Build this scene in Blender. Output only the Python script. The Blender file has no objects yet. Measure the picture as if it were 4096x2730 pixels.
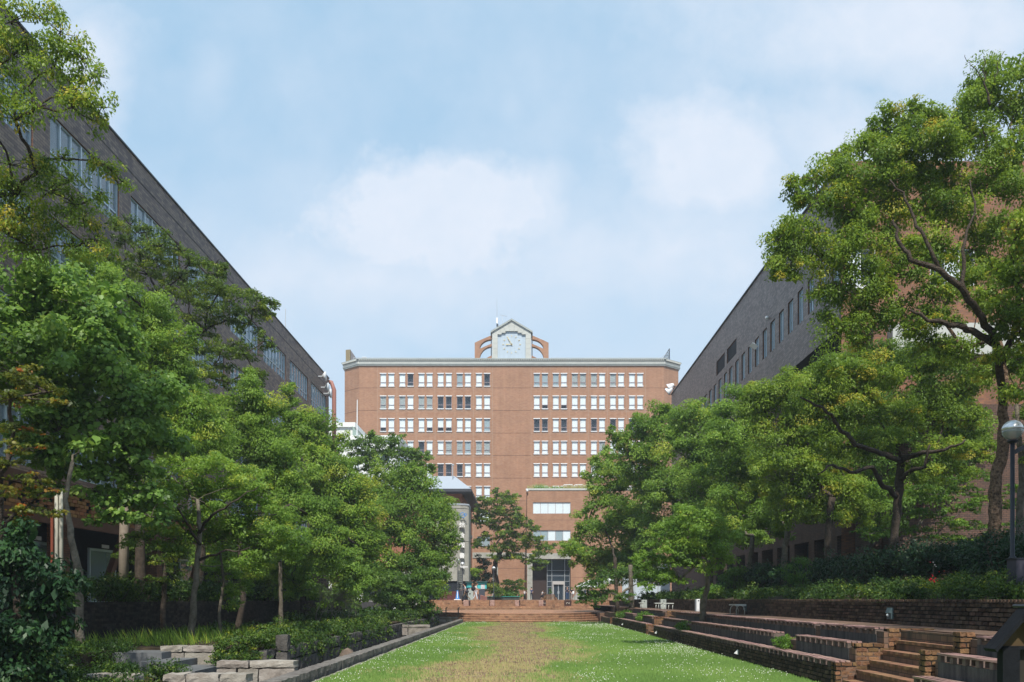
import bpy, math, random
import numpy as np
from mathutils import Vector, Matrix
random.seed(7); np.random.seed(7)
SC = bpy.context.scene
COL = SC.collection
R = math.radians
# ---------------------------------------------------------------- camera
CAM_H, VX, HY, F = 1.65, 2088.0, 2398.0, 3186.0     # eye height, vanishing point and focal length of the survey photo
cam_d = bpy.data.cameras.new('camera'); cam = bpy.data.objects.new('camera', cam_d); COL.objects.link(cam)
cam.location = (0, 0, CAM_H); cam.rotation_euler = (R(90), 0, 0)
cam_d.lens = 28.0; cam_d.sensor_width = 36.0
cam_d.shift_x = -(VX - 2048) / 4096.0; cam_d.shift_y = (HY - 1365) / 4096.0
cam_d.clip_end = 5000; cam_d.clip_start = 0.1
SC.camera = cam
# ---------------------------------------------------------------- world
SUN_EL, SUN_AZ = 52.0, 178.0            # azimuth measured from +Y clockwise: behind the camera, a touch to the right
W = bpy.data.worlds.new('World'); SC.world = W; W.use_nodes = True
def build_world():
    nt = W.node_tree; N = nt.nodes; L = nt.links; N.clear()
    out = N.new('ShaderNodeOutputWorld'); bg = N.new('ShaderNodeBackground')
    sky = N.new('ShaderNodeTexSky'); sky.sky_type = 'NISHITA'; sky.sun_disc = False
    sky.sun_elevation = R(SUN_EL); sky.sun_rotation = R(SUN_AZ)
    sky.air_density = 1.0; sky.dust_density = 1.0; sky.ozone_density = 1.0
    tc = N.new('ShaderNodeTexCoord'); sep = N.new('ShaderNodeSeparateXYZ'); L.new(tc.outputs['Generated'], sep.inputs[0])
    def M(op, a, b=None, c=None, clamp=False):
        m = N.new('ShaderNodeMath'); m.operation = op; m.use_clamp = clamp
        for i, v in enumerate((a, b, c)):
            if v is None: continue
            if isinstance(v, (int, float)): m.inputs[i].default_value = v
            else: L.new(v, m.inputs[i])
        return m.outputs[0]
    ay = M('MAXIMUM', M('ABSOLUTE', sep.outputs[1]), 0.15)
    u = M('DIVIDE', sep.outputs[0], ay); v = M('DIVIDE', sep.outputs[2], ay)
    cmb = N.new('ShaderNodeCombineXYZ'); L.new(u, cmb.inputs[0]); L.new(v, cmb.inputs[1])
    def noise(scale, detail, off=0, rough=0.55):
        mp = N.new('ShaderNodeMapping'); mp.inputs['Location'].default_value = (off, off * .7, off * .3)
        L.new(cmb.outputs[0], mp.inputs[0])
        n = N.new('ShaderNodeTexNoise'); n.inputs['Scale'].default_value = scale; n.inputs['Detail'].default_value = detail
        n.inputs['Roughness'].default_value = rough; L.new(mp.outputs[0], n.inputs['Vector']); return n.outputs['Fac']
    n1 = noise(6.5, 9, 1.3, 0.6); n2 = noise(20.0, 9, 4.1, .6); n3 = noise(3.0, 8, 7.7, .55)
    def blob(cx, cy, rx, ry, edge, lo=0.0):
        dx = M('DIVIDE', M('SUBTRACT', u, cx), rx); dy = M('DIVIDE', M('SUBTRACT', v, cy), ry)
        d = M('SQRT', M('ADD', M('MULTIPLY', dx, dx), M('MULTIPLY', dy, dy)))
        d = M('ADD', d, M('MULTIPLY', M('SUBTRACT', n1, 0.5), 1.5)); d = M('ADD', d, M('MULTIPLY', M('SUBTRACT', n2, 0.5), 0.7))
        return M('DIVIDE', M('SUBTRACT', 1.0, d), edge, clamp=True)
    def px(x, y): return (x - VX) / F, (HY - y) / F
    parts = []
    for (x, y, rx, ry, e, s) in ((1720, 840, 620, 330, .42, .9), (2080, 830, 420, 300, .7, .75), (1450, 960, 420, 200, .8, .6), (2850, 640, 580, 380, .65, .9), (3350, 560, 620, 420, .8, .8),
                                 (850, 330, 190, 330, 1.1, .45), (330, 300, 330, 520, .8, .8), (2050, 430, 150, 330, 1.2, .4), (3600, 100, 1300, 520, .9, .85), (1500, 1130, 1300, 330, 1.1, .85), (2700, 1000, 1500, 480, 1.1, .92),
                                 (3900, 700, 900, 900, 1., .75)):
        cx, cy = px(x, y); parts.append(M('MULTIPLY', blob(cx, cy, rx / F, ry / F, e), s))
    m = parts[0]
    for p in parts[1:]: m = M('MAXIMUM', m, p)
    wisp = M('MULTIPLY', M('DIVIDE', M('SUBTRACT', n3, 0.42), 0.25, clamp=True), 0.45)
    m = M('MAXIMUM', m, wisp)
    m = M('MULTIPLY', m, M('ADD', 0.72, M('MULTIPLY', n2, 0.5)), clamp=True)
    hz = M('SUBTRACT', 1.0, M('DIVIDE', v, 0.62), clamp=True)       # haze thickens towards the horizon
    hz = M('MULTIPLY', M('POWER', hz, 1.3), 0.8)
    sc = N.new('ShaderNodeVectorMath'); sc.operation = 'SCALE'; sc.inputs['Scale'].default_value = 0.105; L.new(sky.outputs[0], sc.inputs[0])
    base = N.new('ShaderNodeMix'); base.data_type = 'RGBA'; base.inputs['Factor'].default_value = 0.75
    L.new(sc.outputs[0], base.inputs['A']); base.inputs['B'].default_value = (0.41, 0.635, 0.84, 1)
    mh = N.new('ShaderNodeMix'); mh.data_type = 'RGBA'; L.new(hz, mh.inputs['Factor']); L.new(base.outputs['Result'], mh.inputs['A']); mh.inputs['B'].default_value = (0.63, 0.735, 0.84, 1)
    mc = N.new('ShaderNodeMix'); mc.data_type = 'RGBA'; L.new(m, mc.inputs['Factor']); L.new(mh.outputs['Result'], mc.inputs['A']); mc.inputs['B'].default_value = (0.69, 0.745, 0.84, 1)
    L.new(mc.outputs['Result'], bg.inputs['Color']); bg.inputs['Strength'].default_value = 1.0
    L.new(bg.outputs[0], out.inputs[0])
build_world()
sun_d = bpy.data.lights.new('sun', 'SUN'); sun = bpy.data.objects.new('sun', sun_d); COL.objects.link(sun)
sun_d.energy = 4.7; sun_d.angle = R(0.6); sun_d.color = (1.0, 0.94, 0.84)
az = R(SUN_AZ); el = R(SUN_EL)
sdir = Vector((math.sin(az) * math.cos(el), math.cos(az) * math.cos(el), math.sin(el)))
sun.rotation_euler = sdir.to_track_quat('Z', 'Y').to_euler()
sun.location = (0, -20, 60)
SC.view_settings.view_transform = 'Standard'; SC.view_settings.look = 'None'
SC.view_settings.exposure = 0.26; SC.view_settings.gamma = 1.0
SC.cycles.max_bounces = 6; SC.cycles.transparent_max_bounces = 12
try: SC.cycles.use_denoising = True
except Exception: pass
# ---------------------------------------------------------------- helpers
def wx(px, Y): return (px - VX) * Y / F
def wz(py, Y): return CAM_H + (HY - py) * Y / F
ORG = {}
def tag(o, label=None, cat=None, group=None, kind=None):
    if label: o['label'] = label
    if cat: o['category'] = cat
    if group: o['group'] = group
    if kind: o['kind'] = kind
    return o
def link(o, parent=None, org=None):
    COL.objects.link(o)
    if parent is not None: o.parent = parent
    if org is not None: ORG[o.name] = Vector(org)
    return o
def thing(name, label, cat, loc=(0, 0, 0), group=None, rz=0.0):
    o = bpy.data.objects.new(name, None); o.empty_display_size = 0.2
    o.location = loc; o.rotation_euler = (0, 0, rz); link(o, None, loc); return tag(o, label, cat, group)
def org(o): return ORG.get(o.name, Vector((0, 0, 0))) if o is not None else Vector((0, 0, 0))
def piece(mesh, name, parent, loc, rot=(0, 0, 0), scale=(1, 1, 1)):
    o = bpy.data.objects.new(name, mesh); loc = Vector(loc)
    o.location = loc - org(parent); o.rotation_euler = rot; o.scale = scale
    return link(o, parent, loc)
class MB:
    def __init__(s): s.v = []; s.f = []; s.m = []; s.t = []
    def add(s, vs, fs, mi=0, t=0.0):
        b = len(s.v); s.v += [tuple(v) for v in vs]
        for f in fs: s.f.append(tuple(b + i for i in f)); s.m.append(mi); s.t.append(t)
    def box(s, x0, x1, y0, y1, z0, z1, mi=0, t=0.0):
        s.add([(x0, y0, z0), (x1, y0, z0), (x1, y1, z0), (x0, y1, z0), (x0, y0, z1), (x1, y0, z1), (x1, y1, z1), (x0, y1, z1)],
              [(0, 3, 2, 1), (4, 5, 6, 7), (0, 1, 5, 4), (1, 2, 6, 5), (2, 3, 7, 6), (3, 0, 4, 7)], mi, t)
        return s
    def obox(s, c, ax, ay, az_, mi=0, t=0.0):
        c = Vector(c); ax = Vector(ax); ay = Vector(ay); az_ = Vector(az_)
        vs = [c + ax * i + ay * j + az_ * k for k in (-1, 1) for (i, j) in ((-1, -1), (1, -1), (1, 1), (-1, 1))]
        s.add(vs, [(0, 3, 2, 1), (4, 5, 6, 7), (0, 1, 5, 4), (1, 2, 6, 5), (2, 3, 7, 6), (3, 0, 4, 7)], mi, t); return s
    def quad(s, a, b, c, d, mi=0, t=0.0): s.add([a, b, c, d], [(0, 1, 2, 3)], mi, t); return s
    def poly(s, pts, mi=0): s.add(pts, [tuple(range(len(pts)))], mi); return s
    def prism(s, pts, z0, z1, mi=0):           # pts = xy loop
        n = len(pts); vs = [(x, y, z0) for x, y in pts] + [(x, y, z1) for x, y in pts]
        fs = [tuple(range(n - 1, -1, -1)), tuple(range(n, 2 * n))] + [(i, (i + 1) % n, n + (i + 1) % n, n + i) for i in range(n)]
        s.add(vs, fs, mi); return s
    def extr(s, pts, off, mi=0):               # pts = 3-d loop pushed along off
        n = len(pts); off = Vector(off); a = [Vector(p) for p in pts]; vs = a + [p + off for p in a]
        fs = [tuple(range(n - 1, -1, -1)), tuple(range(n, 2 * n))] + [(i, (i + 1) % n, n + (i + 1) % n, n + i) for i in range(n)]
        s.add(vs, fs, mi); return s
    def tube(s, pts, rad, n=6, mi=0, cap=True):
        pts = [Vector(p) for p in pts]; k = len(pts)
        if not hasattr(rad, '__len__'): rad = [rad] * k
        vs = []; prev = None
        for i, p in enumerate(pts):
            d = (pts[min(i + 1, k - 1)] - pts[max(i - 1, 0)])
            if d.length < 1e-7: d = Vector((0, 0, 1))
            d.normalize()
            if prev is None:
                a = d.orthogonal().normalized()
            else:
                a = prev - d * prev.dot(d)
                a = a.normalized() if a.length > 1e-6 else d.orthogonal().normalized()
            prev = a; b = d.cross(a)
            for j in range(n):
                t = 2 * math.pi * j / n; vs.append(p + (a * math.cos(t) + b * math.sin(t)) * rad[i])
        fs = []
        for i in range(k - 1):
            for j in range(n):
                fs.append((i * n + j, i * n + (j + 1) % n, (i + 1) * n + (j + 1) % n, (i + 1) * n + j))
        if cap: fs.append(tuple(range(n - 1, -1, -1))); fs.append(tuple((k - 1) * n + j for j in range(n)))
        s.add(vs, fs, mi); return s
    def lathe(s, c, prof, n=16, mi=0):         # prof = [(r,z)...]
        c = Vector(c); vs = []; k = len(prof)
        for r, z in prof:
            for j in range(n):
                t = 2 * math.pi * j / n; vs.append(c + Vector((r * math.cos(t), r * math.sin(t), z)))
        fs = [(i * n + j, i * n + (j + 1) % n, (i + 1) * n + (j + 1) % n, (i + 1) * n + j) for i in range(k - 1) for j in range(n)]
        fs.append(tuple(range(n - 1, -1, -1))); fs.append(tuple((k - 1) * n + j for j in range(n)))
        s.add(vs, fs, mi); return s
    def ball(s, c, r, n=10, mi=0, sc=(1, 1, 1)):
        c = Vector(c); m = max(4, n // 2 + 1); vs = [c + Vector((0, 0, -r * sc[2]))]; fs = []
        for i in range(1, m):
            ph = -math.pi / 2 + math.pi * i / m
            for j in range(n):
                t = 2 * math.pi * j / n; vs.append(c + Vector((r * sc[0] * math.cos(ph) * math.cos(t), r * sc[1] * math.cos(ph) * math.sin(t), r * sc[2] * math.sin(ph))))
        vs.append(c + Vector((0, 0, r * sc[2]))); e = len(vs) - 1
        for j in range(n):
            fs.append((0, 1 + (j + 1) % n, 1 + j)); fs.append((e, 1 + (m - 2) * n + j, 1 + (m - 2) * n + (j + 1) % n))
            for i in range(m - 2): fs.append((1 + i * n + j, 1 + i * n + (j + 1) % n, 1 + (i + 1) * n + (j + 1) % n, 1 + (i + 1) * n + j))
        s.add(vs, fs, mi); return s
    def mesh(s, name, mats, origin=(0, 0, 0), smooth=False):
        me = bpy.data.meshes.new(name); o = Vector(origin)
        me.from_pydata([(v[0] - o.x, v[1] - o.y, v[2] - o.z) for v in s.v], [], s.f)
        if not isinstance(mats, (list, tuple)): mats = [mats]
        for m in mats: me.materials.append(m)
        if len(mats) > 1: me.polygons.foreach_set('material_index', s.m)
        if any(s.t):
            a = me.attributes.new('tint', 'FLOAT', 'FACE'); a.data.foreach_set('value', s.t)
        if smooth: me.polygons.foreach_set('use_smooth', [True] * len(s.f))
        me.update(); return me
    def build(s, name, mats, parent=None, smooth=False, loc=None, local=False):
        """vertices are world coordinates; the object sits at its parent's origin (or loc)"""
        if local:
            o = bpy.data.objects.new(name, s.mesh(name, mats, (0, 0, 0), smooth)); return link(o, parent)
        og = Vector(loc) if loc is not None else org(parent)
        o = bpy.data.objects.new(name, s.mesh(name, mats, og, smooth))
        o.location = og - org(parent); return link(o, parent, og)
def struct(name, mb, mats, smooth=False):
    o = mb.build(name, mats, None, smooth); o['kind'] = 'structure'; return o
# ---------------------------------------------------------------- materials
MATS = {}
def srgb(r, g, b):
    f = lambda c: (c / 255 / 12.92) if c / 255 <= 0.04045 else ((c / 255 + 0.055) / 1.055) ** 2.4
    return (f(r), f(g), f(b), 1)
def mat(name, col, rough=0.8, spec=0.3, metal=0.0, var=0.0, scale=3.0, bump=0.0, bscale=20.0, col2=None, streak=False, objrand=0.0):
    if name in MATS: return MATS[name]
    m = bpy.data.materials.new(name); m.use_nodes = True; nt = m.node_tree; N = nt.nodes; L = nt.links
    b = N['Principled BSDF']; b.inputs['Roughness'].default_value = rough; b.inputs['Metallic'].default_value = metal
    b.inputs['Specular IOR Level'].default_value = spec
    c = tuple(col[:3]) + (1,); b.inputs['Base Color'].default_value = c; m.diffuse_color = c
    geo = N.new('ShaderNodeNewGeometry')
    last = None
    if var > 0 or col2 is not None:
        mp = N.new('ShaderNodeMapping'); L.new(geo.outputs['Position'], mp.inputs[0])
        if streak: mp.inputs['Scale'].default_value = (3, 3, 0.25)
        n = N.new('ShaderNodeTexNoise'); n.inputs['Scale'].default_value = scale; n.inputs['Detail'].default_value = 7; n.inputs['Roughness'].default_value = 0.65
        L.new(mp.outputs[0], n.inputs['Vector'])
        rp = N.new('ShaderNodeValToRGB'); L.new(n.outputs['Fac'], rp.inputs[0])
        rp.color_ramp.elements[0].position = 0.33; rp.color_ramp.elements[1].position = 0.67
        d = col2 if col2 is not None else tuple(x * (1 - var) for x in col[:3])
        u = tuple(min(1, x * (1 + var * .6)) for x in col[:3]) if col2 is None else col[:3]
        rp.color_ramp.elements[0].color = tuple(d[:3]) + (1,); rp.color_ramp.elements[1].color = tuple(u[:3]) + (1,)
        last = rp.outputs[0]
    if objrand > 0:
        oi = N.new('ShaderNodeObjectInfo'); at = N.new('ShaderNodeAttribute'); at.attribute_name = 'tint'
        ad = N.new('ShaderNodeMath'); ad.operation = 'ADD'; L.new(oi.outputs['Random'], ad.inputs[0]); L.new(at.outputs['Fac'], ad.inputs[1])
        fr = N.new('ShaderNodeMath'); fr.operation = 'FRACT'; L.new(ad.outputs[0], fr.inputs[0])
        mr = N.new('ShaderNodeMapRange'); L.new(fr.outputs[0], mr.inputs[0]); mr.inputs[3].default_value = 1 - objrand; mr.inputs[4].default_value = 1 + objrand * .7
        hs = N.new('ShaderNodeHueSaturation'); L.new(mr.outputs[0], hs.inputs['Value'])
        m2 = N.new('ShaderNodeMath'); m2.operation = 'MULTIPLY_ADD'; L.new(fr.outputs[0], m2.inputs[0]); m2.inputs[1].default_value = 7.31; 
        m3 = N.new('ShaderNodeMath'); m3.operation = 'FRACT'; L.new(m2.outputs[0], m3.inputs[0])
        mh = N.new('ShaderNodeMapRange'); L.new(m3.outputs[0], mh.inputs[0]); mh.inputs[3].default_value = 0.485; mh.inputs[4].default_value = 0.515; L.new(mh.outputs[0], hs.inputs['Hue'])
        if last is not None: L.new(last, hs.inputs['Color'])
        else: hs.inputs['Color'].default_value = c
        last = hs.outputs[0]
    if last is not None: L.new(last, b.inputs['Base Color'])
    if bump > 0:
        n = N.new('ShaderNodeTexNoise'); n.inputs['Scale'].default_value = bscale; n.inputs['Detail'].default_value = 6; L.new(geo.outputs['Position'], n.inputs['Vector'])
        bp = N.new('ShaderNodeBump'); bp.inputs['Strength'].default_value = bump; bp.inputs['Distance'].default_value = 0.05 if 'bark' in name else 0.02
        L.new(n.outputs['Fac'], bp.inputs['Height']); L.new(bp.outputs[0], b.inputs['Normal'])
    MATS[name] = m; return m
def brick_mat(name, c1, c2, mortar, bw=0.22, bh=0.075, ms=0.008, vary=0.25, big=0.12, bump=0.4, rough=0.85, vertical=False, stain=None, spec=0.3):
    """brick pattern laid on whichever plane the face lies in"""
    if name in MATS: return MATS[name]
    m = bpy.data.materials.new(name); m.use_nodes = True; nt = m.node_tree; N = nt.nodes; L = nt.links
    b = N['Principled BSDF']; b.inputs['Roughness'].default_value = rough; b.inputs['Specular IOR Level'].default_value = spec
    m.diffuse_color = tuple(c1[:3]) + (1,)
    g = N.new('ShaderNodeNewGeometry'); sp = N.new('ShaderNodeSeparateXYZ'); L.new(g.outputs['Position'], sp.inputs[0])
    sn = N.new('ShaderNodeSeparateXYZ'); L.new(g.outputs['True Normal'], sn.inputs[0])
    def M(op, a, b_=None):
        x = N.new('ShaderNodeMath'); x.operation = op
        for i, v in enumerate((a, b_)):
            if v is None: continue
            if isinstance(v, (int, float)): x.inputs[i].default_value = v
            else: L.new(v, x.inputs[i])
        return x.outputs[0]
    ax = M('ABSOLUTE', sn.outputs[0]); az_ = M('ABSOLUTE', sn.outputs[2])
    isx = M('GREATER_THAN', ax, 0.75); isz = M('GREATER_THAN', az_, 0.6)
    def mix(f, a, c):
        x = N.new('ShaderNodeMix'); x.data_type = 'FLOAT'; L.new(f, x.inputs['Factor']); L.new(a, x.inputs['A']); L.new(c, x.inputs['B']); return x.outputs['Result']
    u = mix(isx, sp.outputs[0], sp.outputs[1]); u = mix(isz, u, sp.outputs[0]); v = mix(isz, sp.outputs[2], sp.outputs[1])
    cb = N.new('ShaderNodeCombineXYZ')
    if vertical: L.new(v, cb.inputs[0]); L.new(u, cb.inputs[1])
    else: L.new(u, cb.inputs[0]); L.new(v, cb.inputs[1])
    t = N.new('ShaderNodeTexBrick'); L.new(cb.outputs[0], t.inputs['Vector']); t.inputs['Scale'].default_value = 1.0
    t.inputs['Brick Width'].default_value = bw; t.inputs['Row Height'].default_value = bh; t.inputs['Mortar Size'].default_value = ms
    t.inputs['Mortar Smooth'].default_value = 0.3; t.inputs['Bias'].default_value = 0.0
    t.inputs['Color1'].default_value = tuple(c1[:3]) + (1,); t.inputs['Color2'].default_value = tuple(c2[:3]) + (1,); t.inputs['Mortar'].default_value = tuple(mortar[:3]) + (1,)
    n = N.new('ShaderNodeTexNoise'); n.inputs['Scale'].default_value = 0.5; n.inputs['Detail'].default_value = 9; n.inputs['Roughness'].default_value = 0.7; L.new(g.outputs['Position'], n.inputs['Vector'])
    mr = N.new('ShaderNodeMapRange'); L.new(n.outputs['Fac'], mr.inputs[0]); mr.inputs[1].default_value = .25; mr.inputs[2].default_value = .75; mr.inputs[3].default_value = 1 - big; mr.inputs[4].default_value = 1 + big
    ms_ = N.new('ShaderNodeMapping'); ms_.inputs['Scale'].default_value = (1.3, 1.3, .07); L.new(g.outputs['Position'], ms_.inputs[0])
    ns = N.new('ShaderNodeTexNoise'); ns.inputs['Scale'].default_value = 1.4; ns.inputs['Detail'].default_value = 8; ns.inputs['Roughness'].default_value = .6; L.new(ms_.outputs[0], ns.inputs['Vector'])
    mr2 = N.new('ShaderNodeMapRange'); L.new(ns.outputs['Fac'], mr2.inputs[0]); mr2.inputs[1].default_value = .3; mr2.inputs[2].default_value = .7; mr2.inputs[3].default_value = 1 - big * .9; mr2.inputs[4].default_value = 1 + big * .6
    hs = N.new('ShaderNodeHueSaturation'); L.new(t.outputs['Color'], hs.inputs['Color']); L.new(M('MULTIPLY', mr.outputs[0], mr2.outputs[0]), hs.inputs['Value']); last = hs.outputs[0]
    if stain is not None:
        mp = N.new('ShaderNodeMapping'); mp.inputs['Scale'].default_value = (2.2, 2.2, 0.5); L.new(g.outputs['Position'], mp.inputs[0])
        n2 = N.new('ShaderNodeTexNoise'); n2.inputs['Scale'].default_value = 1.3; n2.inputs['Detail'].default_value = 8; L.new(mp.outputs[0], n2.inputs['Vector'])
        r2 = N.new('ShaderNodeValToRGB'); L.new(n2.outputs['Fac'], r2.inputs[0]); r2.color_ramp.elements[0].position = .54; r2.color_ramp.elements[1].position = .76
        mx = N.new('ShaderNodeMix'); mx.data_type = 'RGBA'; L.new(r2.outputs[0], mx.inputs['Factor']); L.new(last, mx.inputs['A']); mx.inputs['B'].default_value = tuple(stain[:3]) + (1,)
        last = mx.outputs['Result']
    L.new(last, b.inputs['Base Color'])
    bp = N.new('ShaderNodeBump'); bp.inputs['Strength'].default_value = bump; bp.inputs['Distance'].default_value = 0.01; bp.invert = True
    L.new(t.outputs['Fac'], bp.inputs['Height']); L.new(bp.outputs[0], b.inputs['Normal'])
    MATS[name] = m; return m
def glass_mat(name, col=(0.02, 0.03, 0.035), trans=0.75, rough=0.04):
    if name in MATS: return MATS[name]
    m = bpy.data.materials.new(name); m.use_nodes = True; nt = m.node_tree; N = nt.nodes; L = nt.links
    N.remove(N['Principled BSDF']); o = N['Material Output']
    tr = N.new('ShaderNodeBsdfTransparent'); tr.inputs[0].default_value = (0.96, 0.98, 0.99, 1)
    gl = N.new('ShaderNodeBsdfGlossy'); gl.inputs['Roughness'].default_value = rough; gl.inputs[0].default_value = (.9, .95, 1, 1)
    di = N.new('ShaderNodeBsdfDiffuse'); di.inputs[0].default_value = tuple(col) + (1,)
    m1 = N.new('ShaderNodeMixShader'); m1.inputs[0].default_value = trans; L.new(di.outputs[0], m1.inputs[1]); L.new(tr.outputs[0], m1.inputs[2])
    lw = N.new('ShaderNodeLayerWeight'); lw.inputs[0].default_value = 0.5
    pw = N.new('ShaderNodeMath'); pw.operation = 'POWER'; L.new(lw.outputs['Facing'], pw.inputs[0]); pw.inputs[1].default_value = 4.0
    fr = N.new('ShaderNodeMath'); fr.operation = 'MULTIPLY_ADD'; L.new(pw.outputs[0], fr.inputs[0]); fr.inputs[1].default_value = 0.9; fr.inputs[2].default_value = 0.035
    m2 = N.new('ShaderNodeMixShader'); L.new(fr.outputs[0], m2.inputs[0]); L.new(m1.outputs[0], m2.inputs[1]); L.new(gl.outputs[0], m2.inputs[2])
    L.new(m2.outputs[0], o.inputs[0]); m.diffuse_color = tuple(col) + (1,)
    MATS[name] = m; return m
def leaf_mat(name, dark, mid, light, yellow, trans=0.35, spec=0.25, rough=0.45):
    if name in MATS: return MATS[name]
    m = bpy.data.materials.new(name); m.use_nodes = True; nt = m.node_tree; N = nt.nodes; L = nt.links
    b = N['Principled BSDF']; o = N['Material Output']; b.inputs['Roughness'].default_value = rough; b.inputs['Specular IOR Level'].default_value = spec
    at = N.new('ShaderNodeAttribute'); at.attribute_name = 'tint'
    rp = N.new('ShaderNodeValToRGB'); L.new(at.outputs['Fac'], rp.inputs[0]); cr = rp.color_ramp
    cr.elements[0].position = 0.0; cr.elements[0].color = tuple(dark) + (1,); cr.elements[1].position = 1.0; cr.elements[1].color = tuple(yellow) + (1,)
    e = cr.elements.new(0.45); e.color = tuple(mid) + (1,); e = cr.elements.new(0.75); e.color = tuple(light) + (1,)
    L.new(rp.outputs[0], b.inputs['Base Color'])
    tl = N.new('ShaderNodeBsdfTranslucent')
    hs = N.new('ShaderNodeHueSaturation'); hs.inputs['Hue'].default_value = 0.485; hs.inputs['Saturation'].default_value = 1.05; hs.inputs['Value'].default_value = 1.3; L.new(rp.outputs[0], hs.inputs['Color'])
    L.new(hs.outputs[0], tl.inputs[0])
    mx = N.new('ShaderNodeMixShader'); mx.inputs[0].default_value = trans; L.new(b.outputs[0], mx.inputs[1]); L.new(tl.outputs[0], mx.inputs[2]); L.new(mx.outputs[0], o.inputs[0])
    m.diffuse_color = tuple(mid) + (1,); MATS[name] = m; return m
G_CAM = leaf_mat('camphor_leaf', (0.068, 0.130, 0.021), (0.175, 0.280, 0.038), (0.265, 0.375, 0.050), (0.47, 0.42, 0.06), trans=.48)
G_ROW = leaf_mat('broad_leaf', (0.062, 0.132, 0.026), (0.165, 0.288, 0.045), (0.250, 0.395, 0.062), (0.40, 0.45, 0.07), trans=.48)
G_ZEL = leaf_mat('feather_leaf', (0.028, 0.066, 0.014), (0.088, 0.156, 0.022), (0.175, 0.262, 0.030), (0.30, 0.32, 0.038), trans=.38)
G_KAT = leaf_mat('round_leaf', (0.062, 0.132, 0.030), (0.150, 0.275, 0.050), (0.24, 0.40, 0.08), (0.36, 0.48, 0.12), trans=.48, spec=.35)
G_MAP = leaf_mat('maple_leaf', (0.042, 0.072, 0.012), (0.102, 0.132, 0.017), (0.204, 0.192, 0.022), (0.360, 0.120, 0.024))
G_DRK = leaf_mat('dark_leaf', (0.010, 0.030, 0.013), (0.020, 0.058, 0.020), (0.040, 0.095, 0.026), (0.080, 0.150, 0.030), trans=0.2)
G_HDG = leaf_mat('hedge_leaf', (0.018, 0.046, 0.011), (0.050, 0.104, 0.015), (0.110, 0.175, 0.020), (0.22, 0.25, 0.025), trans=.3)
G_LIM = leaf_mat('young_leaf', (0.05, 0.12, 0.018), (0.10, 0.20, 0.022), (0.17, 0.28, 0.03), (0.27, 0.33, 0.04))
G_GRS = leaf_mat('grass_blade', (0.115, 0.205, 0.052), (0.190, 0.315, 0.080), (0.28, 0.38, 0.105), (0.46, 0.375, 0.20), trans=0.3, spec=.12, rough=.6)
BARK = mat('bark', (0.075, 0.060, 0.048), 0.95, 0.1, var=.45, scale=9, bump=.9, bscale=30)
BARK_L = mat('pale_bark', (0.19, 0.165, 0.13), 0.95, 0.1, col2=(0.08, 0.07, 0.055), scale=7, bump=.7, bscale=25)
BARK_C = mat('rough_bark', (0.30, 0.20, 0.135), 0.95, 0.1, col2=(0.035, 0.025, 0.02), scale=16, bump=1.0, bscale=34)
# ---------------------------------------------------------------- foliage
TPL = {}
def _tpl():
    TPL['leaf'] = (np.array([(-.5, 0, 0), (.02, .25, .05), (.5, 0, -.06), (.02, -.25, .05)]), [(0, 1, 2, 3)])
    TPL['long'] = (np.array([(-.5, 0, 0), (0, .14, .04), (.5, 0, -.1), (0, -.14, .04)]), [(0, 1, 2, 3)])
    TPL['round'] = (np.array([(-.42, 0, 0), (-.3, .33, .03), (.1, .42, .07), (.5, 0, -.05), (.1, -.42, .07), (-.3, -.33, .03)]), [(0, 1, 2, 3), (0, 3, 4, 5)])
    pts = [(-.45, 0, 0)]
    for k, a in enumerate((-120, -68, -32, 0, 32, 68, 120)):
        l = (.42, .5, .6, .68, .6, .5, .42)[k]
        pts.append((.5 * l * math.cos(R(a)) * 1.5 - .1, .5 * l * math.sin(R(a)) * 1.8, -.04))
        if k < 6:
            a2 = (a + (-120, -68, -32, 0, 32, 68, 120)[k + 1]) / 2; pts.append((.15 * math.cos(R(a2)) - .1, .17 * math.sin(R(a2)), .02))
    TPL['star'] = (np.array(pts), [(0,) + tuple(range(1, 14))])
    TPL['blade'] = (np.array([(-.0, -.5, 0), (.0, .5, 0), (1, 0, 0)]), [(0, 1, 2)])
_tpl()
def np_mesh(name, V, faces_per, k, n, mats, tint, origin):
    """V (n*k,3); faces_per = list of index tuples per element"""
    me = bpy.data.meshes.new(name); V = V - np.array(origin)
    me.vertices.add(len(V)); me.vertices.foreach_set('co', V.astype(np.float32).ravel())
    loops = []; starts = []; tot = 0
    per = np.concatenate([np.array(f) for f in faces_per]); lens = [len(f) for f in faces_per]
    base = (np.arange(n) * k)[:, None]; idx = (base + per[None, :]).ravel()
    cyc = np.concatenate([[0], np.cumsum(lens)[:-1]]); st = ((np.arange(n) * sum(lens))[:, None] + cyc[None, :]).ravel()
    me.loops.add(len(idx)); me.loops.foreach_set('vertex_index', idx.astype(np.int32))
    me.polygons.add(len(st)); me.polygons.foreach_set('loop_start', st.astype(np.int32))
    a = me.attributes.new('tint', 'FLOAT', 'FACE'); a.data.foreach_set('value', np.repeat(tint, len(lens)).astype(np.float32))
    for m in (mats if isinstance(mats, (list, tuple)) else [mats]): me.materials.append(m)
    me.update(calc_edges=True); return me
LEAFTRIS = [0]; KMUL = 1.05
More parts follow.
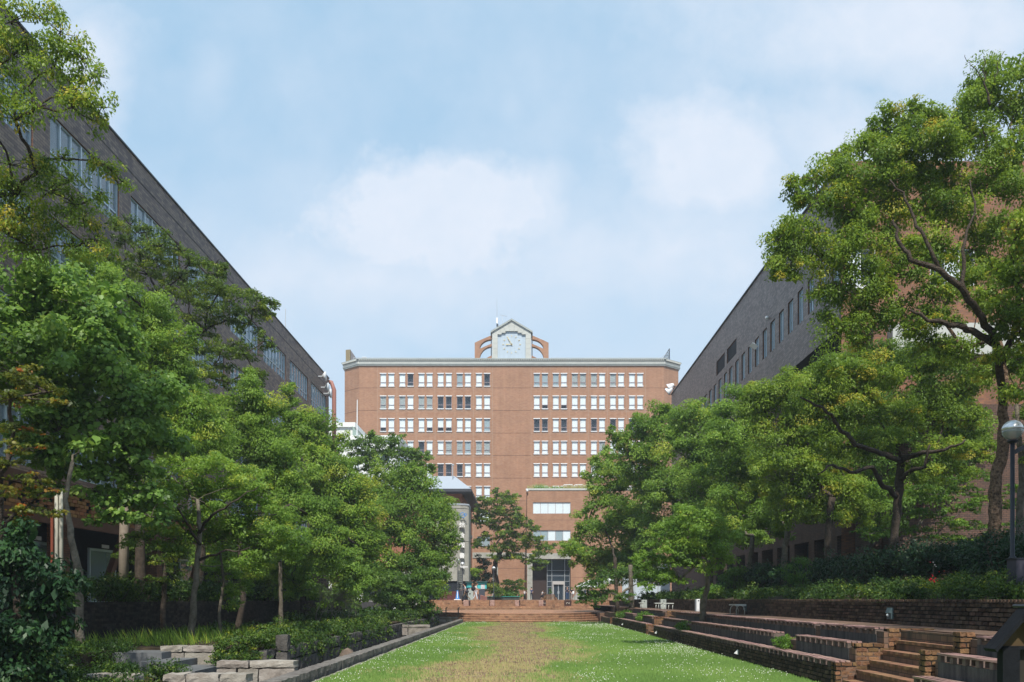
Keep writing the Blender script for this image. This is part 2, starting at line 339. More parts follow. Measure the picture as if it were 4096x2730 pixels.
def scatter(C, D, Nn, size, tpl, tint, mat_, name, parent=None, wmul=1.0):
    """C centres, D leaf direction, Nn approximate normal, size (n,)"""
    T, faces = TPL[tpl]; n = len(C); k = len(T)
    D = D / (np.linalg.norm(D, axis=1, keepdims=True) + 1e-9)
    S = np.cross(Nn, D); S /= (np.linalg.norm(S, axis=1, keepdims=True) + 1e-9); Z = np.cross(D, S)
    sz = size[:, None, None]
    V = C[:, None, :] + sz * (T[None, :, 0:1] * D[:, None, :] + wmul * T[None, :, 1:2] * S[:, None, :] + T[None, :, 2:3] * Z[:, None, :])
    og = org(parent); me = np_mesh(name, V.reshape(-1, 3), faces, k, n, mat_, np.clip(tint, 0, 1), tuple(og))
    LEAFTRIS[0] += n * sum(len(f) - 2 for f in faces)
    o = bpy.data.objects.new(name, me); return link(o, parent, og)
def rnd_dirs(n, rs):
    d = rs.normal(size=(n, 3)); return d / np.linalg.norm(d, axis=1, keepdims=True)
def foliage(lobes, leafpx, leafmin, K, rs, clump=0.42, tintb=0.45, tintv=0.16, flat=0.5, shell=(0.45, 1.0), droop=0.35, yellow=0.03, fill=0.8):
    """lobes = world ellipsoids (x,y,z,rx,ry,rz[,tint offset]). Leaves sit in clumps near each lobe's surface."""
    Cs, Ds, Ns, Ss, Ts = [], [], [], [], []
    for lb in lobes:
        x, y, z, rx, ry, rz = lb[:6]; toff = lb[6] if len(lb) > 6 else 0.0
        L = max(leafmin, leafpx * y / 796.0)
        area = math.pi * rx * rz; n = int(K * area / (0.25 * L * L)) + 8
        cr = min(clump * max(.55, L / .09), 0.6 * min(rx, rz) + .05); nc = max(3, int(2.6 * (rx * rz) / (cr * cr)))
        d = rnd_dirs(nc, rs); d[:, 2] = np.where(rs.rand(nc) < .3, np.abs(d[:, 2]), d[:, 2])
        rr = shell[0] + (shell[1] - shell[0]) * rs.rand(nc) ** 0.5
        rr *= 1 + 0.18 * rs.normal(size=nc)
        cc = d * rr[:, None] * np.array([rx, ry, rz]) + np.array([x, y, z])
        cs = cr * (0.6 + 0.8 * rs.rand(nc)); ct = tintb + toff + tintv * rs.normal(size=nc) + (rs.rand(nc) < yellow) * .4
        w = cs ** 2; w /= w.sum(); idx = rs.choice(nc, n, p=w)
        g = rs.normal(size=(n, 3)); g /= np.maximum(1, np.linalg.norm(g, axis=1, keepdims=True) / 1.7)
        off = g * cs[idx][:, None] * np.array([.62, .62, .62 * flat])
        p = cc[idx] + off; p[:, 2] -= 0.25 * (np.linalg.norm(off[:, :2], axis=1)) * droop * 2
        outd = off / (np.linalg.norm(off, axis=1, keepdims=True) + 1e-6) + 0.5 * d[idx]
        D = .6 * outd + rs.normal(size=(n, 3)) * .6; D[:, 2] -= droop + .25
        Nn = np.array([0, 0, 0.75]) + 0.95 * outd + rs.normal(size=(n, 3)) * .45
        Cs.append(p); Ds.append(D); Ns.append(Nn); Ss.append(L * (0.7 + 0.6 * rs.rand(n)))
        Ts.append(ct[idx] + 0.09 * rs.normal(size=n))
        if fill > 0:                             # coarser inner leaves close the heart of the lump; darker tint paints inner shade
            m = int(fill * area / (0.25 * (2.1 * L) ** 2)); g = rs.normal(size=(m, 3)); g /= np.maximum(.6, np.linalg.norm(g, axis=1, keepdims=True)); g *= (rs.rand(m) ** .4)[:, None]
            Cs.append(g * np.array([rx, ry, rz]) * .8 + np.array([x, y, z])); Ds.append(rs.normal(size=(m, 3)) + np.array([0, 0, -droop])); Ns.append(rs.normal(size=(m, 3)) * .6 + np.array([0, 0, 1.]))
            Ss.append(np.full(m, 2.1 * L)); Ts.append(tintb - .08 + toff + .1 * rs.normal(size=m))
    return [np.concatenate(a) for a in (Cs, Ds, Ns, Ss, Ts)]
def lobes_px(lst, seed=0, dep=0.9, jit=0.35):
    """(px,py,rx,ry,Y[,tint]) crown lumps read off the survey photo, each given its own depth"""
    rs = random.Random(seed); out = []
    for l in lst:
        px, py, rx, ry, Y = l[:5]; t = l[5] if len(l) > 5 else 0.0
        a = rx * Y / F; b = ry * Y / F; Yc = Y + rs.uniform(-jit, jit) * a * 2
        k = Yc / F; out.append((wx(px, Yc), Yc, wz(py, Yc), rx * k, dep * a if a > b else dep * b, ry * k, t))
    return out
def ragged(lobes, seed, n=2):
    """each lump gets smaller ones budding off it, so that outlines are uneven"""
    rs = random.Random(seed + 991); out = []
    for l in lobes:
        out.append((l[0], l[1], l[2], l[3] * .88, l[4] * .88, l[5] * .86, l[6]))
        for _ in range(n):
            d = Vector([rs.gauss(0, 1) for _ in range(3)]).normalized(); s = rs.uniform(.35, .62)
            out.append((l[0] + d.x * l[3] * .95, l[1] + d.y * l[4] * .95, l[2] + d.z * l[5] * .95, l[3] * s, l[4] * s, l[5] * s, l[6] + rs.uniform(-.14, .14)))
    return out
def limbs(mb, trunk, lobes, rs, r_tip=0.015, rmax=None, twigs=5, wob=0.09, n=6, kexp=0.5):
    """connect every lobe centre to the nearest point of the growing tree; radii follow the number of limbs carried"""
    nodes = [Vector(t[:3]) for t in trunk]; rad = [t[3] for t in trunk]; par = [i - 1 for i in range(len(trunk))]
    k0 = len(trunk); top = nodes[-1]; L = [Vector(l[:3]) for l in lobes]; order = sorted(range(len(L)), key=lambda i: (L[i] - top).length)
    start = max(0, k0 - 3); nl = {}
    for i in order:
        p = L[i]; best = None
        for j in range(start, len(nodes)):
            q = nodes[j]; d = (p - q).length + (0.8 * max(0, q.z - p.z)) + 0.25 * (q - top).length
            if best is None or d < best[0]: best = (d, j)
        par.append(best[1]); nodes.append(p); rad.append(0); nl[i] = len(nodes) - 1
    cnt = [0] * len(nodes)
    for i in range(len(nodes) - 1, k0 - 1, -1): cnt[i] += 1; cnt[par[i]] += cnt[i]
    tot = max(1, len(L)); r0 = trunk[-1][3]
    for i in range(k0, len(nodes)):
        ra = max(r_tip, r0 * (cnt[i] / tot) ** kexp * .8); q = nodes[par[i]]; p = nodes[i]
        ln = (p - q).length; rb = max(r_tip, ra * .62); pts = []; m = 6
        sag = Vector((rs.uniform(-1, 1), rs.uniform(-1, 1), rs.uniform(-.4, .8))) * ln * .10
        for k in range(m + 1):
            t = k / m; w = Vector([rs.uniform(-1, 1) for _ in range(3)]) * ln * wob * .35 * (0 < k < m)
            pts.append(q.lerp(p, t) + sag * math.sin(math.pi * t) + w)
        mb.tube(pts, [ra + (rb - ra) * k / m for k in range(m + 1)], n if ra > .03 else 4, cap=False)
        lb = lobes[i - k0] if False else None
    for i, l in enumerate(lobes):
        c = Vector(l[:3])
        for _ in range(twigs):
            d = Vector([rs.gauss(0, 1) for _ in range(3)]).normalized(); e = c + Vector((d.x * l[3], d.y * l[4], abs(d.z) * l[5] * .9 if rs.random() < .7 else d.z * l[5])) * .9
            m1 = c.lerp(e, .5) + Vector([rs.uniform(-1, 1) for _ in range(3)]) * l[3] * .12
            mb.tube([c, m1, e], [r_tip * 1.3, r_tip, r_tip * .4], 3, cap=False)
def tree(name, label, trunk, lobes, leafmat, bark=None, tpl='leaf', leafpx=2.4, leafmin=0.075, K=2.6, seed=1, twigs=5, group=None, cat='tree', dep=.9, n=8, r_tip=.015, wmul=1.0, kexp=.5, LRX=1.18, LRZ=1.36, extra=(), boughs=(), **kw):
    """trunk = [(px,py,Y,radius m)...] bottom to top; lobes in photo units"""
    rs = np.random.RandomState(seed); pr = random.Random(seed)
    tr = [(wx(a, Y), Y, wz(b, Y), r) for (a, b, Y, r) in trunk]; base = tr[0][:3]
    root = thing(name, label, cat, base, group)
    lb = lobes_px(lobes, seed, dep) + list(extra)
    mb = MB(); fine = []
    for i in range(len(tr) - 1):
        a, b = Vector(tr[i][:3]), Vector(tr[i + 1][:3])
        for k in range(4):
            t = k / 4; p = a.lerp(b, t); r = tr[i][3] * (1 - t) + tr[i + 1][3] * t
            if (i, k) != (0, 0): p = p + Vector((pr.uniform(-1, 1), pr.uniform(-1, 1), 0)) * r * .25
            fine.append((p, r * pr.uniform(.93, 1.08)))
    fine.append((Vector(tr[-1][:3]), tr[-1][3]))
    fine[0] = (fine[0][0] - Vector((0, 0, .25)), fine[0][1] * 1.35)
    mb.tube([f[0] for f in fine], [f[1] for f in fine], n + 2)
    mb.build('trunk', bark or BARK, root, smooth=True)
    m2 = MB(); limbs(m2, tr, lb, pr, r_tip=r_tip, twigs=twigs, n=n, kexp=kexp); m2.build('branches', bark or BARK, root, smooth=True)
    for path in boughs:                     # (px,py,Y,radius) limbs read off the photo
        P = [(Vector((wx(p, Y), Y, wz(y, Y))), r) for (p, y, Y, r) in path]; pts = []; rad = []
        for i in range(len(P) - 1):
            for k in range(4):
                t = k / 4; pts.append(P[i][0].lerp(P[i + 1][0], t) + Vector([pr.uniform(-1, 1) for _ in range(3)]) * .05 * (k > 0)); rad.append(P[i][1] * (1 - t) + P[i + 1][1] * t)
        pts.append(P[-1][0]); rad.append(P[-1][1]); mbb = MB(); mbb.tube(pts, rad, 7); mbb.build('bough', BARK, root, smooth=True)
    lb2 = [(l[0], l[1], l[2], l[3] * LRX, l[4] * LRX, l[5] * LRZ) + tuple(l[6:]) for l in lb]
    lb2 = ragged(lb2, seed)
    C, D, Nn, S, T = foliage(lb2, leafpx, leafmin, K * KMUL, rs, **kw)
    scatter(C, D, Nn, S, tpl, T, leafmat, 'crown', root, wmul)
    return root
def bush(name, label, lobes, leafmat, tpl='leaf', leafpx=2.4, leafmin=0.05, K=2.4, seed=1, cat='bush', group=None, kind=None, stems=True, base=None, **kw):
    rs = np.random.RandomState(seed); pr = random.Random(seed)
    wm = kw.pop('wmul', 1.0); kw.setdefault('clump', .25); kw.setdefault('shell', (.5, 1.0))
    b0 = base or (lobes[0][0], lobes[0][1], min(l[2] - l[5] for l in lobes))
    C, D, Nn, S, T = foliage(lobes, leafpx, leafmin, K, rs, **kw)
    if kind:
        o = scatter(C, D, Nn, S, tpl, T, leafmat, name, None, wm); tag(o, label, cat, group, kind); return o
    root = thing(name, label, cat, b0, group)
    scatter(C, D, Nn, S, tpl, T, leafmat, 'foliage', root, wm)
    if stems:
        mb = MB()
        for l in lobes:
            for _ in range(3):
                p = Vector((l[0] + pr.uniform(-.4, .4) * l[3], l[1] + pr.uniform(-.4, .4) * l[4], l[2] - l[5])); q = Vector((l[0] + pr.uniform(-.6, .6) * l[3], l[1] + pr.uniform(-.6, .6) * l[4], l[2] + l[5] * .5))
                mb.tube([p, p.lerp(q, .5) + Vector((.03, .02, 0)), q], [.018, .014, .006], 4)
        mb.build('stems', BARK, root)['kind'] = 'stuff'
    return root
# ================================================================ the setting
M_SOIL = mat('soil', (0.055, 0.042, 0.028), 1.0, 0.1, var=.5, scale=4, bump=.6)
M_PAVE = mat('grey_paving', (0.27, 0.26, 0.245), .9, .2, var=.2, scale=1.5, bump=.2)
M_BRK_W = brick_mat('stage_brick', (0.30, 0.165, 0.095), (0.43, 0.28, 0.17), (0.14, 0.095, 0.07), bw=.21, bh=.0725, ms=.008, big=.25, stain=(0.10, 0.06, 0.045), bump=.6)
M_BRK_T = brick_mat('terrace_brick', (0.20, 0.115, 0.075), (0.13, 0.085, 0.065), (0.06, 0.045, 0.035), bw=.21, bh=.105, ms=.008, big=.25, stain=(0.05, 0.045, 0.035))
M_CONC = mat('concrete', (0.34, 0.335, 0.30), .9, .2, var=.22, scale=1.2, bump=.15)
M_CONCD = mat('stained_concrete', (0.12, 0.115, 0.11), .95, .15, col2=(0.045, 0.045, 0.048), scale=2.5, bump=.3, streak=True)
M_GRAN = mat('granite', (0.34, 0.315, 0.28), .95, .2, col2=(0.19, 0.165, 0.14), scale=3.2, bump=.9, bscale=22, objrand=.18)
M_GRAND = mat('dark_granite', (0.135, 0.125, 0.115), .95, .2, col2=(0.055, 0.052, 0.05), scale=4.0, bump=.9, bscale=22, objrand=.15)
M_CURB = mat('curb_stone', (0.20, 0.185, 0.17), .95, .2, col2=(0.095, 0.088, 0.08), scale=5.0, bump=.8, bscale=24, objrand=.12)
b = MB(); b.quad((-1500, -1500, -1.3), (1500, -1500, -1.3), (1500, 1500, -1.3), (-1500, 1500, -1.3)); struct('ground', b, M_SOIL)
b = MB(); b.box(-600, 600, 79.3, 900, -1.2, 1.56); struct('plaza', b, M_PAVE)
# raised beds each side
b = MB(); b.box(-300, -12.62, -40, 79.25, -1.2, 1.45); struct('upper_terrace', b, M_PAVE)
b = MB(); b.box(-12.6, -6.25, 18.8, 60, -1.2, .5); b.box(-12.6, -9.2, -20, 18.8, -1.2, .498); b.box(-9.2, -6.25, -20, 18.8, -1.2, -.02); b.box(-12.6, -6.25, 60.0, 76.95, -1.2, .62); struct('planting_bed', b, M_SOIL)
b = MB(); b.box(-6.22, -4.6, -20, 60, -1.2, -.62); struct('channel_floor', b, mat('channel_bed', (0.06, 0.055, 0.05), .6, .4, var=.4, scale=5, bump=.5))
# sloping bank behind the right-hand retaining wall
b = MB(); prof = [(8.62, 1.5), (9.6, 1.72), (12, 2.15), (15.2, 2.3), (200, 2.4)]; ys = [-40, 0, 10, 20, 30, 40, 50, 60, 79.25]
for i in range(len(ys) - 1):
    for j in range(len(prof) - 1):
        f = lambda y: 1.0 if y < 50 else max(.15, 1 - (y - 50) / 34)
        p = lambda k, y: (prof[k][0], y, 1.5 + (prof[k][1] - 1.5) * f(y))
        b.quad(p(j, ys[i]), p(j + 1, ys[i]), p(j + 1, ys[i + 1]), p(j, ys[i + 1]))
b.quad((8.62, -40, 1.5), (8.62, 79.25, 1.5), (8.62, 79.25, -1.2), (8.62, -40, -1.2)); struct('planted_bank', b, M_SOIL)
# ---- lawn -------------------------------------------------------
_dl = [(2500, 1985, 2145), (2512, 1908, 2165), (2522, 1900, 2178), (2532, 1898, 2150), (2545, 1896, 2150), (2556, 1900, 2180), (2569, 1944, 2253), (2599, 1935, 2300), (2628, 1914, 2324), (2650, 1884, 2332), (2658, 1740, 2230), (2688, 1664, 2205), (2706, 1650, 2200), (2730, 1640, 2215), (2900, 1500, 2300)]
_dY = np.array([1.65 * F / (y - HY) for y, a, c in _dl])[::-1]
_dA = np.array([(a - VX) / F for y, a, c in _dl])[::-1] * _dY; _dB = np.array([(c - VX) / F for y, a, c in _dl])[::-1] * _dY
def _vn(x, y, s):                         # cheap smooth value noise
    r = np.random.RandomState(s); g = r.rand(64, 64); xi = np.floor(x).astype(int); yi = np.floor(y).astype(int); fx = x - xi; fy = y - yi
    fx = fx * fx * (3 - 2 * fx); fy = fy * fy * (3 - 2 * fy); G = lambda a, c: g[a % 64, c % 64]
    return (G(xi, yi) * (1 - fx) + G(xi + 1, yi) * fx) * (1 - fy) + (G(xi, yi + 1) * (1 - fx) + G(xi + 1, yi + 1) * fx) * fy
def dryness(x, y):
    a = np.interp(y, _dY, _dA); c = np.interp(y, _dY, _dB); n = (_vn(x * 1.1, y * .6, 3) - .5) * 1.1 + (_vn(x * 3.5, y * 2.2, 4) - .5) * .7
    d = np.minimum(x - a, c - x) + n; w = .7 + y * .012
    return np.clip(d / w * .5 + .5, 0, 1)
LX0, LX1, LY0, LY1 = -4.03, 5.74, -12.0, 57.6
def lawn():
    nx, ny = 90, 420; xs = np.linspace(LX0, LX1, nx + 1); ys = np.linspace(LY0, LY1, ny + 1)
    X, Y = np.meshgrid(xs, ys); Z = (_vn(X * 1.3, Y * 1.3, 9) - .5) * .02
    V = np.stack([X.ravel(), Y.ravel(), Z.ravel()], 1)
    me = bpy.data.meshes.new('lawn'); fs = [(j * (nx + 1) + i, j * (nx + 1) + i + 1, (j + 1) * (nx + 1) + i + 1, (j + 1) * (nx + 1) + i) for j in range(ny) for i in range(nx)]
    me.from_pydata(V.tolist(), [], fs); a = me.attributes.new('dry', 'FLOAT', 'POINT'); a.data.foreach_set('value', dryness(X.ravel(), Y.ravel()).astype(np.float32))
    m = bpy.data.materials.new('lawn_turf'); m.use_nodes = True; nt = m.node_tree; N = nt.nodes; L = nt.links; p = N['Principled BSDF']; p.inputs['Roughness'].default_value = .95; p.inputs['Specular IOR Level'].default_value = .1
    at = N.new('ShaderNodeAttribute'); at.attribute_name = 'dry'; g = N.new('ShaderNodeNewGeometry')
    n = N.new('ShaderNodeTexNoise'); n.inputs['Scale'].default_value = 1.1; n.inputs['Detail'].default_value = 9; n.inputs['Roughness'].default_value = .7; L.new(g.outputs[0], n.inputs['Vector'])
    n2 = N.new('ShaderNodeTexNoise'); n2.inputs['Scale'].default_value = 14; n2.inputs['Detail'].default_value = 6; L.new(g.outputs[0], n2.inputs['Vector'])
    r1 = N.new('ShaderNodeValToRGB'); L.new(n.outputs[0], r1.inputs[0]); r1.color_ramp.elements[0].position = .3; r1.color_ramp.elements[1].position = .7
    r1.color_ramp.elements[0].color = (.105, .20, .052, 1); r1.color_ramp.elements[1].color = (.19, .315, .08, 1)
    r2 = N.new('ShaderNodeValToRGB'); L.new(n2.outputs[0], r2.inputs[0]); r2.color_ramp.elements[0].position = .35; r2.color_ramp.elements[1].position = .65
    r2.color_ramp.elements[0].color = (.19, .135, .095, 1); r2.color_ramp.elements[1].color = (.40, .33, .19, 1)
    mx = N.new('ShaderNodeMix'); mx.data_type = 'RGBA'; L.new(at.outputs['Fac'], mx.inputs['Factor']); L.new(r1.outputs[0], mx.inputs['A']); L.new(r2.outputs[0], mx.inputs['B']); L.new(mx.outputs['Result'], p.inputs['Base Color'])
    bp = N.new('ShaderNodeBump'); bp.inputs['Strength'].default_value = .6; bp.inputs['Distance'].default_value = .03; L.new(n2.outputs[0], bp.inputs['Height']); L.new(bp.outputs[0], p.inputs['Normal'])
    me.materials.append(m); o = bpy.data.objects.new('lawn', me); o['kind'] = 'structure'; return link(o, None, (0, 0, 0))
LAWN = lawn()
def grass():
    rs = np.random.RandomState(5)
    def blades(n, y0, y1, pw, hfun, fn, size_px, tfun, wfun=None):
        u = rs.rand(n); a = pw; y = (y0 ** (1 - a) + u * (y1 ** (1 - a) - y0 ** (1 - a))) ** (1 / (1 - a)); x = LX0 + .02 + rs.rand(n) * (LX1 - LX0 - .04)
        d = dryness(x, y); k = fn(x, y, d); x, y, d = x[k], y[k], d[k]; n = len(x)
        h = hfun(n, d); C = np.stack([x, y, np.zeros(n) - .005], 1); ang = rs.rand(n) * 6.283; ln = .15 + .5 * rs.rand(n)
        D = np.stack([np.cos(ang) * ln, np.sin(ang) * ln, np.ones(n)], 1); Nn = np.stack([np.cos(ang + 2), np.sin(ang + 2), np.zeros(n)], 1) + np.array([0, -1.2, 0])
        d = (d > rs.rand(n) * .8 + .1) * 1.0; return C, D, Nn, h, tfun(x, y, d, n), x, y, d
    def tf(x, y, d, n): return np.where(d > .5, np.minimum(1, .97 + .10 * rs.normal(size=n)), .38 + .3 * (_vn(x * .7, y * .5, 12) - .5) + .13 * rs.normal(size=n))
    C, D, Nn, h, T, x, y, d = blades(330000, 14.5, 56.5, 1.5, lambda n, d: (.05 + .06 * rs.rand(n)) * np.where(d > .5, 1.0, 1.0), lambda x, y, d: rs.rand(len(x)) < np.where(d > .5, .20 + .25 * (_vn(x * 2, y * 1.2, 31) > .5), 1.0), 1, tf)
    S = h; o = scatter(C, D, Nn, S, 'blade', T, G_GRS, 'grass', None, wmul=.22)
    # clumps widen with distance so that they still cover the turf
    tag(o, 'short green lawn grass with straw coloured dry patch down the middle', 'grass', None, 'stuff')
    # white clover heads
    n = 26000; u = rs.rand(n); yy = 14.6 * (56 / 14.6) ** u; xx = LX0 + .1 + rs.rand(n) * (LX1 - LX0 - .2); dd = dryness(xx, yy)
    cl = _vn(xx * .8, yy * .5, 21) + .35 * _vn(xx * 2.6, yy * 1.6, 22); k = (dd < .3) & (rs.rand(n) < np.clip((cl - .5) * 1.1, .05, 1) * np.where(xx > 1.0, 1.0, .55)); xx, yy = xx[k], yy[k]; n = len(xx)
    r = (.005 + .0055 * rs.rand(n)) * (1 + yy / 55); Z = .07 + .05 * rs.rand(n); P = np.array([(1, 0, 0), (0, 1, 0), (-1, 0, 0), (0, -1, 0), (0, 0, 1.), (0, 0, -1.)])
    V = np.stack([xx, yy, Z], 1)[:, None, :] + r[:, None, None] * P[None]; fs = [(0, 1, 4), (1, 2, 4), (2, 3, 4), (3, 0, 4), (1, 0, 5), (2, 1, 5), (3, 2, 5), (0, 3, 5)]
    me = np_mesh('clover_flowers', V.reshape(-1, 3), fs, 6, n, mat('clover_white', (.72, .74, .62), .8, .2), np.zeros(n), (0, 0, 0))
    o = link(bpy.data.objects.new('clover_flowers', me), None, (0, 0, 0)); tag(o, 'tiny white clover flowers dotted over the green lawn', 'flowers', None, 'stuff')
grass()
# ---- rough stones and bricks --------------------------------------
def stone_mesh(name, lx, ly, lz, seed, m_, rough=.012, nx=4, ny=2, nz=2):
    rs = random.Random(seed); mb = MB(); idx = {}
    def vid(i, j, k):
        if (i, j, k) in idx: return idx[(i, j, k)]
        c = [lx * (i / nx - .5), ly * (j / ny - .5), lz * (k / nz - .5)]; e = sum((a in (0, n_)) for a, n_ in ((i, nx), (j, ny), (k, nz)))
        sh = .012 if e >= 2 else 0
        for q, (a, n_) in enumerate(((i, nx), (j, ny), (k, nz))):
            if a == 0: c[q] += sh * rs.uniform(.3, 1.2)
            if a == n_: c[q] -= sh * rs.uniform(.3, 1.2)
        c = [v + rs.uniform(-1, 1) * rough for v in c]; mb.v.append(tuple(c)); idx[(i, j, k)] = len(mb.v) - 1; return idx[(i, j, k)]
    def q(a, b_, c, d): mb.f.append((a, b_, c, d)); mb.m.append(0); mb.t.append(0)
    for i in range(nx):
        for j in range(ny): q(vid(i, j, 0), vid(i, j + 1, 0), vid(i + 1, j + 1, 0), vid(i + 1, j, 0)); q(vid(i, j, nz), vid(i + 1, j, nz), vid(i + 1, j + 1, nz), vid(i, j + 1, nz))
    for i in range(nx):
        for k in range(nz): q(vid(i, 0, k), vid(i + 1, 0, k), vid(i + 1, 0, k + 1), vid(i, 0, k + 1)); q(vid(i, ny, k), vid(i, ny, k + 1), vid(i + 1, ny, k + 1), vid(i + 1, ny, k))
    for j in range(ny):
        for k in range(nz): q(vid(0, j, k), vid(0, j, k + 1), vid(0, j + 1, k + 1), vid(0, j + 1, k)); q(vid(nx, j, k), vid(nx, j + 1, k), vid(nx, j + 1, k + 1), vid(nx, j, k + 1))
    return mb.mesh(name, m_)
BL, BH, BD = .205, .0745, .10                       # brick length, height, depth; course height .0825
M_BR1 = mat('weathered_brick', (0.235, 0.125, 0.062), .95, .15, col2=(0.11, 0.065, 0.04), scale=14, bump=.7, bscale=50, objrand=.45)
M_BR2 = mat('dark_brick', (0.125, 0.080, 0.052), .95, .15, col2=(0.055, 0.042, 0.034), scale=11, bump=.7, bscale=50, objrand=.5)
M_BR3 = mat('black_brick', (0.060, 0.045, 0.038), .95, .15, col2=(0.028, 0.026, 0.024), scale=9, bump=.7, bscale=40, objrand=.5)
M_MORT = mat('dark_mortar', (0.028, 0.025, 0.022), 1, .1)
BRK = {}
def brick_meshes(m_):
    if m_.name not in BRK: BRK[m_.name] = [stone_mesh('brick', BL, BD, BH, 100 + k, m_, rough=.0035, nx=1, ny=1, nz=1) if False else stone_mesh('brick', BL, BD, BH, 100 + k, m_, rough=.004, nx=2, ny=1, nz=1) for k in range(4)]
    return BRK[m_.name]
def brick_run(parent, p0, dx, dy, length, z0, courses, m_, limit=300, seed=0, ch=.0825, stuff=True, order=None, proud=.0):
    """running bond; p0 = (x,y) start of the face line, (dx,dy) its direction; bricks lie to the left of the line. The nearest ones are objects, the rest one joined part."""
    rs = random.Random(seed); ms = brick_meshes(m_); ang = math.atan2(dy, dx); nx_, ny_ = -dy, dx; lst = []; step = BL + .009
    for c in range(courses):
        u = -(BL / 2 + .0045) if c % 2 else 0.0
        while u < length - .02:
            a = max(u, 0); e = min(u + BL, length)
            if e - a > .03:
                m = (a + e) / 2; o = BD / 2 + rs.uniform(-.006, .006)
                lst.append((p0[0] + dx * m + nx_ * o, p0[1] + dy * m + ny_ * o, z0 + ch * (c + .5), (e - a) / BL, rs.uniform(-.012, .012)))
            u += step
    if order is None: order = lambda t: (t[1] * t[1] + t[0] * t[0])
    lst.sort(key=order)
    for (x, y, z, s, tl) in lst[:limit]:
        piece(rs.choice(ms), 'brick', parent, (x, y, z), (0, 0, ang + (math.pi if rs.random() < .5 else 0)), (s, 1, 1))
    rest = lst[limit:]
    if rest and stuff:
        mb = MB(); A = Vector((dx, dy, 0)); Bv = Vector((nx_, ny_, 0))
        for (x, y, z, s, tl) in rest: mb.obox((x, y, z), A * BL * s / 2, Bv * BD / 2, (0, 0, BH / 2), 0, rs.random() + .001)
        o = mb.build('bricks', m_, parent); o['kind'] = 'stuff'
    return len(lst)
# ---- curb along the channel ----------------------------------------
cr = thing('stone_curb', 'long grey granite curb dividing the green lawn from the sunken channel', 'curb', (-4.4, 10, 0))
cm = [stone_mesh('stone', 1.18, .36, .24, 300 + k, M_CURB, rough=.008, nx=10, ny=2, nz=2) for k in range(5)]
y = 8.0; k = 0
while y < 57.2:
    piece(cm[k % 5], 'stone', cr, (-4.40, y + .6, .10), (0, 0, R(90)), (1, 1, 1)); y += 1.195; k += 1
b = MB(); b.box(-4.56, -4.24, 8, 57.6, -1.2, -.03); b.build('curb_base', M_GRAND, cr)
cs = thing('edging_strip', 'pale flush edging stones along the left side of the lawn', 'edging', (-4.15, 10, 0))
em = [stone_mesh('stone', .88, .13, .08, 320 + k, M_GRAN, rough=.006, nx=5, ny=1, nz=1) for k in range(4)]
y = 10.0; k = 0
while y < 56.4:
    piece(em[k % 4], 'stone', cs, (-4.10, y + .45, -.015 + .004 * (k % 3)), (0, 0, R(90) + .004 * ((k * 7) % 5 - 2))); y += .9; k += 1
# far-left channel wall (mostly under ivy)
cw = thing('channel_wall', 'dark granite wall of the sunken channel under hanging ivy', 'wall', (-6.2, 10, -.6))
sm = [stone_mesh('stone', .78, .2, .34, 340 + k, M_GRAND, rough=.016, nx=4, ny=1, nz=3) for k in range(5)]
for c in range(3):
    y = 19.2 + .4 * (c % 2); k = 0
    while y < 58:
        piece(sm[(k * 3 + c) % 5], 'stone', cw, (-6.12, y, -.62 + .17 + .36 * c), (0, 0, R(90))); y += .80; k += 1
# granite cross walls over the channel: (label, x0, x1, Y, top z, bottom z, block length)
def granite_wall(label, x0, x1, Y, zt, zb, bl, seed, th=.34):
    t = thing('granite_wall', label, 'wall', ((x0 + x1) / 2, Y, zb)); rs = random.Random(seed); z = zt
    hs = [.155] + [(zt - zb - .155) / max(1, round((zt - zb - .155) / .27))] * max(1, round((zt - zb - .155) / .27))
    for r, h in enumerate(hs):
        x = x0; z -= h; xs = [x0]
        while xs[-1] < x1 - bl * .6: xs.append(xs[-1] + bl * rs.uniform(.75, 1.25))
        xs[-1] = x1
        for i in range(len(xs) - 1):
            w = xs[i + 1] - xs[i]; piece(stone_mesh('stone', w - .012, th + (.03 if r == 0 else 0), h - .01, seed * 50 + r * 9 + i, M_GRAN, rough=.011, nx=5, ny=1, nz=2), 'stone', t, ((xs[i] + xs[i + 1]) / 2, Y + th / 2, z + h / 2))
    return t
granite_wall('pale rough granite cross wall nearest the camera, at the bottom edge', -6.05, -4.62, 13.4, .40, -.55, .48, 1)
granite_wall('pale granite cross wall with two courses behind the nearest one', wx(862, 16.1), -4.60, 16.1, .41, -.1, .55, 2)
granite_wall('stained granite wall stub at the top of the garden steps', wx(640, 18.4), wx(862, 18.4), 18.4, .58, .02, .6, 3)
granite_wall('middle granite cross wall half way along the channel', wx(1535, 40), -4.62, 40.0, .38, -.17, .75, 4)
granite_wall('farthest granite cross wall under the metal handrail', wx(1735, 58), -4.63, 58.0, .37, -.35, .8, 5)
granite_wall('dark granite garden wall half covered in ivy, lower left corner', wx(330, 13.8), wx(540, 13.8), 13.8, .36, -.3, .5, 6)
b = MB(); b.box(-6.2, -4.62, 13.76, 16.08, -1.2, -.13); struct('paved_crossing', b, M_PAVE)
b = MB(); b.box(-7.62, -6.82, 16.6, 18.3, -.2, .15); b.box(-8.25, -7.5, 17.2, 18.9, -.2, .30); b.box(-9.3, -8.1, 17.9, 19.6, -.2, .45)
st = b.build('garden_steps', mat('slate_step', (0.13, 0.135, 0.14), .8, .3, var=.3, scale=3), None); tag(st, 'dark grey stone steps between the granite walls on the left', 'steps')
t = thing('stone_pillar', 'square granite pillar standing at the ivy covered channel edge', 'pillar', (-5.85, 19.5, -.5))
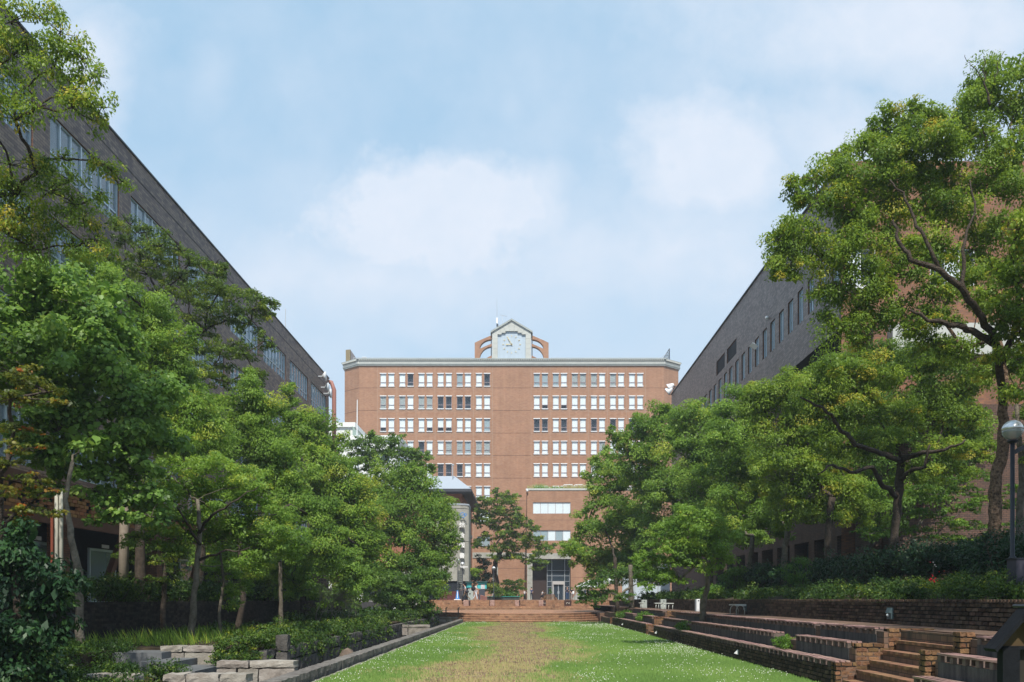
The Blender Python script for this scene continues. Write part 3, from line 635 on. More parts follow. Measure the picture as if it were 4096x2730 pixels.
for i in range(3): piece(stone_mesh('stone', .30, .28, .40, 700 + i, M_GRAND, rough=.01, nx=2, ny=2, nz=3), 'stone', t, (-5.85, 19.5, -.45 + .42 * i + .2))  # darker granite here puts the pillar's shade into its colour
mb = MB(); mb.ball((0, 0, 0), .5, 9); rs_ = random.Random(3)
mb.v = [(x * (.62 - .28 * max(z, 0)) + rs_.uniform(-.025, .025), y * .6 + rs_.uniform(-.03, .03), z * 1.05 + rs_.uniform(-.03, .03)) for x, y, z in mb.v]
o = mb.build('boulder', mat('brown_boulder', (0.20, 0.145, 0.11), .95, .2, col2=(0.10, 0.08, 0.065), scale=4, bump=.8), None, loc=(0, 0, 0)); o.location = (-4.95, 22.6, -.22); tag(o, 'pointed brown boulder standing in the sunken channel', 'boulder')
o = piece(o.data, 'boulder', None, (-5.35, 22.2, -.45), (0, .3, 1.2), (.7, .7, .5)); tag(o, 'small flat stone lying left of the pointed boulder', 'boulder')
# ---- pavers showing through the dry patch ---------------------------
def pavers():
    t = thing('paver_path', 'worn brick pavers showing through the dry grass down the middle', 'paving', (0, 20, 0))
    me = [stone_mesh('paver', .20, .13, .04, 800 + k, mat('paver', (0.25, 0.155, 0.115), .95, .15, col2=(0.13, 0.095, 0.075), scale=9, bump=.5, objrand=.25), rough=.004, nx=1, ny=1, nz=1) for k in range(3)]
    rs = random.Random(11); lst = []
    for j in range(0, 200):
        yy = 15.6 + j * .2
        for i in range(-16, 14):
            xx = i * .25 + (.125 if j % 2 else 0)
            if dryness(np.array([xx]), np.array([yy]))[0] > .6 and (rs.random() < .85): lst.append((xx + rs.uniform(-.01, .01), yy + rs.uniform(-.01, .01)))
    for i in range(48):
        for j in range(3): lst.append((-3.6 + i * .18, 37.3 + j * .17)) if rs.random() < .7 else 0
    lst.sort(key=lambda p: p[1])
    for p in lst[:300]: piece(rs.choice(me), 'paver', t, (p[0], p[1], .014 + rs.uniform(0, .006)), (0, 0, rs.uniform(-.05, .05)))
    mb = MB()
    for p in lst[300:]: mb.box(p[0] - .095, p[0] + .095, p[1] - .065, p[1] + .065, -.02, .03, 0, rs.random() + .001)
    o = mb.build('pavers', MATS['paver'], t); o['kind'] = 'stuff'
pavers()
# ---- brick stage and amphitheatre tiers ------------------------------
def ellipse(cx, cy, rx, ry, n=72): return [(cx + rx * math.cos(2 * math.pi * i / n), cy + ry * math.sin(2 * math.pi * i / n)) for i in range(n)]
stg = thing('brick_stage', 'oval brick stage with four curved steps at the head of the lawn', 'stage', (-.3, 66.5, 0))
for i in range(4):
    g = (3 - i) * .30; b = MB(); b.prism(ellipse(-.3, 66.4, 6.55 + g, 10.0 + g), -.1 if i == 0 else .16 * i - .02, .16 * (i + 1) - .055)
    b.build('step', M_BRK_W, stg)
    b = MB(); b.prism(ellipse(-.3, 66.4, 6.57 + g, 10.02 + g), .16 * (i + 1) - .055, .16 * (i + 1)); b.build('nosing', brick_mat('nosing_brick', (0.36, 0.17, 0.10), (0.43, 0.25, 0.15), (0.16, 0.11, 0.08), bw=.075, bh=.3, ms=.007, big=.25, stain=(0.14, 0.08, 0.06)), stg)
b = MB(); b.box(-12.6, -2, 60.2, 76.9, -1, .625); b.box(-2, 8.6, 66, 76.9, -1, .625); b.box(5.78, 8.6, 59.02, 65.98, -1, .622); struct('stage_surround', b, M_BRK_T)
tier = thing('amphitheatre_tiers', 'straight brick seating tiers rising behind the oval stage to the plaza', 'steps', (1.5, 78, .6))
for i, (yy, z0, z1) in enumerate(((76.9, .5, .82), (77.3, .6, .99), (78.2, .8, 1.14), (78.5, 1, 1.29), (78.8, 1.1, 1.43), (79.1, 1.2, 1.575))):
    b = MB(); b.box(-9.5, 17, yy, 79.6 if i < 5 else 79.5, z0, z1 - .05 + i * .0005); b.build('riser', M_BRK_W if i not in (1,) else M_BRK_W, tier)
    b = MB(); b.box(-9.52, 17.02, yy - .02, (77.3, 78.2, 78.5, 78.8, 79.1, 79.62)[i] - .001, z1 - .05, z1 + i * .0007); b.build('nosing', MATS['nosing_brick'], tier)
# ---- right-hand seating terraces -------------------------------------
X1, X2, X3, H1, H2, H3, HT = 5.75, 6.08, 6.60, .53, .87, 1.13, 1.085
segs = [(-3.0, 11.8), (14.6, 34.9), (36.9, 50.4), (52.0, 59.0)]
b = MB()
for (a, c) in segs:
    b.box(X1 + .10, X2 + .05, a + .01, c - .01, -1, H1 - .135); b.box(X2 + .04, X3 + .05, a + .01, c - .01, -1, H2 - .135); b.box(X3 + .04, X3 + .4, a + .01, c - .01, -1, HT - .03)
b.box(X3 + .35, 8.5, -3, 77, -1, HT); b.box(X3 + .35, 17, 60, 77, -1, HT - .004); struct('seating_terrace', b, M_BRK_T)
M_SEAT = mat('seat_plank', (0.36, 0.215, 0.185), .7, .3, col2=(0.25, 0.16, 0.14), scale=6, bump=.25, bscale=18, objrand=.14)
M_SUPP = mat('seat_block', (0.155, 0.12, 0.105), .9, .2, var=.3, scale=6, objrand=.2)
def plank_mesh(l): return stone_mesh('plank', l, .092, .046, int(l * 100), M_SEAT, rough=.0018, nx=6, ny=1, nz=1)
_pl = {}
def bench(label, X, H, y0, y1, zr, brick, seed=0):
    t = thing('bench', label, 'bench', (X, (y0 + y1) / 2, zr), 'long plank benches stepped along the lawn'); n = max(1, round((y1 - y0) / 1.8)); L = (y1 - y0) / n; rs = random.Random(seed)
    for i in range(n):
        for k in range(3):
            key = round(L, 3)
            if key not in _pl: _pl[key] = plank_mesh(L - .008)
            piece(_pl[key], 'plank', t, (X + .042 + k * .101, y0 + L * (i + .5), H - .023 + rs.uniform(-.002, .002)), (0, 0, R(90)))
    m = max(2, round((y1 - y0) / .32)); sb = MB(); sb.box(-.135, .135, -.04, .04, -.045, .045); sme = sb.mesh('support', M_SUPP)
    for i in range(m + 1):
        yy = y0 + .06 + (y1 - y0 - .12) * i / m; piece(sme, 'support', t, (X + .155, yy, H - .046 - .046))
    if brick:
        c = int((H - .138 - 0) / .0825); b = MB(); b.box(X + .045, X + .16, y0 + .005, y1 - .005, -.3, H - .139); b.build('wall_core', M_MORT, t)
        brick_run(t, (X + .02, y1), 0, -1, y1 - y0, H - .139 - c * .0825, c, M_BR2 if y0 > 13 else M_BR2, 300, seed)
    else:
        b = MB(); b.box(X + .03, X + .13, y0, y1, zr - .3, H - .139); b.build('riser', M_CONCD, t)
    return t
bench('long front plank bench on a brick wall beside the lawn, left of the steps', X1, H1, 14.62, 34.9, 0, True, 1)
bench('farther front plank bench on brick wall, near the stage', X1, H1, 36.95, 51.0, 0, True, 2)
bench('nearest front plank bench, right of the brick steps', X1, H1, 5.0, 11.75, 0, True, 3)
bench('middle row plank bench beside the near brick steps', X2, H2, 14.9, 17.75, H1 - .1, False, 4)
bench('middle row long plank bench between two planting pockets', X2, H2, 19.3, 28.7, H1 - .1, False, 5)
bench('middle row short bench left of the slender tree on the terrace', X2, H2, 30.4, 34.4, H1 - .1, False, 6)
bench('middle row bench right of the steps behind the dark notice board', X2, H2, 4.5, 11.7, H1 - .1, False, 7)
bench('top row plank bench directly left of the brick steps', X3, H3, 14.9, 17.7, H2 - .1, False, 8)
bench('top row longest plank bench under the steel garden seat', X3, H3, 18.0, 28.6, H2 - .1, False, 9)
bench('top row short bench beyond the slender tree trunk', X3, H3, 29.6, 34.3, H2 - .1, False, 10)
bench('top row bench at far right above the notice board', X3, H3, 4.5, 11.6, H2 - .1, False, 11)
bench('middle row bench near the stage with dark concrete riser', X2, H2, 37.4, 41.0, H1 - .1, False, 12)
bench('middle row bench farthest away beside the stage', X2, H2, 43.6, 49.6, H1 - .1, False, 13)
bench('top row bench farthest away below the grey utility boxes', X3, H3, 37.4, 47.5, H2 - .1, False, 14)
def cheek(label, Y, seed):
    t = thing('cheek_wall', label, 'wall', (6.4, Y, 0), 'stepped brick cheek walls of the terrace steps')
    for i, (xa, xb, za, zb) in enumerate(((X1 + .0, X1 + .42, .0, H1 - .03), (X1 + .38, X1 + 1.2, .0, H2 - .02), (X3 + .12, X3 + .98, .35, H3 - .01))):
        c = int(round((zb - za) / .0825)); b = MB(); b.box(xa + .02, xb - .02, Y + .02 + .002 * i, Y + .24 - .002 * i, za - .2, zb - .015 - .002 * i); b.build('wall_core', M_MORT, t)
        brick_run(t, (xa, Y - .006 * i), 1, 0, xb - xa, zb - c * .0825, c, M_BR1, 300, seed + i); brick_run(t, (xb - .001, Y + .25 + .004 * i), -1, 0, xb - xa, zb - c * .0825, c, M_BR1, 300, seed + i + 3)
cheek('stepped warm brick cheek wall at the near terrace steps', 14.6, 20)
cheek('stepped brick cheek wall half way along the terrace', 36.9, 30)
cheek('stepped brick cheek wall farthest away by the stage', 51.95, 40)
for lab, xa, Y, zt in (('short brick pillar at the end of the middle bench, right of the steps', 5.98, 11.82, H2 + .03), ('short brick pillar at the end of the top bench, right of the steps', 6.50, 11.82, H3 + .04)):
    t = thing('brick_pillar', lab, 'pillar', (xa + .12, Y + .12, 0)); c = 6
    b = MB(); b.box(xa + .03, xa + .21, Y + .02, Y + .2, 0, zt - .02); b.build('wall_core', M_MORT, t)
    brick_run(t, (xa, Y), 1, 0, .24, zt - c * .0825, c, M_BR1, 300, 50); brick_run(t, (xa + .005, Y + .24), 0, -1, .24, zt - c * .0825 + .0, c, M_BR1, 300, 51)
def stairs(label, ya, yb, n=6):
    t = thing('brick_steps', label, 'steps', (6.3, (ya + yb) / 2, 0)); h = HT / n; r = (7.3 - 5.85) / n
    for i in range(n):
        x = 5.85 + r * i; b = MB(); b.box(x + .02, 8.0, ya + .005, yb - .005, max(0, h * i - .05), h * (i + 1) - .05 - .0004 * (6 - i)); b.build('riser', M_BRK_T, t)
        b = MB(); nb = int((yb - ya) / .1); d = (yb - ya - .02) / nb
        for k in range(nb): b.box(x, x + r + .012, ya + .01 + k * d + .003, ya + .01 + (k + 1) * d - .003, h * (i + 1) - .052, h * (i + 1), 0, ((k * 37 + i * 11) % 97) / 97 + .001)
        o = b.build('tread_bricks', mat('tread_brick', (0.30, 0.155, 0.085), .9, .2, col2=(0.17, 0.10, 0.065), scale=8, bump=.4, objrand=.35), t); o['kind'] = 'stuff'
stairs('wide brick steps cutting through the benches at the right', 11.9, 14.55)
stairs('narrow brick steps half way along the terrace benches', 34.95, 36.85)
stairs('narrow brick steps farthest away next to the stage', 51.05, 51.9)
# retaining wall behind the terrace
rw = thing('retaining_wall', 'long low dark brick retaining wall holding the hedge bank on the right', 'wall', (8.36, 20, HT))
b = MB(); b.box(8.43, 8.60, 2, 60, HT - .1, 1.575); b.build('wall_core', M_MORT, rw)
brick_run(rw, (8.38, 60), 0, -1, 52, HT, 6, M_BR2, 300, 60, order=lambda t: abs(t[1] - 13) if t[1] > 12.0 else 99)
b = MB(); k = 0; y = 8.0
me = stone_mesh('coping_brick', .24, .094, .07, 901, M_BR2, rough=.003, nx=2, ny=1, nz=1); mbx = MB()
while y < 60:
    if 12.5 < y < 40: piece(me, 'coping_brick', rw, (8.48, y, 1.615), (0, 0, 0))
    else: mbx.box(8.36, 8.60, y - .047, y + .047, 1.58, 1.65, 0, (k * .37) % 1 + .001)
    y += .1025; k += 1
o = mbx.build('coping_bricks', M_BR2, rw); o['kind'] = 'stuff'
lw = thing('retaining_wall', 'tall blackened brick retaining wall behind the tree trunks on the left', 'wall', (-12.5, 30, .5))
b = MB(); b.box(-12.68, -12.53, 10, 62, .3, 1.57); b.build('wall_core', M_MORT, lw)
brick_run(lw, (-12.48, 14), 0, 1, 46, .5, 13, M_BR3, 300, 61, order=lambda t: abs(t[1] - 18.5) + abs(t[2] - 1) * .2)
for i, (yy, zz, X_) in enumerate(((24.5 - 6.4, 1.42, 8.37), (30.6 - .8, 1.42, 8.37), (37.6, 1.42, 8.37))):
    t = thing('wall_light', ('teal hooded wall light low on the retaining wall, nearest the camera', 'second teal hooded wall light along the retaining wall', 'small grey hooded wall light farthest along the retaining wall')[i], 'light', (X_, yy, zz), 'hooded lights set in the retaining wall')
    y0 = yy; b = MB(); b.box(X_ - .03, X_ + .03, y0 - .11, y0 + .11, 1.2, 1.46); b.build('back_plate', mat('teal_metal', (0.07, 0.11, 0.12), .5, .4, var=.2), t)
    b = MB(); b.add([(X_ - .03, y0 - .10, 1.45), (X_ - .07, y0 - .10, 1.34), (X_ - .03, y0 - .10, 1.33), (X_ - .03, y0 + .10, 1.45), (X_ - .07, y0 + .10, 1.34), (X_ - .03, y0 + .10, 1.33)], [(0, 1, 2), (3, 5, 4), (0, 3, 4, 1), (1, 4, 5, 2)]); b.build('hood', MATS['teal_metal'], t)
    b = MB(); b.ball((X_ - .06, y0, 1.29), .035, 8); b.build('lamp', mat('frosted', (.5, .55, .55), .4), t)
lab = ['small white hooded light on the bench wall, nearest the camera', 'small white hooded light on the bench wall by the first gap', 'small white hooded light on the far bench wall near the stage']
for i, yy in enumerate((21.3, 34.1, 45.5)):
    X_ = X1 + .02; b = MB(); b.add([(X_, yy - .05, .30), (X_ - .09, yy - .05, .2), (X_, yy - .05, .17), (X_, yy + .05, .30), (X_ - .09, yy + .05, .2), (X_, yy + .05, .17)], [(0, 1, 2), (3, 5, 4), (0, 3, 4, 1), (1, 4, 5, 2), (0, 2, 5, 3)])
    o = b.build('step_light', mat('white_metal', (.75, .76, .74), .4), None); tag(o, lab[i], 'light', 'white step lights along the bench wall')
# ================================================================ buildings
def facade(mb, O, D, N, u0, u1, v0, v1, ops, depth, mw=0, mr=0, mbk=None):
    """wall plane through O along D (xy unit) with real openings; N = outward normal (xy)"""
    us = sorted({round(u, 4) for u in [u0, u1] + [o[0] for o in ops] + [o[1] for o in ops] if u0 <= u <= u1}); vs = sorted({round(v, 4) for v in [v0, v1] + [o[2] for o in ops] + [o[3] for o in ops] if v0 <= v <= v1})
    P = lambda u, v, w=0.0: (O[0] + D[0] * u + N[0] * w, O[1] + D[1] * u + N[1] * w, v)
    for i in range(len(us) - 1):
        run = None
        for j in range(len(vs) - 1):
            um, vm = (us[i] + us[i + 1]) / 2, (vs[j] + vs[j + 1]) / 2
            hole = any(o[0] < um < o[1] and o[2] < vm < o[3] for o in ops)
            if hole:
                if run is not None: mb.quad(P(us[i], run), P(us[i + 1], run), P(us[i + 1], vs[j]), P(us[i], vs[j]), mw); run = None
            elif run is None: run = vs[j]
        if run is not None: mb.quad(P(us[i], run), P(us[i + 1], run), P(us[i + 1], vs[-1]), P(us[i], vs[-1]), mw)
    for (a, c, e, f) in ops:
        d = -depth
        mb.quad(P(a, e), P(a, f), P(a, f, d), P(a, e, d), mr); mb.quad(P(c, e), P(c, e, d), P(c, f, d), P(c, f), mr)
        mb.quad(P(a, e), P(a, e, d), P(c, e, d), P(c, e), mr); mb.quad(P(a, f), P(c, f), P(c, f, d), P(a, f, d), mr)
        if mbk is not None: mb.quad(P(a, e, d), P(c, e, d), P(c, f, d), P(a, f, d), mbk)
M_MAIN = brick_mat('main_brick', (0.290, 0.146, 0.086), (0.350, 0.195, 0.118), (0.30, 0.20, 0.15), bw=.36, bh=.13, ms=.012, big=.13, bump=.15)
M_CREAM = mat('cream_stone', (0.46, 0.475, 0.45), .85, .2, var=.10, scale=.8)
M_GREYST = mat('grey_stone', (0.33, 0.36, 0.35), .85, .2, var=.15, scale=1.5)
M_WFR = mat('window_white', (0.70, 0.72, 0.74), .5, .3)
M_BLIND = mat('blind', (0.86, 0.88, 0.88), .9, .1); M_BLINDG = mat('grey_blind', (0.36, 0.42, 0.44), .9, .1); M_ROOM = mat('dark_room', (0.03, 0.035, 0.045), .9, .1)
M_PFR = mat('mauve_frame', (0.30, 0.25, 0.27), .5, .3)
GL = glass_mat('window_glass', trans=.975); GLD = glass_mat('dark_glass', (0.035, 0.05, 0.07), trans=.25)
M_JOINT = mat('panel_joint', (0.36, 0.27, 0.21), .9, .1); M_JOIND = mat('dark_joint', (0.13, 0.075, 0.055), .9, .1)
# ---- main brick block -------------------------------------------------
Ym = 133.0; kx = lambda p: wx(p, Ym); kz = lambda p: wz(p, Ym)
main = thing('main_building', 'long red brick academic block with chamfered ends, stone cornice and clock gable', 'building', (0, Ym, 1.56))
XL, XR, XCL, XCR, YC = kx(1436), kx(2655), wx(1378.7, 135.3), wx(2713.5, 135.3), 135.3
ztop = kz(1464); zb = 1.5
cols = [1350 + .319 * z for p in (530, 770, 1010, 1250, 1490, 1730) for z in (p + 7, p + 109)] + [2050 + .319 * z for p in (261, 500, 738, 978, 1217, 1455) for z in (p + 7, p + 109)]
ow, oh, pit = .97, 2.02, 90.25
rowtop = [1496.5 + pit * i for i in range(6)]
ops = []
for r_, yt in enumerate(rowtop):
    for c_, x in enumerate(cols): ops.append((kx(x), kx(x) + ow, kz(yt) - oh, kz(yt), r_, c_))
big = [(kx(1909), kx(1960), kz(2087), kz(2049)), (kx(1909), kx(1960), kz(2187), kz(2146))]
mb = MB(); facade(mb, (0, Ym), (1, 0), (0, -1), XL, XR, zb, ztop, [o[:4] for o in ops] + big, .45, 0, 0, 1)
mb.quad((XL, Ym, zb), (XCL, YC, zb), (XCL, YC, ztop), (XL, Ym, ztop)); mb.quad((XR, Ym, zb), (XCR, YC, zb), (XCR, YC, ztop), (XR, Ym, ztop))
mb.quad((XCL, YC, zb), (XCL, 158, zb), (XCL, 158, ztop), (XCL, YC, ztop)); mb.quad((XCR, YC, zb), (XCR, 158, zb), (XCR, 158, ztop), (XCR, YC, ztop)); mb.quad((XCL, 158, zb), (XCR, 158, zb), (XCR, 158, ztop), (XCL, 158, ztop))
mb.build('wall', [M_MAIN, M_ROOM], main)
foot = [(XL, Ym), (XR, Ym), (XCR, YC), (XCR, 158), (XCL, 158), (XCL, YC)]
def ring(g): return [(XL - g * .4, Ym - g), (XR + g * .4, Ym - g), (XCR + g, YC - g * .5), (XCR + g, 158), (XCL - g, 158), (XCL - g, YC - g * .5)]
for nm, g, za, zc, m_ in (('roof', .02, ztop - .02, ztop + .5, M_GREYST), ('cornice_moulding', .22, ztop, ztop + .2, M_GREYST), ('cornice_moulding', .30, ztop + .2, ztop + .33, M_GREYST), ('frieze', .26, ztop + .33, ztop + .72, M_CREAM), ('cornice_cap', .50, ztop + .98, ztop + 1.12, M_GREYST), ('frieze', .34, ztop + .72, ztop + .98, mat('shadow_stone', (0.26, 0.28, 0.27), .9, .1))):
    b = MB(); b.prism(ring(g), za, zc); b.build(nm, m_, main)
b = MB(); n = 168
for i in range(n):
    x = XL + (XR - XL) * (i + .5) / n; b.box(x - .075, x + .075, Ym - .48, Ym - .3, ztop + .76, ztop + .975)
for (p, q) in (((XL, Ym), (XCL, YC)), ((XR, Ym), (XCR, YC))):
    for i in range(12):
        t = (i + .7) / 12; x = p[0] + (q[0] - p[0]) * t; y = p[1] + (q[1] - p[1]) * t; b.box(x - .09 + (.3 if x > 0 else -.3), x + .09 + (.3 if x > 0 else -.3), y - .45, y - .2, ztop + .76, ztop + .975)
o = b.build('dentils', M_CREAM, main); o['kind'] = 'stuff'
# joints between precast panels
b = MB()
for x in [1350 + .319 * z for z in (502, 744, 984, 1222, 1462, 1703, 1943)] + [2050 + .319 * z for z in (233, 472, 712, 950, 1190, 1428, 1666)]: b.box(kx(x) - .025, kx(x) + .025, Ym - .006, Ym + .02, zb, ztop)
for i in range(9):
    z = kz(1553.5 + pit * i)
    if z < 3: break
    for (a, c) in ((1350 + .319 * 502, 1350 + .319 * 1943), (2050 + .319 * 233, 2050 + .319 * 1666)):
        b.box(kx(a), kx(c), Ym - .009, Ym + .02, z - .02, z + .02); b.box(kx(a), kx(c), Ym - .009, Ym + .02, z - .14, z - .11)
b.build('pale_joint', M_JOINT, main)
b = MB()
for i in range(10):
    z = kz(1552.5 + pit * i)
    if z < 3: break
    for (a, c) in ((1436, 1350 + .319 * 502 - .5), (1350 + .319 * 1943 + .5, 2050 + .319 * 233 - .5), (2050 + .319 * 1666 + .5, 2655)): b.box(kx(a), kx(c), Ym - .008, Ym + .02, z - .03, z + .03)
    for (p, q, s) in (((XL, Ym), (XCL, YC), -1), ((XR, Ym), (XCR, YC), 1)):
        d = Vector((q[0] - p[0], q[1] - p[1], 0)) / 2; c = Vector((p[0], p[1], z)) + d; nrm = Vector((s * abs(d.y), -abs(d.x), 0)).normalized(); b.obox(c, d, nrm * .012, (0, 0, .03))
b.build('dark_joint', M_JOIND, main)
# windows (shared meshes)
def local(name, mb_, m_): return mb_.mesh(name, m_)
fb = MB(); t = .045
for (a, c, e, f) in ((0, t, 0, oh), (ow - t, ow, 0, oh), (t, ow - t, 0, t), (t, ow - t, oh - t, oh), (t, ow - t, .58, .65)): fb.box(a, c, .02, .09, e, f)
me_f = fb.mesh('window', M_PFR)
pb = MB(); pb.box(t, ow - t, .045, .055, t, oh - t); me_p = pb.mesh('pane', GL)
bb = MB(); bb.box(t, ow - t, .12, .13, .03, oh - .03); me_b = bb.mesh('blind', M_BLIND); me_bg = bb.mesh('blind', M_BLINDG)
hb = MB(); hb.box(t, ow - t, .12, .13, .60, oh - .03); me_h = hb.mesh('blind', M_BLIND)
cb_ = MB()
for i in range(9): cb_.box(t + i * .098, t + i * .098 + .06, .12 + .02 * (i % 2), .13 + .02 * (i % 2), .03, oh - .03)
me_c = cb_.mesh('curtain', mat('curtain', (.62, .65, .62), .9, .1))
lb_ = MB(); lb_.box(-.07, ow + .07, -.13, .0, oh + .0, oh + .13); me_l = lb_.mesh('lintel', M_WFR)
sb_ = MB(); sb_.box(-.07, ow + .07, -.14, .0, -.10, .0); sb_.box(-.0, ow, -.10, -.001, -.17, -.10); me_s = sb_.mesh('sill', M_WFR)
dark = {(1, 6), (1, 7), (1, 8), (1, 9), (0, 3), (4, 6), (4, 7), (4, 8), (2, 13), (2, 15), (2, 18), (2, 20), (3, 4), (3, 2), (2, 12), (2, 22), (2, 23), (0, 11)}
half = {(2, 5), (2, 6), (2, 7), (1, 13), (2, 0), (1, 15)}; grey = {(0, 8), (0, 11), (0, 12), (0, 13), (0, 14), (2, 11), (1, 13), (3, 9)}; curt = {(0, 16), (0, 17), (3, 8), (3, 10), (3, 11), (3, 7), (1, 4), (1, 5), (0, 18), (0, 20), (1, 0), (1, 2), (3, 19)}
for (a, c, e, f, r_, c_) in ops:
    w = piece(me_f, 'window', main, (a, Ym, e)); k = (r_, c_)
    piece(me_p, 'pane', w, (a, Ym, e)); piece(me_l, 'lintel', w, (a, Ym, e)); piece(me_s, 'sill', w, (a, Ym, e))
    if k in dark: pass
    elif k in half: piece(me_h, 'blind', w, (a, Ym, e))
    elif k in curt: piece(me_c, 'curtain', w, (a, Ym, e))
    else: piece(me_bg if k in grey else me_b, 'blind', w, (a, Ym, e))
def strip_window(parent, x0, x1, y, z0, z1, n, blinds, nm='window', fr=None):
    b = MB(); t = .05
    b.box(x0, x1, y, y + .08, z0, z0 + t); b.box(x0, x1, y, y + .08, z1 - t, z1)
    for i in range(n + 1):
        x = x0 + (x1 - x0 - t) * i / n; b.box(x, x + t, y + .001, y + .079, z0 + t, z1 - t)
    w = b.build(nm, fr or M_PFR, parent)
    for i in range(n):
        a = x0 + (x1 - x0 - t) * i / n + t; c = x0 + (x1 - x0 - t) * (i + 1) / n
        p = MB(); p.box(a, c, y + .03, y + .04, z0 + t, z1 - t); p.build('pane', GL, w)
        if blinds[i]: q = MB(); q.box(a, c, y + .12, y + .13, z0 + .03, z1 - .03); q.build('blind', (M_BLIND, M_BLINDG)[blinds[i] - 1], w)
    return w
strip_window(main, *big[0][:2], Ym + .05, *big[0][2:], 3, (1, 1, 1)); strip_window(main, *big[1][:2], Ym + .05, *big[1][2:], 2, (2, 2))
# clock gable
cg = thing('clock_gable', 'stone clock gable with pale blue face and gold hands on the roof', 'clock', (kx(2046.6), Ym, ztop + 1.1))
yf = Ym - .3; zc0 = kz(1440)
cxs = [1968.9, 1990.6, 2022.5 - 16, 2022.5]; 
gx = lambda p: kx(p); pts_out = [(1968.9, 1440), (1968.9, 1331), (2046.6, 1285), (2124.3, 1331), (2124.3, 1440)]
steps_l = [(1990.6, 1440), (1990.6, 1340.5), (2006.5, 1340.5), (2006.5, 1334), (2022.5, 1334), (2022.5, 1327.5)]
steps_r = [(2070.7, 1327.5), (2070.7, 1334), (2086.5, 1334), (2086.5, 1340.5), (2102, 1340.5), (2102, 1440)]
b = MB()
# surround built as stone panels (voussoirs) with joints
def pan(pts):
    c = (sum(p[0] for p in pts) / len(pts), sum(p[1] for p in pts) / len(pts)); q = [(p[0] + (c[0] - p[0]) * .02, p[1] + (c[1] - p[1]) * .02) for p in pts]
    m = MB(); m.extr([(gx(p[0]), yf, kz(p[1])) for p in q], (0, .5, 0)); m.build('stone_panel', M_CREAM, cg)
for s in (0, 1):
    mx_ = lambda p: (2 * 2046.6 - p[0], p[1]) if s else p
    ed = [1440, 1419, 1398, 1377.5, 1357, 1334]
    for i in range(5): pan([mx_(p) for p in ((1968.9, ed[i]), (1990.6, ed[i]), (1990.6, max(ed[i + 1], 1340.5)), (1968.9, ed[i + 1]))])
    pan([mx_(p) for p in ((1968.9, 1334), (1990.6, 1340.5), (2006.5, 1340.5), (1994, 1316))]); pan([mx_(p) for p in ((1994, 1316), (2006.5, 1340.5), (2006.5, 1334), (2022.5, 1334), (2013, 1305))])
    pan([mx_(p) for p in ((2013, 1305), (2022.5, 1334), (2022.5, 1327.5), (2038, 1327.5), (2034, 1292.5))])
pan([(2034, 1292.5), (2038, 1327.5), (2055, 1327.5), (2059, 1292.5), (2046.6, 1285.5)])
b = MB(); b.extr([(gx(x), yf + .02, kz(z)) for x, z in pts_out], (0, 5.0, 0)); 
b = MB(); b.extr([(gx(x), yf + .35, kz(z)) for x, z in [(1969.5, 1440), (1969.5, 1332), (2046.6, 1287), (2123.7, 1332), (2123.7, 1440)]], (0, 3.2, 0)); b.build('clock_house', M_GREYST, cg)
b = MB(); b.extr([(gx(x), yf + .3, kz(z)) for x, z in steps_l + steps_r], (0, .04, 0)); b.build('clock_face', mat('face_blue', (0.40, 0.48, 0.56), .7, .3, var=.10, scale=1.5, streak=True), cg)
for s in (0, 1):
    f_ = (lambda x: 2 * 2046.6 - x) if s else (lambda x: x)
    b = MB(); b.extr([(gx(f_(x)), yf - .25, kz(z)) for x, z in ((1962.5, 1336), (1962.5, 1329), (2046.6, 1279), (2046.6, 1286))], (0, 4.0, 0)); b.build('roof', M_GREYST, cg)
gold = mat('gold_paint', (0.62, 0.52, 0.28), .45, .5); cxk, czk, rk = gx(2046.6), kz(1379), 34 * Ym / F
for i in range(12):
    a = i * math.pi / 6; d = Vector((math.sin(a), 0, math.cos(a))); e = Vector((math.cos(a), 0, -math.sin(a))); b = MB(); b.obox(Vector((cxk, yf + .25, czk)) + d * rk, d * .11, (0, .05, 0), e * .05); b.build('hour_mark', gold, cg)
for nm, ang, ln, w in (('hour_hand', -92.5, .95, .07), ('minute_hand', -30, 1.25, .055)):
    a = R(ang); d = Vector((math.sin(a), 0, math.cos(a))); e = Vector((math.cos(a), 0, -math.sin(a))); c = Vector((cxk, yf + .15, czk)); b = MB()
    b.obox(c + d * (ln * .42), d * (ln * .58), (0, .03, 0), e * w * .7); b.obox(c + d * ln * .8, d * ln * .15, (0, .034, 0), e * w); b.build(nm, gold, cg)
b = MB(); b.lathe((0, 0, 0), [(.12, 0), (.12, .05)], 12); b.v = [(cxk + x, yf + .12 + z, czk + y) for x, y, z in b.v]; b.build('hub', gold, cg)
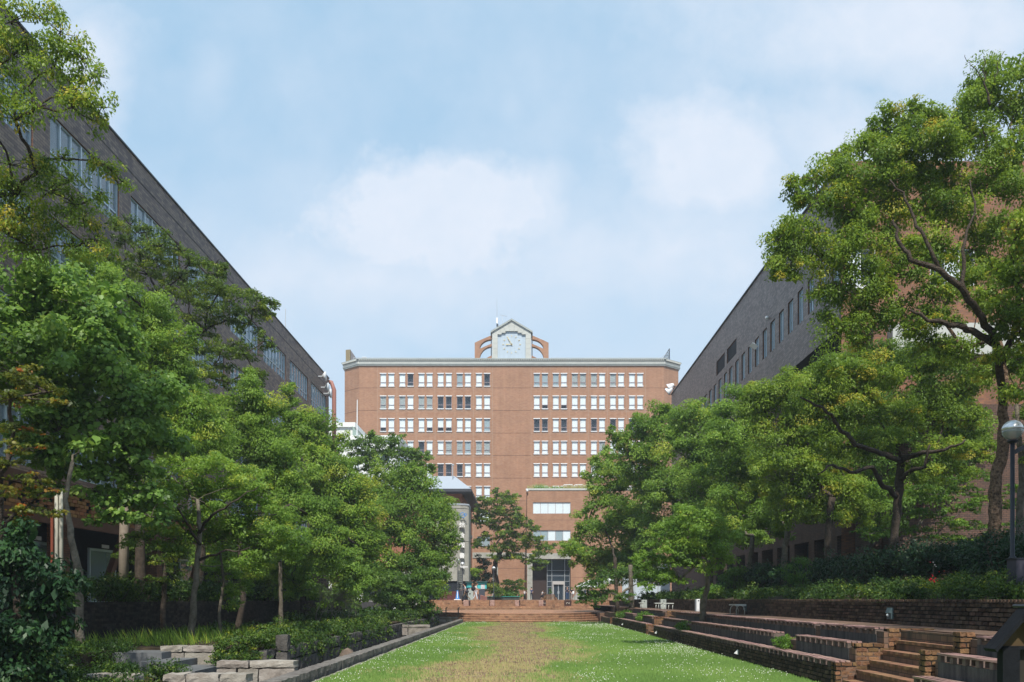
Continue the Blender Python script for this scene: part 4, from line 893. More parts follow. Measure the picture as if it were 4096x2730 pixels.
for s in (0, 1):                                   # brick flying buttresses
    f_ = (lambda x: 2 * 2046.6 - x) if s else (lambda x: x)
    def arc(x0, z0, x1, z1, n=9): return [(x0 + (x1 - x0) * math.sin(t * math.pi / 2 / n), z1 + (z0 - z1) * math.cos(t * math.pi / 2 / n)) for t in range(n + 1)]
    sect = []
    b = MB()
    b.extr([(gx(f_(x)), yf + .4, kz(z)) for x, z in ((1898.7, 1440), (1898.7, 1371), (1918, 1361.5), (1918, 1440))], (0, .9, 0))
    ar = [(1918 + (1967 - 1918) * (1 - math.cos(t * math.pi / 16)), 1397 - (1397 - 1357) * math.sin(t * math.pi / 16)) for t in range(9)]
    top = [(1918 + (1967 - 1918) * t / 8, 1361.5 - 21 * t / 8) for t in range(9)]
    for t in range(8): b.extr([(gx(f_(x)), yf + .4, kz(z)) for x, z in (ar[t], top[t], top[t + 1], ar[t + 1])], (0, .9, 0))
    ar2 = [(1918 + (1967 - 1918) * (1 - math.cos(t * math.pi / 16)), 1437 - (1437 - 1386) * math.sin(t * math.pi / 16)) for t in range(9)]
    tp2 = [(1918 + (1967 - 1918) * t / 8, 1395 - 21.5 * t / 8) for t in range(9)]
    for t in range(8): b.extr([(gx(f_(x)), yf + .45, kz(z)) for x, z in (ar2[t], tp2[t], tp2[t + 1], ar2[t + 1])], (0, .8, 0))
    b.extr([(gx(f_(x)), yf + .45, kz(z)) for x, z in ((1930, 1440), (1967, 1421), (1967, 1440))], (0, .8, 0)); b.build('buttress', M_MAIN, cg)
    b = MB(); b.box(min(gx(f_(1963)), gx(f_(1967))), max(gx(f_(1963)), gx(f_(1967))), yf + .5, yf + .75, kz(1440), kz(1342)); b.build('downpipe', mat('dark_pipe', (.05, .06, .07), .5), cg)
# roof furniture
M_STEEL = mat('grey_steel', (.42, .45, .48), .45, .5, metal=.4); M_DKST = mat('dark_steel', (.035, .045, .06), .5, .4, metal=.3)
rl = thing('roof_railing', 'thin steel railing along the main roof edge', 'railing', (0, Ym + 1.2, ztop + 1.12)); zr = ztop + 1.1
for k, (xa, xb) in enumerate(((1395, 1898), (2195, 2690))):
    b = MB(); b.box(kx(xa) + .5, kx(xb) - .5, Ym + 1.2, Ym + 1.24, zr + .62, zr + .66); b.build('rail', M_STEEL, rl); n = int((xb - xa) / 22.5)
    pm = MB(); pm.box(-.02, .02, -.02, .02, 0, .62); pme = pm.mesh('post', M_STEEL)
    for i in range(n + 1): piece(pme, 'post', rl, (kx(xa) + .55 + (kx(xb) - kx(xa) - 1.1) * i / n, Ym + 1.22, zr))
b = MB(); xa, xb = wx(1384, 136), wx(1402, 136); b.extr([(xa, 135.8, ztop + 1.0), (xa, 135.8, wz(1402, 136)), (xb, 135.8, wz(1400, 136)), (xb, 135.8, ztop + 1.0)], (0, 4, 0))
o = b.build('roof_plant_box', mat('olive_panel', (.21, .17, .10), .7, .2), None, loc=(xa, 136, ztop + 1)); tag(o, 'olive brown sheet metal box at the left end of the main roof', 'box')
b2 = MB(); xc = wx(1426, 136); b2.extr([(xb, 136.2, ztop + 1.1), (xb, 136.2, wz(1400, 136)), (xc, 136.2, wz(1436, 136)), (xc, 136.2, ztop + 1.1)], (0, 3, 0)); o2 = b2.build('side_panel', mat('mauve_panel', (.16, .155, .17), .7, .2), o)
b = MB(); b.box(kx(1441), kx(1457), Ym + 1.5, Ym + 2.3, zr, zr + .75); b.box(kx(1440), kx(1459), Ym + 1.4, Ym + 2.4, zr + .75, zr + .82); o = b.build('air_conditioner', M_WFR, None, loc=(kx(1449), Ym + 2, zr)); tag(o, 'small white air conditioner on the roof, right of the olive box', 'air conditioner')
b = MB(); b.box(kx(1445), kx(1452), Ym + 1.47, Ym + 1.5, zr + .1, zr + .5); b.build('grille', M_DKST, o)
lt = thing('lattice_screen', 'dark steel lattice screen with braces at the right end of the roof', 'screen', (kx(2665), Ym + 2, zr)); ztp = wz(1386, 134)
P0, P1, P2 = Vector((wx(2646, 134.2), 134.2, zr)), Vector((wx(2682, 134.2), 135.2, zr)), Vector((wx(2682, 134.2), 135.2, ztp))
b = MB(); b.tube([P1, P2], .09, 4); b.tube([P0, P2], .06, 4); b.tube([P0 + Vector((.5, 0, 0)), P1 * .5 + P2 * .5], .05, 4)
for i in range(7):
    a = P0.lerp(P1, (i + .5) / 7); t = a.lerp(P0.lerp(P2, (i + .5) / 7), 1.0); b.tube([a, P0.lerp(P2, (i + .5) / 7)], .05, 4)
for i in range(6): b.tube([P1.lerp(P2, i / 6), P0.lerp(P2, i / 6)], .04, 4)
b.build('lattice', M_DKST, lt); b = MB(); b.tube([(wx(2622, 134), 134, zr), (wx(2676, 134), 134.6, wz(1408, 134))], .035, 4); b.build('brace', M_STEEL, lt); b = MB(); b.tube([(wx(2640, 134), 134, zr), (wx(2678, 134), 134.6, wz(1421, 134))], .03, 4); b.build('brace', M_STEEL, lt)
an = thing('antenna_mast', 'tall whip antenna with panel boxes left of the clock gable', 'antenna', (kx(1987), Ym + 1, kz(1330)))
b = MB(); b.tube([(kx(1987.4), Ym + .8, kz(1332)), (kx(1987.4), Ym + .8, kz(1250)), (kx(1987.4), Ym + .8, kz(1186))], [.06, .045, .02], 5); b.build('mast', M_STEEL, an); b = MB(); b.box(kx(1984), kx(1991), Ym + .7, Ym + .9, kz(1288), kz(1265)); b.build('panel', M_WFR, an)
b = MB(); b.box(kx(1985), kx(1993), Ym + .7, Ym + .9, kz(1300), kz(1291)); b.build('bracket', M_DKST, an)
an = thing('tv_antenna', 'small television antenna on the clock gable roof', 'antenna', (kx(2009), Ym + 1, kz(1310)))
b = MB(); b.tube([(kx(2009), Ym + .8, kz(1312)), (kx(2009), Ym + .8, kz(1256))], .03, 4); b.build('mast', M_STEEL, an); b = MB(); b.tube([(kx(2000), Ym + .8, kz(1254)), (kx(2029), Ym + .8, kz(1260))], .025, 4)
for i in range(6): x = 2000 + 5 * i; b.tube([(kx(x), Ym + .4, kz(1254 + i)), (kx(x), Ym + 1.2, kz(1254 + i))], .015, 3)
b.build('boom', M_STEEL, an)
# ---- entrance wing ----------------------------------------------------
Yw = 120.0; ax = lambda p: wx(p, Yw); az2 = lambda p: wz(p, Yw)
wing = thing('entrance_wing', 'lower red brick entrance wing with tall glazed porch and planted roof', 'building', (ax(2300), Yw, 1.56))
x0, x1 = ax(2107.8), ax(2720); zt = az2(1962)
o1 = (ax(2131.6), ax(2282.4), az2(2056), az2(2010)); o2 = (ax(2131.6), ax(2282.4), az2(2164), az2(2122)); o3 = (ax(2130), ax(2282.6), 1.5, az2(2236.8))
mb = MB(); facade(mb, (0, Yw), (1, 0), (0, -1), x0, x1, 1.5, zt, [o1, o2], .35, 0, 0, 1) if False else None
mb = MB(); facade(mb, (0, Yw), (1, 0), (0, -1), x0, x1, 1.5, zt, [o1, o2, o3], .4, 0, 0, None)
mb.quad((o1[0], Yw + .4, o1[2]), (o1[1], Yw + .4, o1[2]), (o1[1], Yw + .4, o1[3]), (o1[0], Yw + .4, o1[3]), 1); mb.quad((o2[0], Yw + .4, o2[2]), (o2[1], Yw + .4, o2[2]), (o2[1], Yw + .4, o2[3]), (o2[0], Yw + .4, o2[3]), 1)
mb.quad((x0, Yw, 1.5), (x0, Ym, 1.5), (x0, Ym, zt), (x0, Yw, zt)); mb.quad((x0, Yw, zt), (x1, Yw, zt), (x1, Ym, zt), (x0, Ym, zt)); mb.build('wall', [M_MAIN, M_ROOM], wing)
b = MB(); b.box(x0 - .08, x1, Yw - .1, Yw + .15, zt + .001, zt + .28); b.build('parapet_cap', M_CREAM, wing)
b = MB(); b.box(x0 - .04, ax(2283), Yw - .08, Yw - .001, az2(2236.8), az2(2213.8)); b.build('concrete_band', M_CONC, wing)
b = MB()
for i in range(5): h = (az2(2236.8) - 1.5) / 5; b.box(ax(2108.6), ax(2130) - .002, Yw - .1, Yw + .6, 1.5 + h * i + .015, 1.5 + h * (i + 1) - .01)
b.build('concrete_column', M_CONC, wing)
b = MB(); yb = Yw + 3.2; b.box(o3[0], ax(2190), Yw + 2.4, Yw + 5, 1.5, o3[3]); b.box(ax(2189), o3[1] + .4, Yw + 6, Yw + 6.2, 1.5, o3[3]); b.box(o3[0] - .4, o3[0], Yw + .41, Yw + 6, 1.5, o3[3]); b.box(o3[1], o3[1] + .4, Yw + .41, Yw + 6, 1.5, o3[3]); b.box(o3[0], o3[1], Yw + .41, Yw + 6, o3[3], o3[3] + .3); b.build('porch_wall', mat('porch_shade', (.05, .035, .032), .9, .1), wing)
gw = MB(); gx0, gx1 = ax(2190), ax(2281); gy = Yw + 1.6; zf = 1.57; bars = [2190, 2209, 2261, 2281]; hz_ = [az2(2236.8), az2(2281), az2(2303), az2(2325.5), az2(2347)]
for p in bars: gw.box(ax(p) - .04, ax(p) + .04, gy, gy + .1, zf, o3[3])
for z in hz_[1:]: gw.box(gx0, ax(2209), gy + .002, gy + .098, z - .035, z + .035); gw.box(ax(2261), gx1, gy + .002, gy + .098, z - .035, z + .035)
for z in hz_[1:3]: gw.box(ax(2209), ax(2261), gy + .002, gy + .098, z - .035, z + .035)
sc_ = gw.build('glazed_screen', mat('silver_frame', (.34, .36, .38), .4, .5, metal=.3), wing)
for i in range(3):
    zz = hz_ + [zf]
    for j in range(5):
        if i == 1 and j > 2: continue
        p = MB(); p.box(ax(bars[i]) + .05, ax(bars[i + 1]) - .05, gy + .04, gy + .05, zz[j + 1] + .04, zz[j] - .04); p.build('pane', GLD, sc_)
dr = MB(); dx0, dx1, dz = ax(2211), ax(2260), az2(2325); dr.box(dx0, dx1, gy - .55, gy - .02, dz - .5, dz); dr.box(dx0, dx0 + .15, gy - .55, gy - .02, zf, dz - .5); dr.box(dx1 - .15, dx1, gy - .55, gy - .02, zf, dz - .5); D_ = dr.build('door_frame', mat('door_metal', (.40, .38, .37), .4, .4), wing)
for s in (0, 1):
    a = dx0 + .17 + s * (dx1 - dx0 - .34) / 2; c = a + (dx1 - dx0 - .34) / 2 - .02; p = MB(); p.box(a, c, gy - .3, gy - .28, zf + .02, dz - .52); p.build('door_glass', GLD, D_)
    p = MB(); p.box(a, a + .05, gy - .32, gy - .301, zf, dz - .5); p.box(c - .05, c, gy - .32, gy - .301, zf, dz - .5); p.box((a if s else c - .12), (a + .12 if s else c), gy - .38, gy - .34, zf + .9, zf + 1.3); p.build('handle', M_STEEL, D_)
strip_window(wing, *o1[:2], Yw + .05, *o1[2:], 5, (1, 1, 1, 1, 1)); strip_window(wing, *o2[:2], Yw + .05, *o2[2:], 5, (2, 2, 1, 2, 1))
b = MB(); zj = [az2(2081), az2(2193), az2(2311)]
for i, z in enumerate(zj): b.box(x0, o3[0] - .3 if i == 2 else ax(2600), Yw - .004, Yw + .01, z - .02, z + .02) if i < 2 else b.box(ax(2284), ax(2600), Yw - .004, Yw + .01, z - .02, z + .02)
b.build('dark_joint', M_JOIND, wing)
b = MB(); b.box(kx(1890), kx(2106), Ym - .12, Ym - .01, kz(2233), kz(2211)); b.build('concrete_band', M_CONC, main)
# white pergola frames and posts on the planted roof
rp = thing('roof_pergola', 'white pergola frames and posts standing on the wing roof', 'pergola', (ax(2320), Yw + 3, zt + .28)); zz = zt + .2
for (a, c, yt) in ((2257, 2298, 1929), (2302, 2342, 1929), (2346, 2390, 1930)):
    b = MB(); b.tube([(ax(a), Yw + 3, zz), (ax(a), Yw + 3, az2(yt) - .15), (ax(a) + .15, Yw + 3, az2(yt)), (ax(c) - .15, Yw + 3, az2(yt)), (ax(c), Yw + 3, az2(yt) - .15), (ax(c), Yw + 3, zz)], .075, 6); b.build('frame', M_WFR, rp); b = MB(); b.box(ax(a) + .12, ax(c) - .12, Yw + 3.2, Yw + 3.25, zz, az2(yt) - .2); b.build('screen', mat('brown_screen', (.13, .10, .08), .8), rp)
for i, x in enumerate((2162, 2194, 2199, 2204, 2238)): b = MB(); b.box(ax(x) - .06, ax(x) + .06, Yw + 2, Yw + 2.1, zz, az2(1941 if i else 1938)); b.build('post', M_WFR, rp)
b = MB(); b.box(ax(2135), ax(2250), Yw + 2.02, Yw + 2.08, az2(1946), az2(1944)); b.build('rail', M_WFR, rp)
wc = thing('wall_camera', 'white security camera on the corner of the entrance wing', 'camera', (x0, Yw - .3, zt)); b = MB(); b.tube([(x0, Yw - .2, zt), (x0 - .1, Yw - .4, zt + .1)], .09, 6); b.build('body', M_WFR, wc); b = MB(); b.ball((x0 + .05, Yw - .35, zt - .1), .18, 8); b.build('dome', M_WFR, wc)
b = MB(); b.tube([(ax(2107), Yw - .15, zt - .3), (ax(2106), Yw - .15, az2(2020))], .05, 5); b.build('cable_pipe', M_JOIND, wc)
# ramp wall beside the entrance
b = MB(); b.extr([(wx(2284, 112), 112, 1.5), (wx(2322, 112), 112, 3.1), (wx(2345, 112), 112, 3.7), (wx(2345, 112), 112, 1.5)], (0, .4, 0)); o = b.build('ramp_wall', M_CONC, None); tag(o, 'sloping pale concrete stair wall right of the entrance door', 'wall')
# ---- left dark block ----------------------------------------------------
M_DARKB = brick_mat('purple_tile', (0.100, 0.064, 0.060), (0.250, 0.180, 0.130), (0.036, 0.027, 0.027), bw=.34, bh=.12, ms=.010, big=.22, bump=.3, rough=.55, spec=.5)
M_RUST = brick_mat('rust_brick', (0.20, 0.09, 0.05), (0.11, 0.06, 0.045), (0.05, 0.035, 0.03), bw=.2, bh=.09, ms=.008, big=.2)
M_ALU = mat('aluminium', (.52, .62, .68), .35, .5, metal=.35)
lbk = thing('left_building', 'long purple brown tiled block on the left with bands of aluminium windows', 'building', (-18, 45, 1.45))
XB = -18.0; ops = []
rows = [(20.25, 18.25), (16.33, 14.33), (12.4, 10.4), (8.5, 6.5)]
for k in range(9):
    ya = 68.0 - 6.27 * k
    for (t_, b_) in rows: ops.append((ya, ya + 5.2, b_, t_))
mb = MB(); facade(mb, (XB, 0), (0, 1), (1, 0), 10, 74.2, 5.6, 22.2, ops, .35, 0, 2, 1)
mb.quad((XB, 74.2, 1.4), (XB - 16, 74.2, 1.4), (XB - 16, 74.2, 22.2), (XB, 74.2, 22.2)); mb.quad((XB, 10, 22.2), (XB, 74.2, 22.2), (XB - 16, 74.2, 22.2), (XB - 16, 10, 22.2)); mb.quad((XB, 10, 5.6), (XB - 16, 10, 5.6), (XB - 16, 10, 22.2), (XB, 10, 22.2))
mb.quad((XB - 16, 10, 5.6), (XB - 16, 74.2, 5.6), (XB - 16, 74.2, 22.2), (XB - 16, 10, 22.2)); mb.quad((XB, 10, 5.6), (XB, 74.2, 5.6), (XB - 16, 74.2, 5.6), (XB - 16, 10, 5.6)); mb.build('wall', [M_DARKB, M_ROOM, M_RUST], lbk)
b = MB(); b.box(XB - .12, XB + .06, 10, 74.25, 22.2, 22.28); b.build('roof_edge', mat('slate_edge', (.04, .05, .06), .5), lbk)
b = MB()
for z in (21.3,): b.box(XB - .01, XB + .008, 10, 74.2, z - .02, z + .02)
b.build('tile_joint', mat('groove', (.03, .025, .027), .9), lbk)
fm = MB(); L_, H_ = 5.2, 2.0; t = .06; px_ = [0, .75, 1.5, 2.25, 3.0, 3.75, 4.45, L_ - t]
fm.box(-.1, 0, 0, L_, 0, t); fm.box(-.1, 0, 0, L_, H_ - t, H_); fm.box(-.098, -.002, t, L_ - t, .55, .55 + t)
for y in px_: fm.box(-.099, .015, y, y + t, t, H_ - t)
fme = fm.mesh('window', M_ALU); pm_ = MB(); pm_.box(-.06, -.05, t, L_ - t, t, H_ - t)
def one_pane(a, c, e, f): q = MB(); q.box(-.06, -.05, a, c, e, f); return q.mesh('pane', GLB)
GLB = glass_mat('sky_glass', (0.24, 0.31, 0.36), trans=.42, rough=.02)  # pale diffuse colour paints the reflected sky into the panes
panes = [one_pane(px_[i] + t, px_[i + 1], .55 + t, H_ - t) for i in range(7)] + [one_pane(px_[i] + t, px_[i + 1], t, .55) for i in range(7)]
bl1 = MB(); bl1.box(-.2, -.19, .1, 2.9, .05, H_ - .05); cur = bl1.mesh('curtain', mat('drape', (.5, .52, .5), .9, .1)); bl2 = MB(); bl2.box(-.2, -.19, 3.1, 5.1, .6, H_ - .05); cur2 = bl2.mesh('curtain', MATS['drape']); orng = MB()
for y in (1.6, 3.1, 4.5): orng.box(-.21, -.2, y, y + .35, .05, H_ - .05)
cur3 = orng.mesh('curtain', mat('orange_drape', (.42, .20, .13), .9, .1))
for i, (a, c, e, f) in enumerate(ops):
    w = piece(fme, 'window', lbk, (XB - .08, a, e))
    if e > 10:
        for pmesh in panes: piece(pmesh, 'pane', w, (XB - .08, a, e))
    else: q = MB(); piece(pm_.mesh('pane', GLB), 'pane', w, (XB - .08, a, e))
    if i % 3 != 1: piece((cur, cur2)[i % 2], 'curtain', w, (XB - .08, a, e))
    if a > 60: piece(cur3, 'curtain', w, (XB - .08, a, e))
# ground floor of the left block: pierced brick band, brown steel, glazed shop fronts
b = MB(); b.box(XB - 3.2, XB - 3.0, 10, 74, 1.4, 5.6); b.build('back_wall', M_ROOM, lbk)
b = MB(); b.box(XB - .5, XB + 1.3, 12, 74, 5.55, 5.95); b.box(XB + 1.1, XB + 1.28, 12, 74, 4.35, 4.7); b.build('steel_beam', mat('brown_steel', (.10, .045, .03), .6, .3, var=.2), lbk)
M_PIER = mat('pierced_brick', (.30, .14, .06), .9, .2, objrand=.3)
b = MB(); rr = random.Random(4); pb_ = [stone_mesh('brick', .30, .12, .13, 950 + k, M_PIER, rough=.003, nx=1, ny=1, nz=1) for k in range(2)]; cnt = 0; rest = MB()
for c in range(6):
    y = 18.0 + (.16 if c % 2 else 0)
    while y < 50:
        if rr.random() < .74:
            if 24 < y < 34: piece(rr.choice(pb_), 'brick', lbk, (XB + 1.2, y, 4.77 + c * .135), (0, 0, R(90)))
            else: rest.box(XB + 1.14, XB + 1.26, y - .15, y + .15, 4.705 + c * .135, 4.835 + c * .135, 0, rr.random() + .001)
        y += .32
o = rest.build('bricks', M_PIER, lbk); o['kind'] = 'stuff'
b = MB(); b.box(XB + 1.0, XB + 1.05, 18, 50, 4.7, 5.52); b.build('dark_backing', M_ROOM, lbk)
for y in (22.3, 30.5, 38.5, 47, 56, 65): b = MB(); b.box(XB - .2, XB + .35, y, y + .6, 1.4, 5.55); b.build('pier', M_RUST, lbk)
for y in (24.2, 33.0, 41.5): b = MB(); b.obox((XB + .6, y + .8, 3.0), (.12, 0, 0), (0, .9, 1.35), (0, .10, -.09)); b.build('steel_brace', MATS['brown_steel'], lbk)
for y in (26.0, 29.0, 34.0, 43.0):
    b = MB(); b.box(XB - .55, XB - .45, y, y + 2.2, 1.5, 1.58); b.box(XB - .55, XB - .45, y, y + 2.2, 3.75, 3.85); b.box(XB - .55, XB - .45, y, y + .08, 1.58, 3.75); b.box(XB - .55, XB - .45, y + 2.12, y + 2.2, 1.58, 3.75); w = b.build('shop_window', M_ALU, lbk)
    q = MB(); q.box(XB - .51, XB - .50, y + .08, y + 2.12, 1.58, 3.75); q.build('pane', GLB, w)
    for k in range(4): q = MB(); q.box(XB - .53 - .02, XB - .53, y + .25 + .42 * k, y + .5 + .42 * k, 1.9, 3.1 - .2 * (k % 2)); q.build('poster', mat('pale_poster', (.45, .5, .5), .8, col2=(.16, .22, .33), scale=9), w)
    q = MB(); q.box(XB - .42, XB - .40, y + .9, y + 1.5, 3.9, 4.05); q.build('sign_plate', M_WFR, w)
t = thing('drain_pipes', 'pair of cream drain pipes bending down beside the pierced brick band', 'pipe', (XB + 1.6, 24, 1.45)); Yp = 23.6
for k, (xx, zt_) in enumerate(((222, 1966), (240, 1955))): b = MB(); b.tube([(wx(xx - 60, Yp), Yp, wz(zt_ - 8, Yp)), (wx(xx, Yp), Yp, wz(zt_, Yp)), (wx(xx + 4, Yp), Yp, wz(zt_ + 10, Yp)), (wx(xx + 5, Yp), Yp, 1.45)], .055, 8); b.build('pipe', mat('cream_pipe', (.55, .53, .45), .5), t, smooth=True)
b = MB(); b.tube([(wx(208, 24), 24, 1.45), (wx(208, 24), 24, 4.4)], .04, 6); o = b.build('red_pipe', mat('red_oxide', (.22, .065, .04), .5), None); tag(o, 'thin red painted vertical pipe under the brick band', 'pipe')
b = MB(); b.tube([(wx(492, 27), 27, 1.4), (wx(497, 27), 27, 4.0), (wx(510, 27), 27, 6.8)], [.16, .155, .14], 14); o = b.build('concrete_pole', mat('pole_concrete', (.30, .25, .20), .9, col2=(.22, .18, .14), scale=8, bump=.3), None, smooth=True); tag(o, 'round pale concrete pole rising behind the left hedge', 'pole')
b = MB(); b.tube([(XB + .45, 74.4, 1.5), (XB + .45, 74.4, 21.2), (XB + .2, 74.4, 21.9), (XB - .5, 74.4, 22.1)], .2, 10); o = b.build('drain_pipe', mat('pink_pipe', (.33, .15, .12), .5), None, smooth=True); tag(o, 'thick reddish downpipe at the far corner of the left block', 'pipe')
ac = thing('floodlight_cluster', 'cluster of white floodlights near the far end of the left roof', 'floodlight', (XB, 71, 20.8))
for i, (y, z) in enumerate(((70.2, 21.3), (71.2, 20.6), (72.2, 20.3))): b = MB(); b.lathe((0, 0, 0), [(.12, -.25), (.3, 0), (.42, .2), (.42, .25)], 12); b.v = [(XB + .55 + z_ * .6, y + x, z + y_) for x, y_, z_ in b.v]; b.build('lamp_head', M_WFR, ac, smooth=True); b = MB(); b.box(XB, XB + .5, y - .05, y + .05, z - .05, z + .05); b.build('bracket', M_STEEL, ac)
b = MB(); b.tube([(XB - 1, 64, 22.2), (XB - 1, 64, 25)], .03, 4); o = b.build('lightning_rod', M_STEEL, None); tag(o, 'thin lightning rod on the left roof', 'rod')
# ---- white buildings behind the left trees ------------------------------
for (lab, xa, xb, yt, Yd, dep) in (('white rendered block just left of the main building', 1150, 1412, 1692, 104, 12), ('lower white flat roofed block behind the left trees', 1413, 1592, 1744, 102, 16)):
    t = thing('white_building', lab, 'building', (wx((xa + xb) / 2, Yd), Yd, 1.56)); zt_ = wz(yt, Yd); m_ = mat('white_render', (.70, .72, .70), .8, .2, var=.06, scale=.5)
    b = MB(); b.box(wx(xa, Yd), wx(xb, Yd), Yd, Yd + dep, 1.5, zt_ - .6); b.build('wall', m_, t); b = MB(); b.box(wx(xa, Yd) - .3, wx(xb, Yd) + .35, Yd - .3, Yd + dep, zt_ - .6, zt_); b.build('parapet', m_, t)
    for i in range(3):
        for j in range(3):
            x = wx(xa, Yd) + 1.0 + i * (wx(xb, Yd) - wx(xa, Yd) - 2) / 3; z = zt_ - 3.4 - j * 3.6
            q = MB(); q.box(x, x + 1.2, Yd - .02, Yd + .05, z, z + 1.5); w = q.build('window', M_ALU, t); q = MB(); q.box(x + .06, x + 1.14, Yd - .03, Yd - .021, z + .06, z + 1.44); q.build('pane', GLD, w)
b = MB(); b.extr([(wx(1410, 103), 103, wz(1745, 103)), (wx(1410, 103), 103, wz(1705, 103)), (wx(1440, 103), 103, wz(1745, 103))], (0, 6, 0)); o = b.build('stair_canopy', mat('pale_green_glass', (.25, .33, .30), .3, .5), None); tag(o, 'sloping glazed stair canopy on the white block roof', 'canopy')
b = MB(); b.tube([(wx(1427, 101), 101, 18), (wx(1429, 101), 101, wz(1600, 101))], [.12, .05], 6); o = b.build('flag_pole', M_WFR, None); tag(o, 'thin pale pole in front of the main building left corner', 'pole')
# ---- library with rounded concrete sign pier -----------------------------
lib = thing('library', 'brick library with grey hipped roof and ribbed concrete sign pier', 'building', (-9, 90, 1.56)); M_LBR = brick_mat('library_brick', (.30, .115, .07), (.36, .16, .095), (.22, .12, .085), bw=.3, bh=.1, ms=.01, big=.1, bump=.2)
ze = 13.9; b = MB(); b.box(-18, -6.8, 90, 108, 4.9, ze - .3); b.build('wall', M_LBR, lib); b = MB(); b.box(-18, -7.2, 90.5, 107, 1.5, 4.2); b.build('ground_floor_wall', M_ROOM, lib); b = MB(); b.box(-18, -6.6, 89.9, 108.2, 4.2, 4.9); b.build('concrete_beam', M_CONC, lib)
for y in (93, 96, 99, 102): b = MB(); b.box(-6.82, -6.7, y, y + 1.2, 6.5, 9.5); b.build('window', M_ROOM, lib); b = MB(); b.box(-6.85, -6.45, y - .1, y + 1.3, 9.5, 9.9); b.build('hood', M_CONC, lib)
b = MB(); b.poly([(-18, 88.2, ze), (-5.65, 88.2, ze), (-7.9, 93.5, ze + 2.2), (-18, 93.5, ze + 2.2)]); b.poly([(-5.65, 88.2, ze), (-5.65, 109, ze), (-7.9, 106, ze + 2.2), (-7.9, 93.5, ze + 2.2)]); b.poly([(-7.9, 93.5, ze + 2.2), (-7.9, 106, ze + 2.2), (-18, 106, ze + 2.2), (-18, 93.5, ze + 2.2)]); b.build('roof', mat('roof_metal', (.34, .38, .43), .5, .4), lib)
b = MB(); b.box(-18, -5.6, 88.15, 109.05, ze - .32, ze - .01); b.build('eaves', mat('eave_dark', (.05, .055, .065), .7), lib)
# rounded pier with ribs, its letters and emblem
cx_, cy_ = -7.65, 87.0; rr_ = 1.85; pts = []
for i in range(61):
    a = math.pi + math.pi * i / 60; g = .035 * (i % 2); pts.append((cx_ + (rr_ - g) * math.cos(a), cy_ + (rr_ - g) * .55 * math.sin(a)))
pts += [(cx_ + rr_, 89.9), (cx_ - rr_, 89.9)]
for za, zc in ((wz(2325, 86), wz(2165, 86) - .03), (wz(2165, 86) + .03, wz(2034, 86) - .03), (wz(2034, 86) + .03, wz(2020, 86))): b = MB(); b.prism(pts, za, zc); b.build('sign_pier', M_CONC, lib)
b = MB(); b.prism([(cx_ + (x - cx_) * .8, cy_ + (y - cy_) * .8) for x, y in pts], 1.5, wz(2325, 86)); b.build('pier_base', M_ROOM, lib)
b = MB(); b.prism([(x + (x - cx_) * .02, y - .04) for x, y in pts], wz(2020, 86), wz(2014, 86)); b.build('pier_cap', mat('roof_metal', (.3, .33, .35)), lib)
M_WHT = mat('sign_white', (.82, .82, .82), .5); M_BLU = mat('sign_blue', (.05, .22, .55), .5)
def text_mesh(s, size, ext, m_, off=0.0, font=None):
    cu = bpy.data.curves.new('txt', 'FONT'); cu.body = s; cu.size = size; cu.extrude = ext; cu.offset = off; cu.align_x = 'CENTER'; cu.align_y = 'CENTER'; cu.resolution_u = 3
    o = bpy.data.objects.new('txt', cu); COL.objects.link(o); dg = bpy.context.evaluated_depsgraph_get(); me = bpy.data.meshes.new_from_object(o.evaluated_get(dg)); bpy.data.objects.remove(o); me.materials.clear(); me.materials.append(m_); return me
for ch, py in zip('綜合図書館', (2103, 2143, 2183, 2225, 2266)):
    me = text_mesh(ch, .60, .06, M_WHT, .010); me.name = 'letter'; o = piece(me, 'letter', lib, (wx(1848, 85.8), 85.85, wz(py, 85.9)), (R(90), 0, R(-2)))
b = MB(); c = Vector((wx(1850, 85.8), 85.85, wz(2062, 85.9)))
b.tube([c + Vector((.27 * math.cos(t), 0, .27 * math.sin(t))) for t in [i * math.pi / 10 for i in range(21)]], .035, 6); b.tube([c + Vector((-.24, 0, -.16)), c + Vector((.26, 0, .17))], .035, 6); b.tube([c + Vector((.32 + .13 * math.cos(t), 0, .05 + .13 * math.sin(t))) for t in [i * math.pi / 8 for i in range(17)]], .03, 6); b.tube([c + Vector((-.36, 0, .12)), c + Vector((-.2, 0, .1))], .035, 6); b.build('emblem', M_BLU, lib)
b = MB(); b.tube([(wx(1810, 92), 92, 12), (wx(1811, 92), 92, wz(1862, 92))], .06, 6); b.box(wx(1808, 92), wx(1816, 92), 91.9, 92.2, wz(1862, 92), wz(1857, 92)); o = b.build('roof_camera', M_STEEL, None); tag(o, 'grey camera pole rising behind the library roof', 'pole')
# ---- right dark block ----------------------------------------------------
XQ = 16.0; M_RDB = brick_mat('grey_tile', (0.130, 0.090, 0.080), (0.275, 0.205, 0.175), (0.060, 0.045, 0.040), bw=.30, bh=.12, ms=.008, big=.2, bump=.3, rough=.5, spec=.5)
M_ORB = brick_mat('orange_brick', (0.27, 0.125, 0.065), (0.17, 0.088, 0.062), (0.16, 0.10, 0.075), bw=.26, bh=.085, ms=.009, big=.15, bump=.4)
rbk = thing('right_building', 'dark tiled block on the right with slot windows and orange brick end', 'building', (XQ, 60, 2.2))
fX = F * XQ; slots = [963, 888, 818, 752, 690, 635, 580, 530, 483, 438, 395, 357, 318, 283, 250, 217, 185, 158, 133, 110]; sy = [fX / (2700 + .574 * z - 2085) for z in slots]
sops = [(y, y + .92, 17.55, 19.45) for y in sy] + [(sy[0] - 1.72 * k, sy[0] - 1.72 * k + .92, 17.55, 19.45) for k in range(1, 3)]
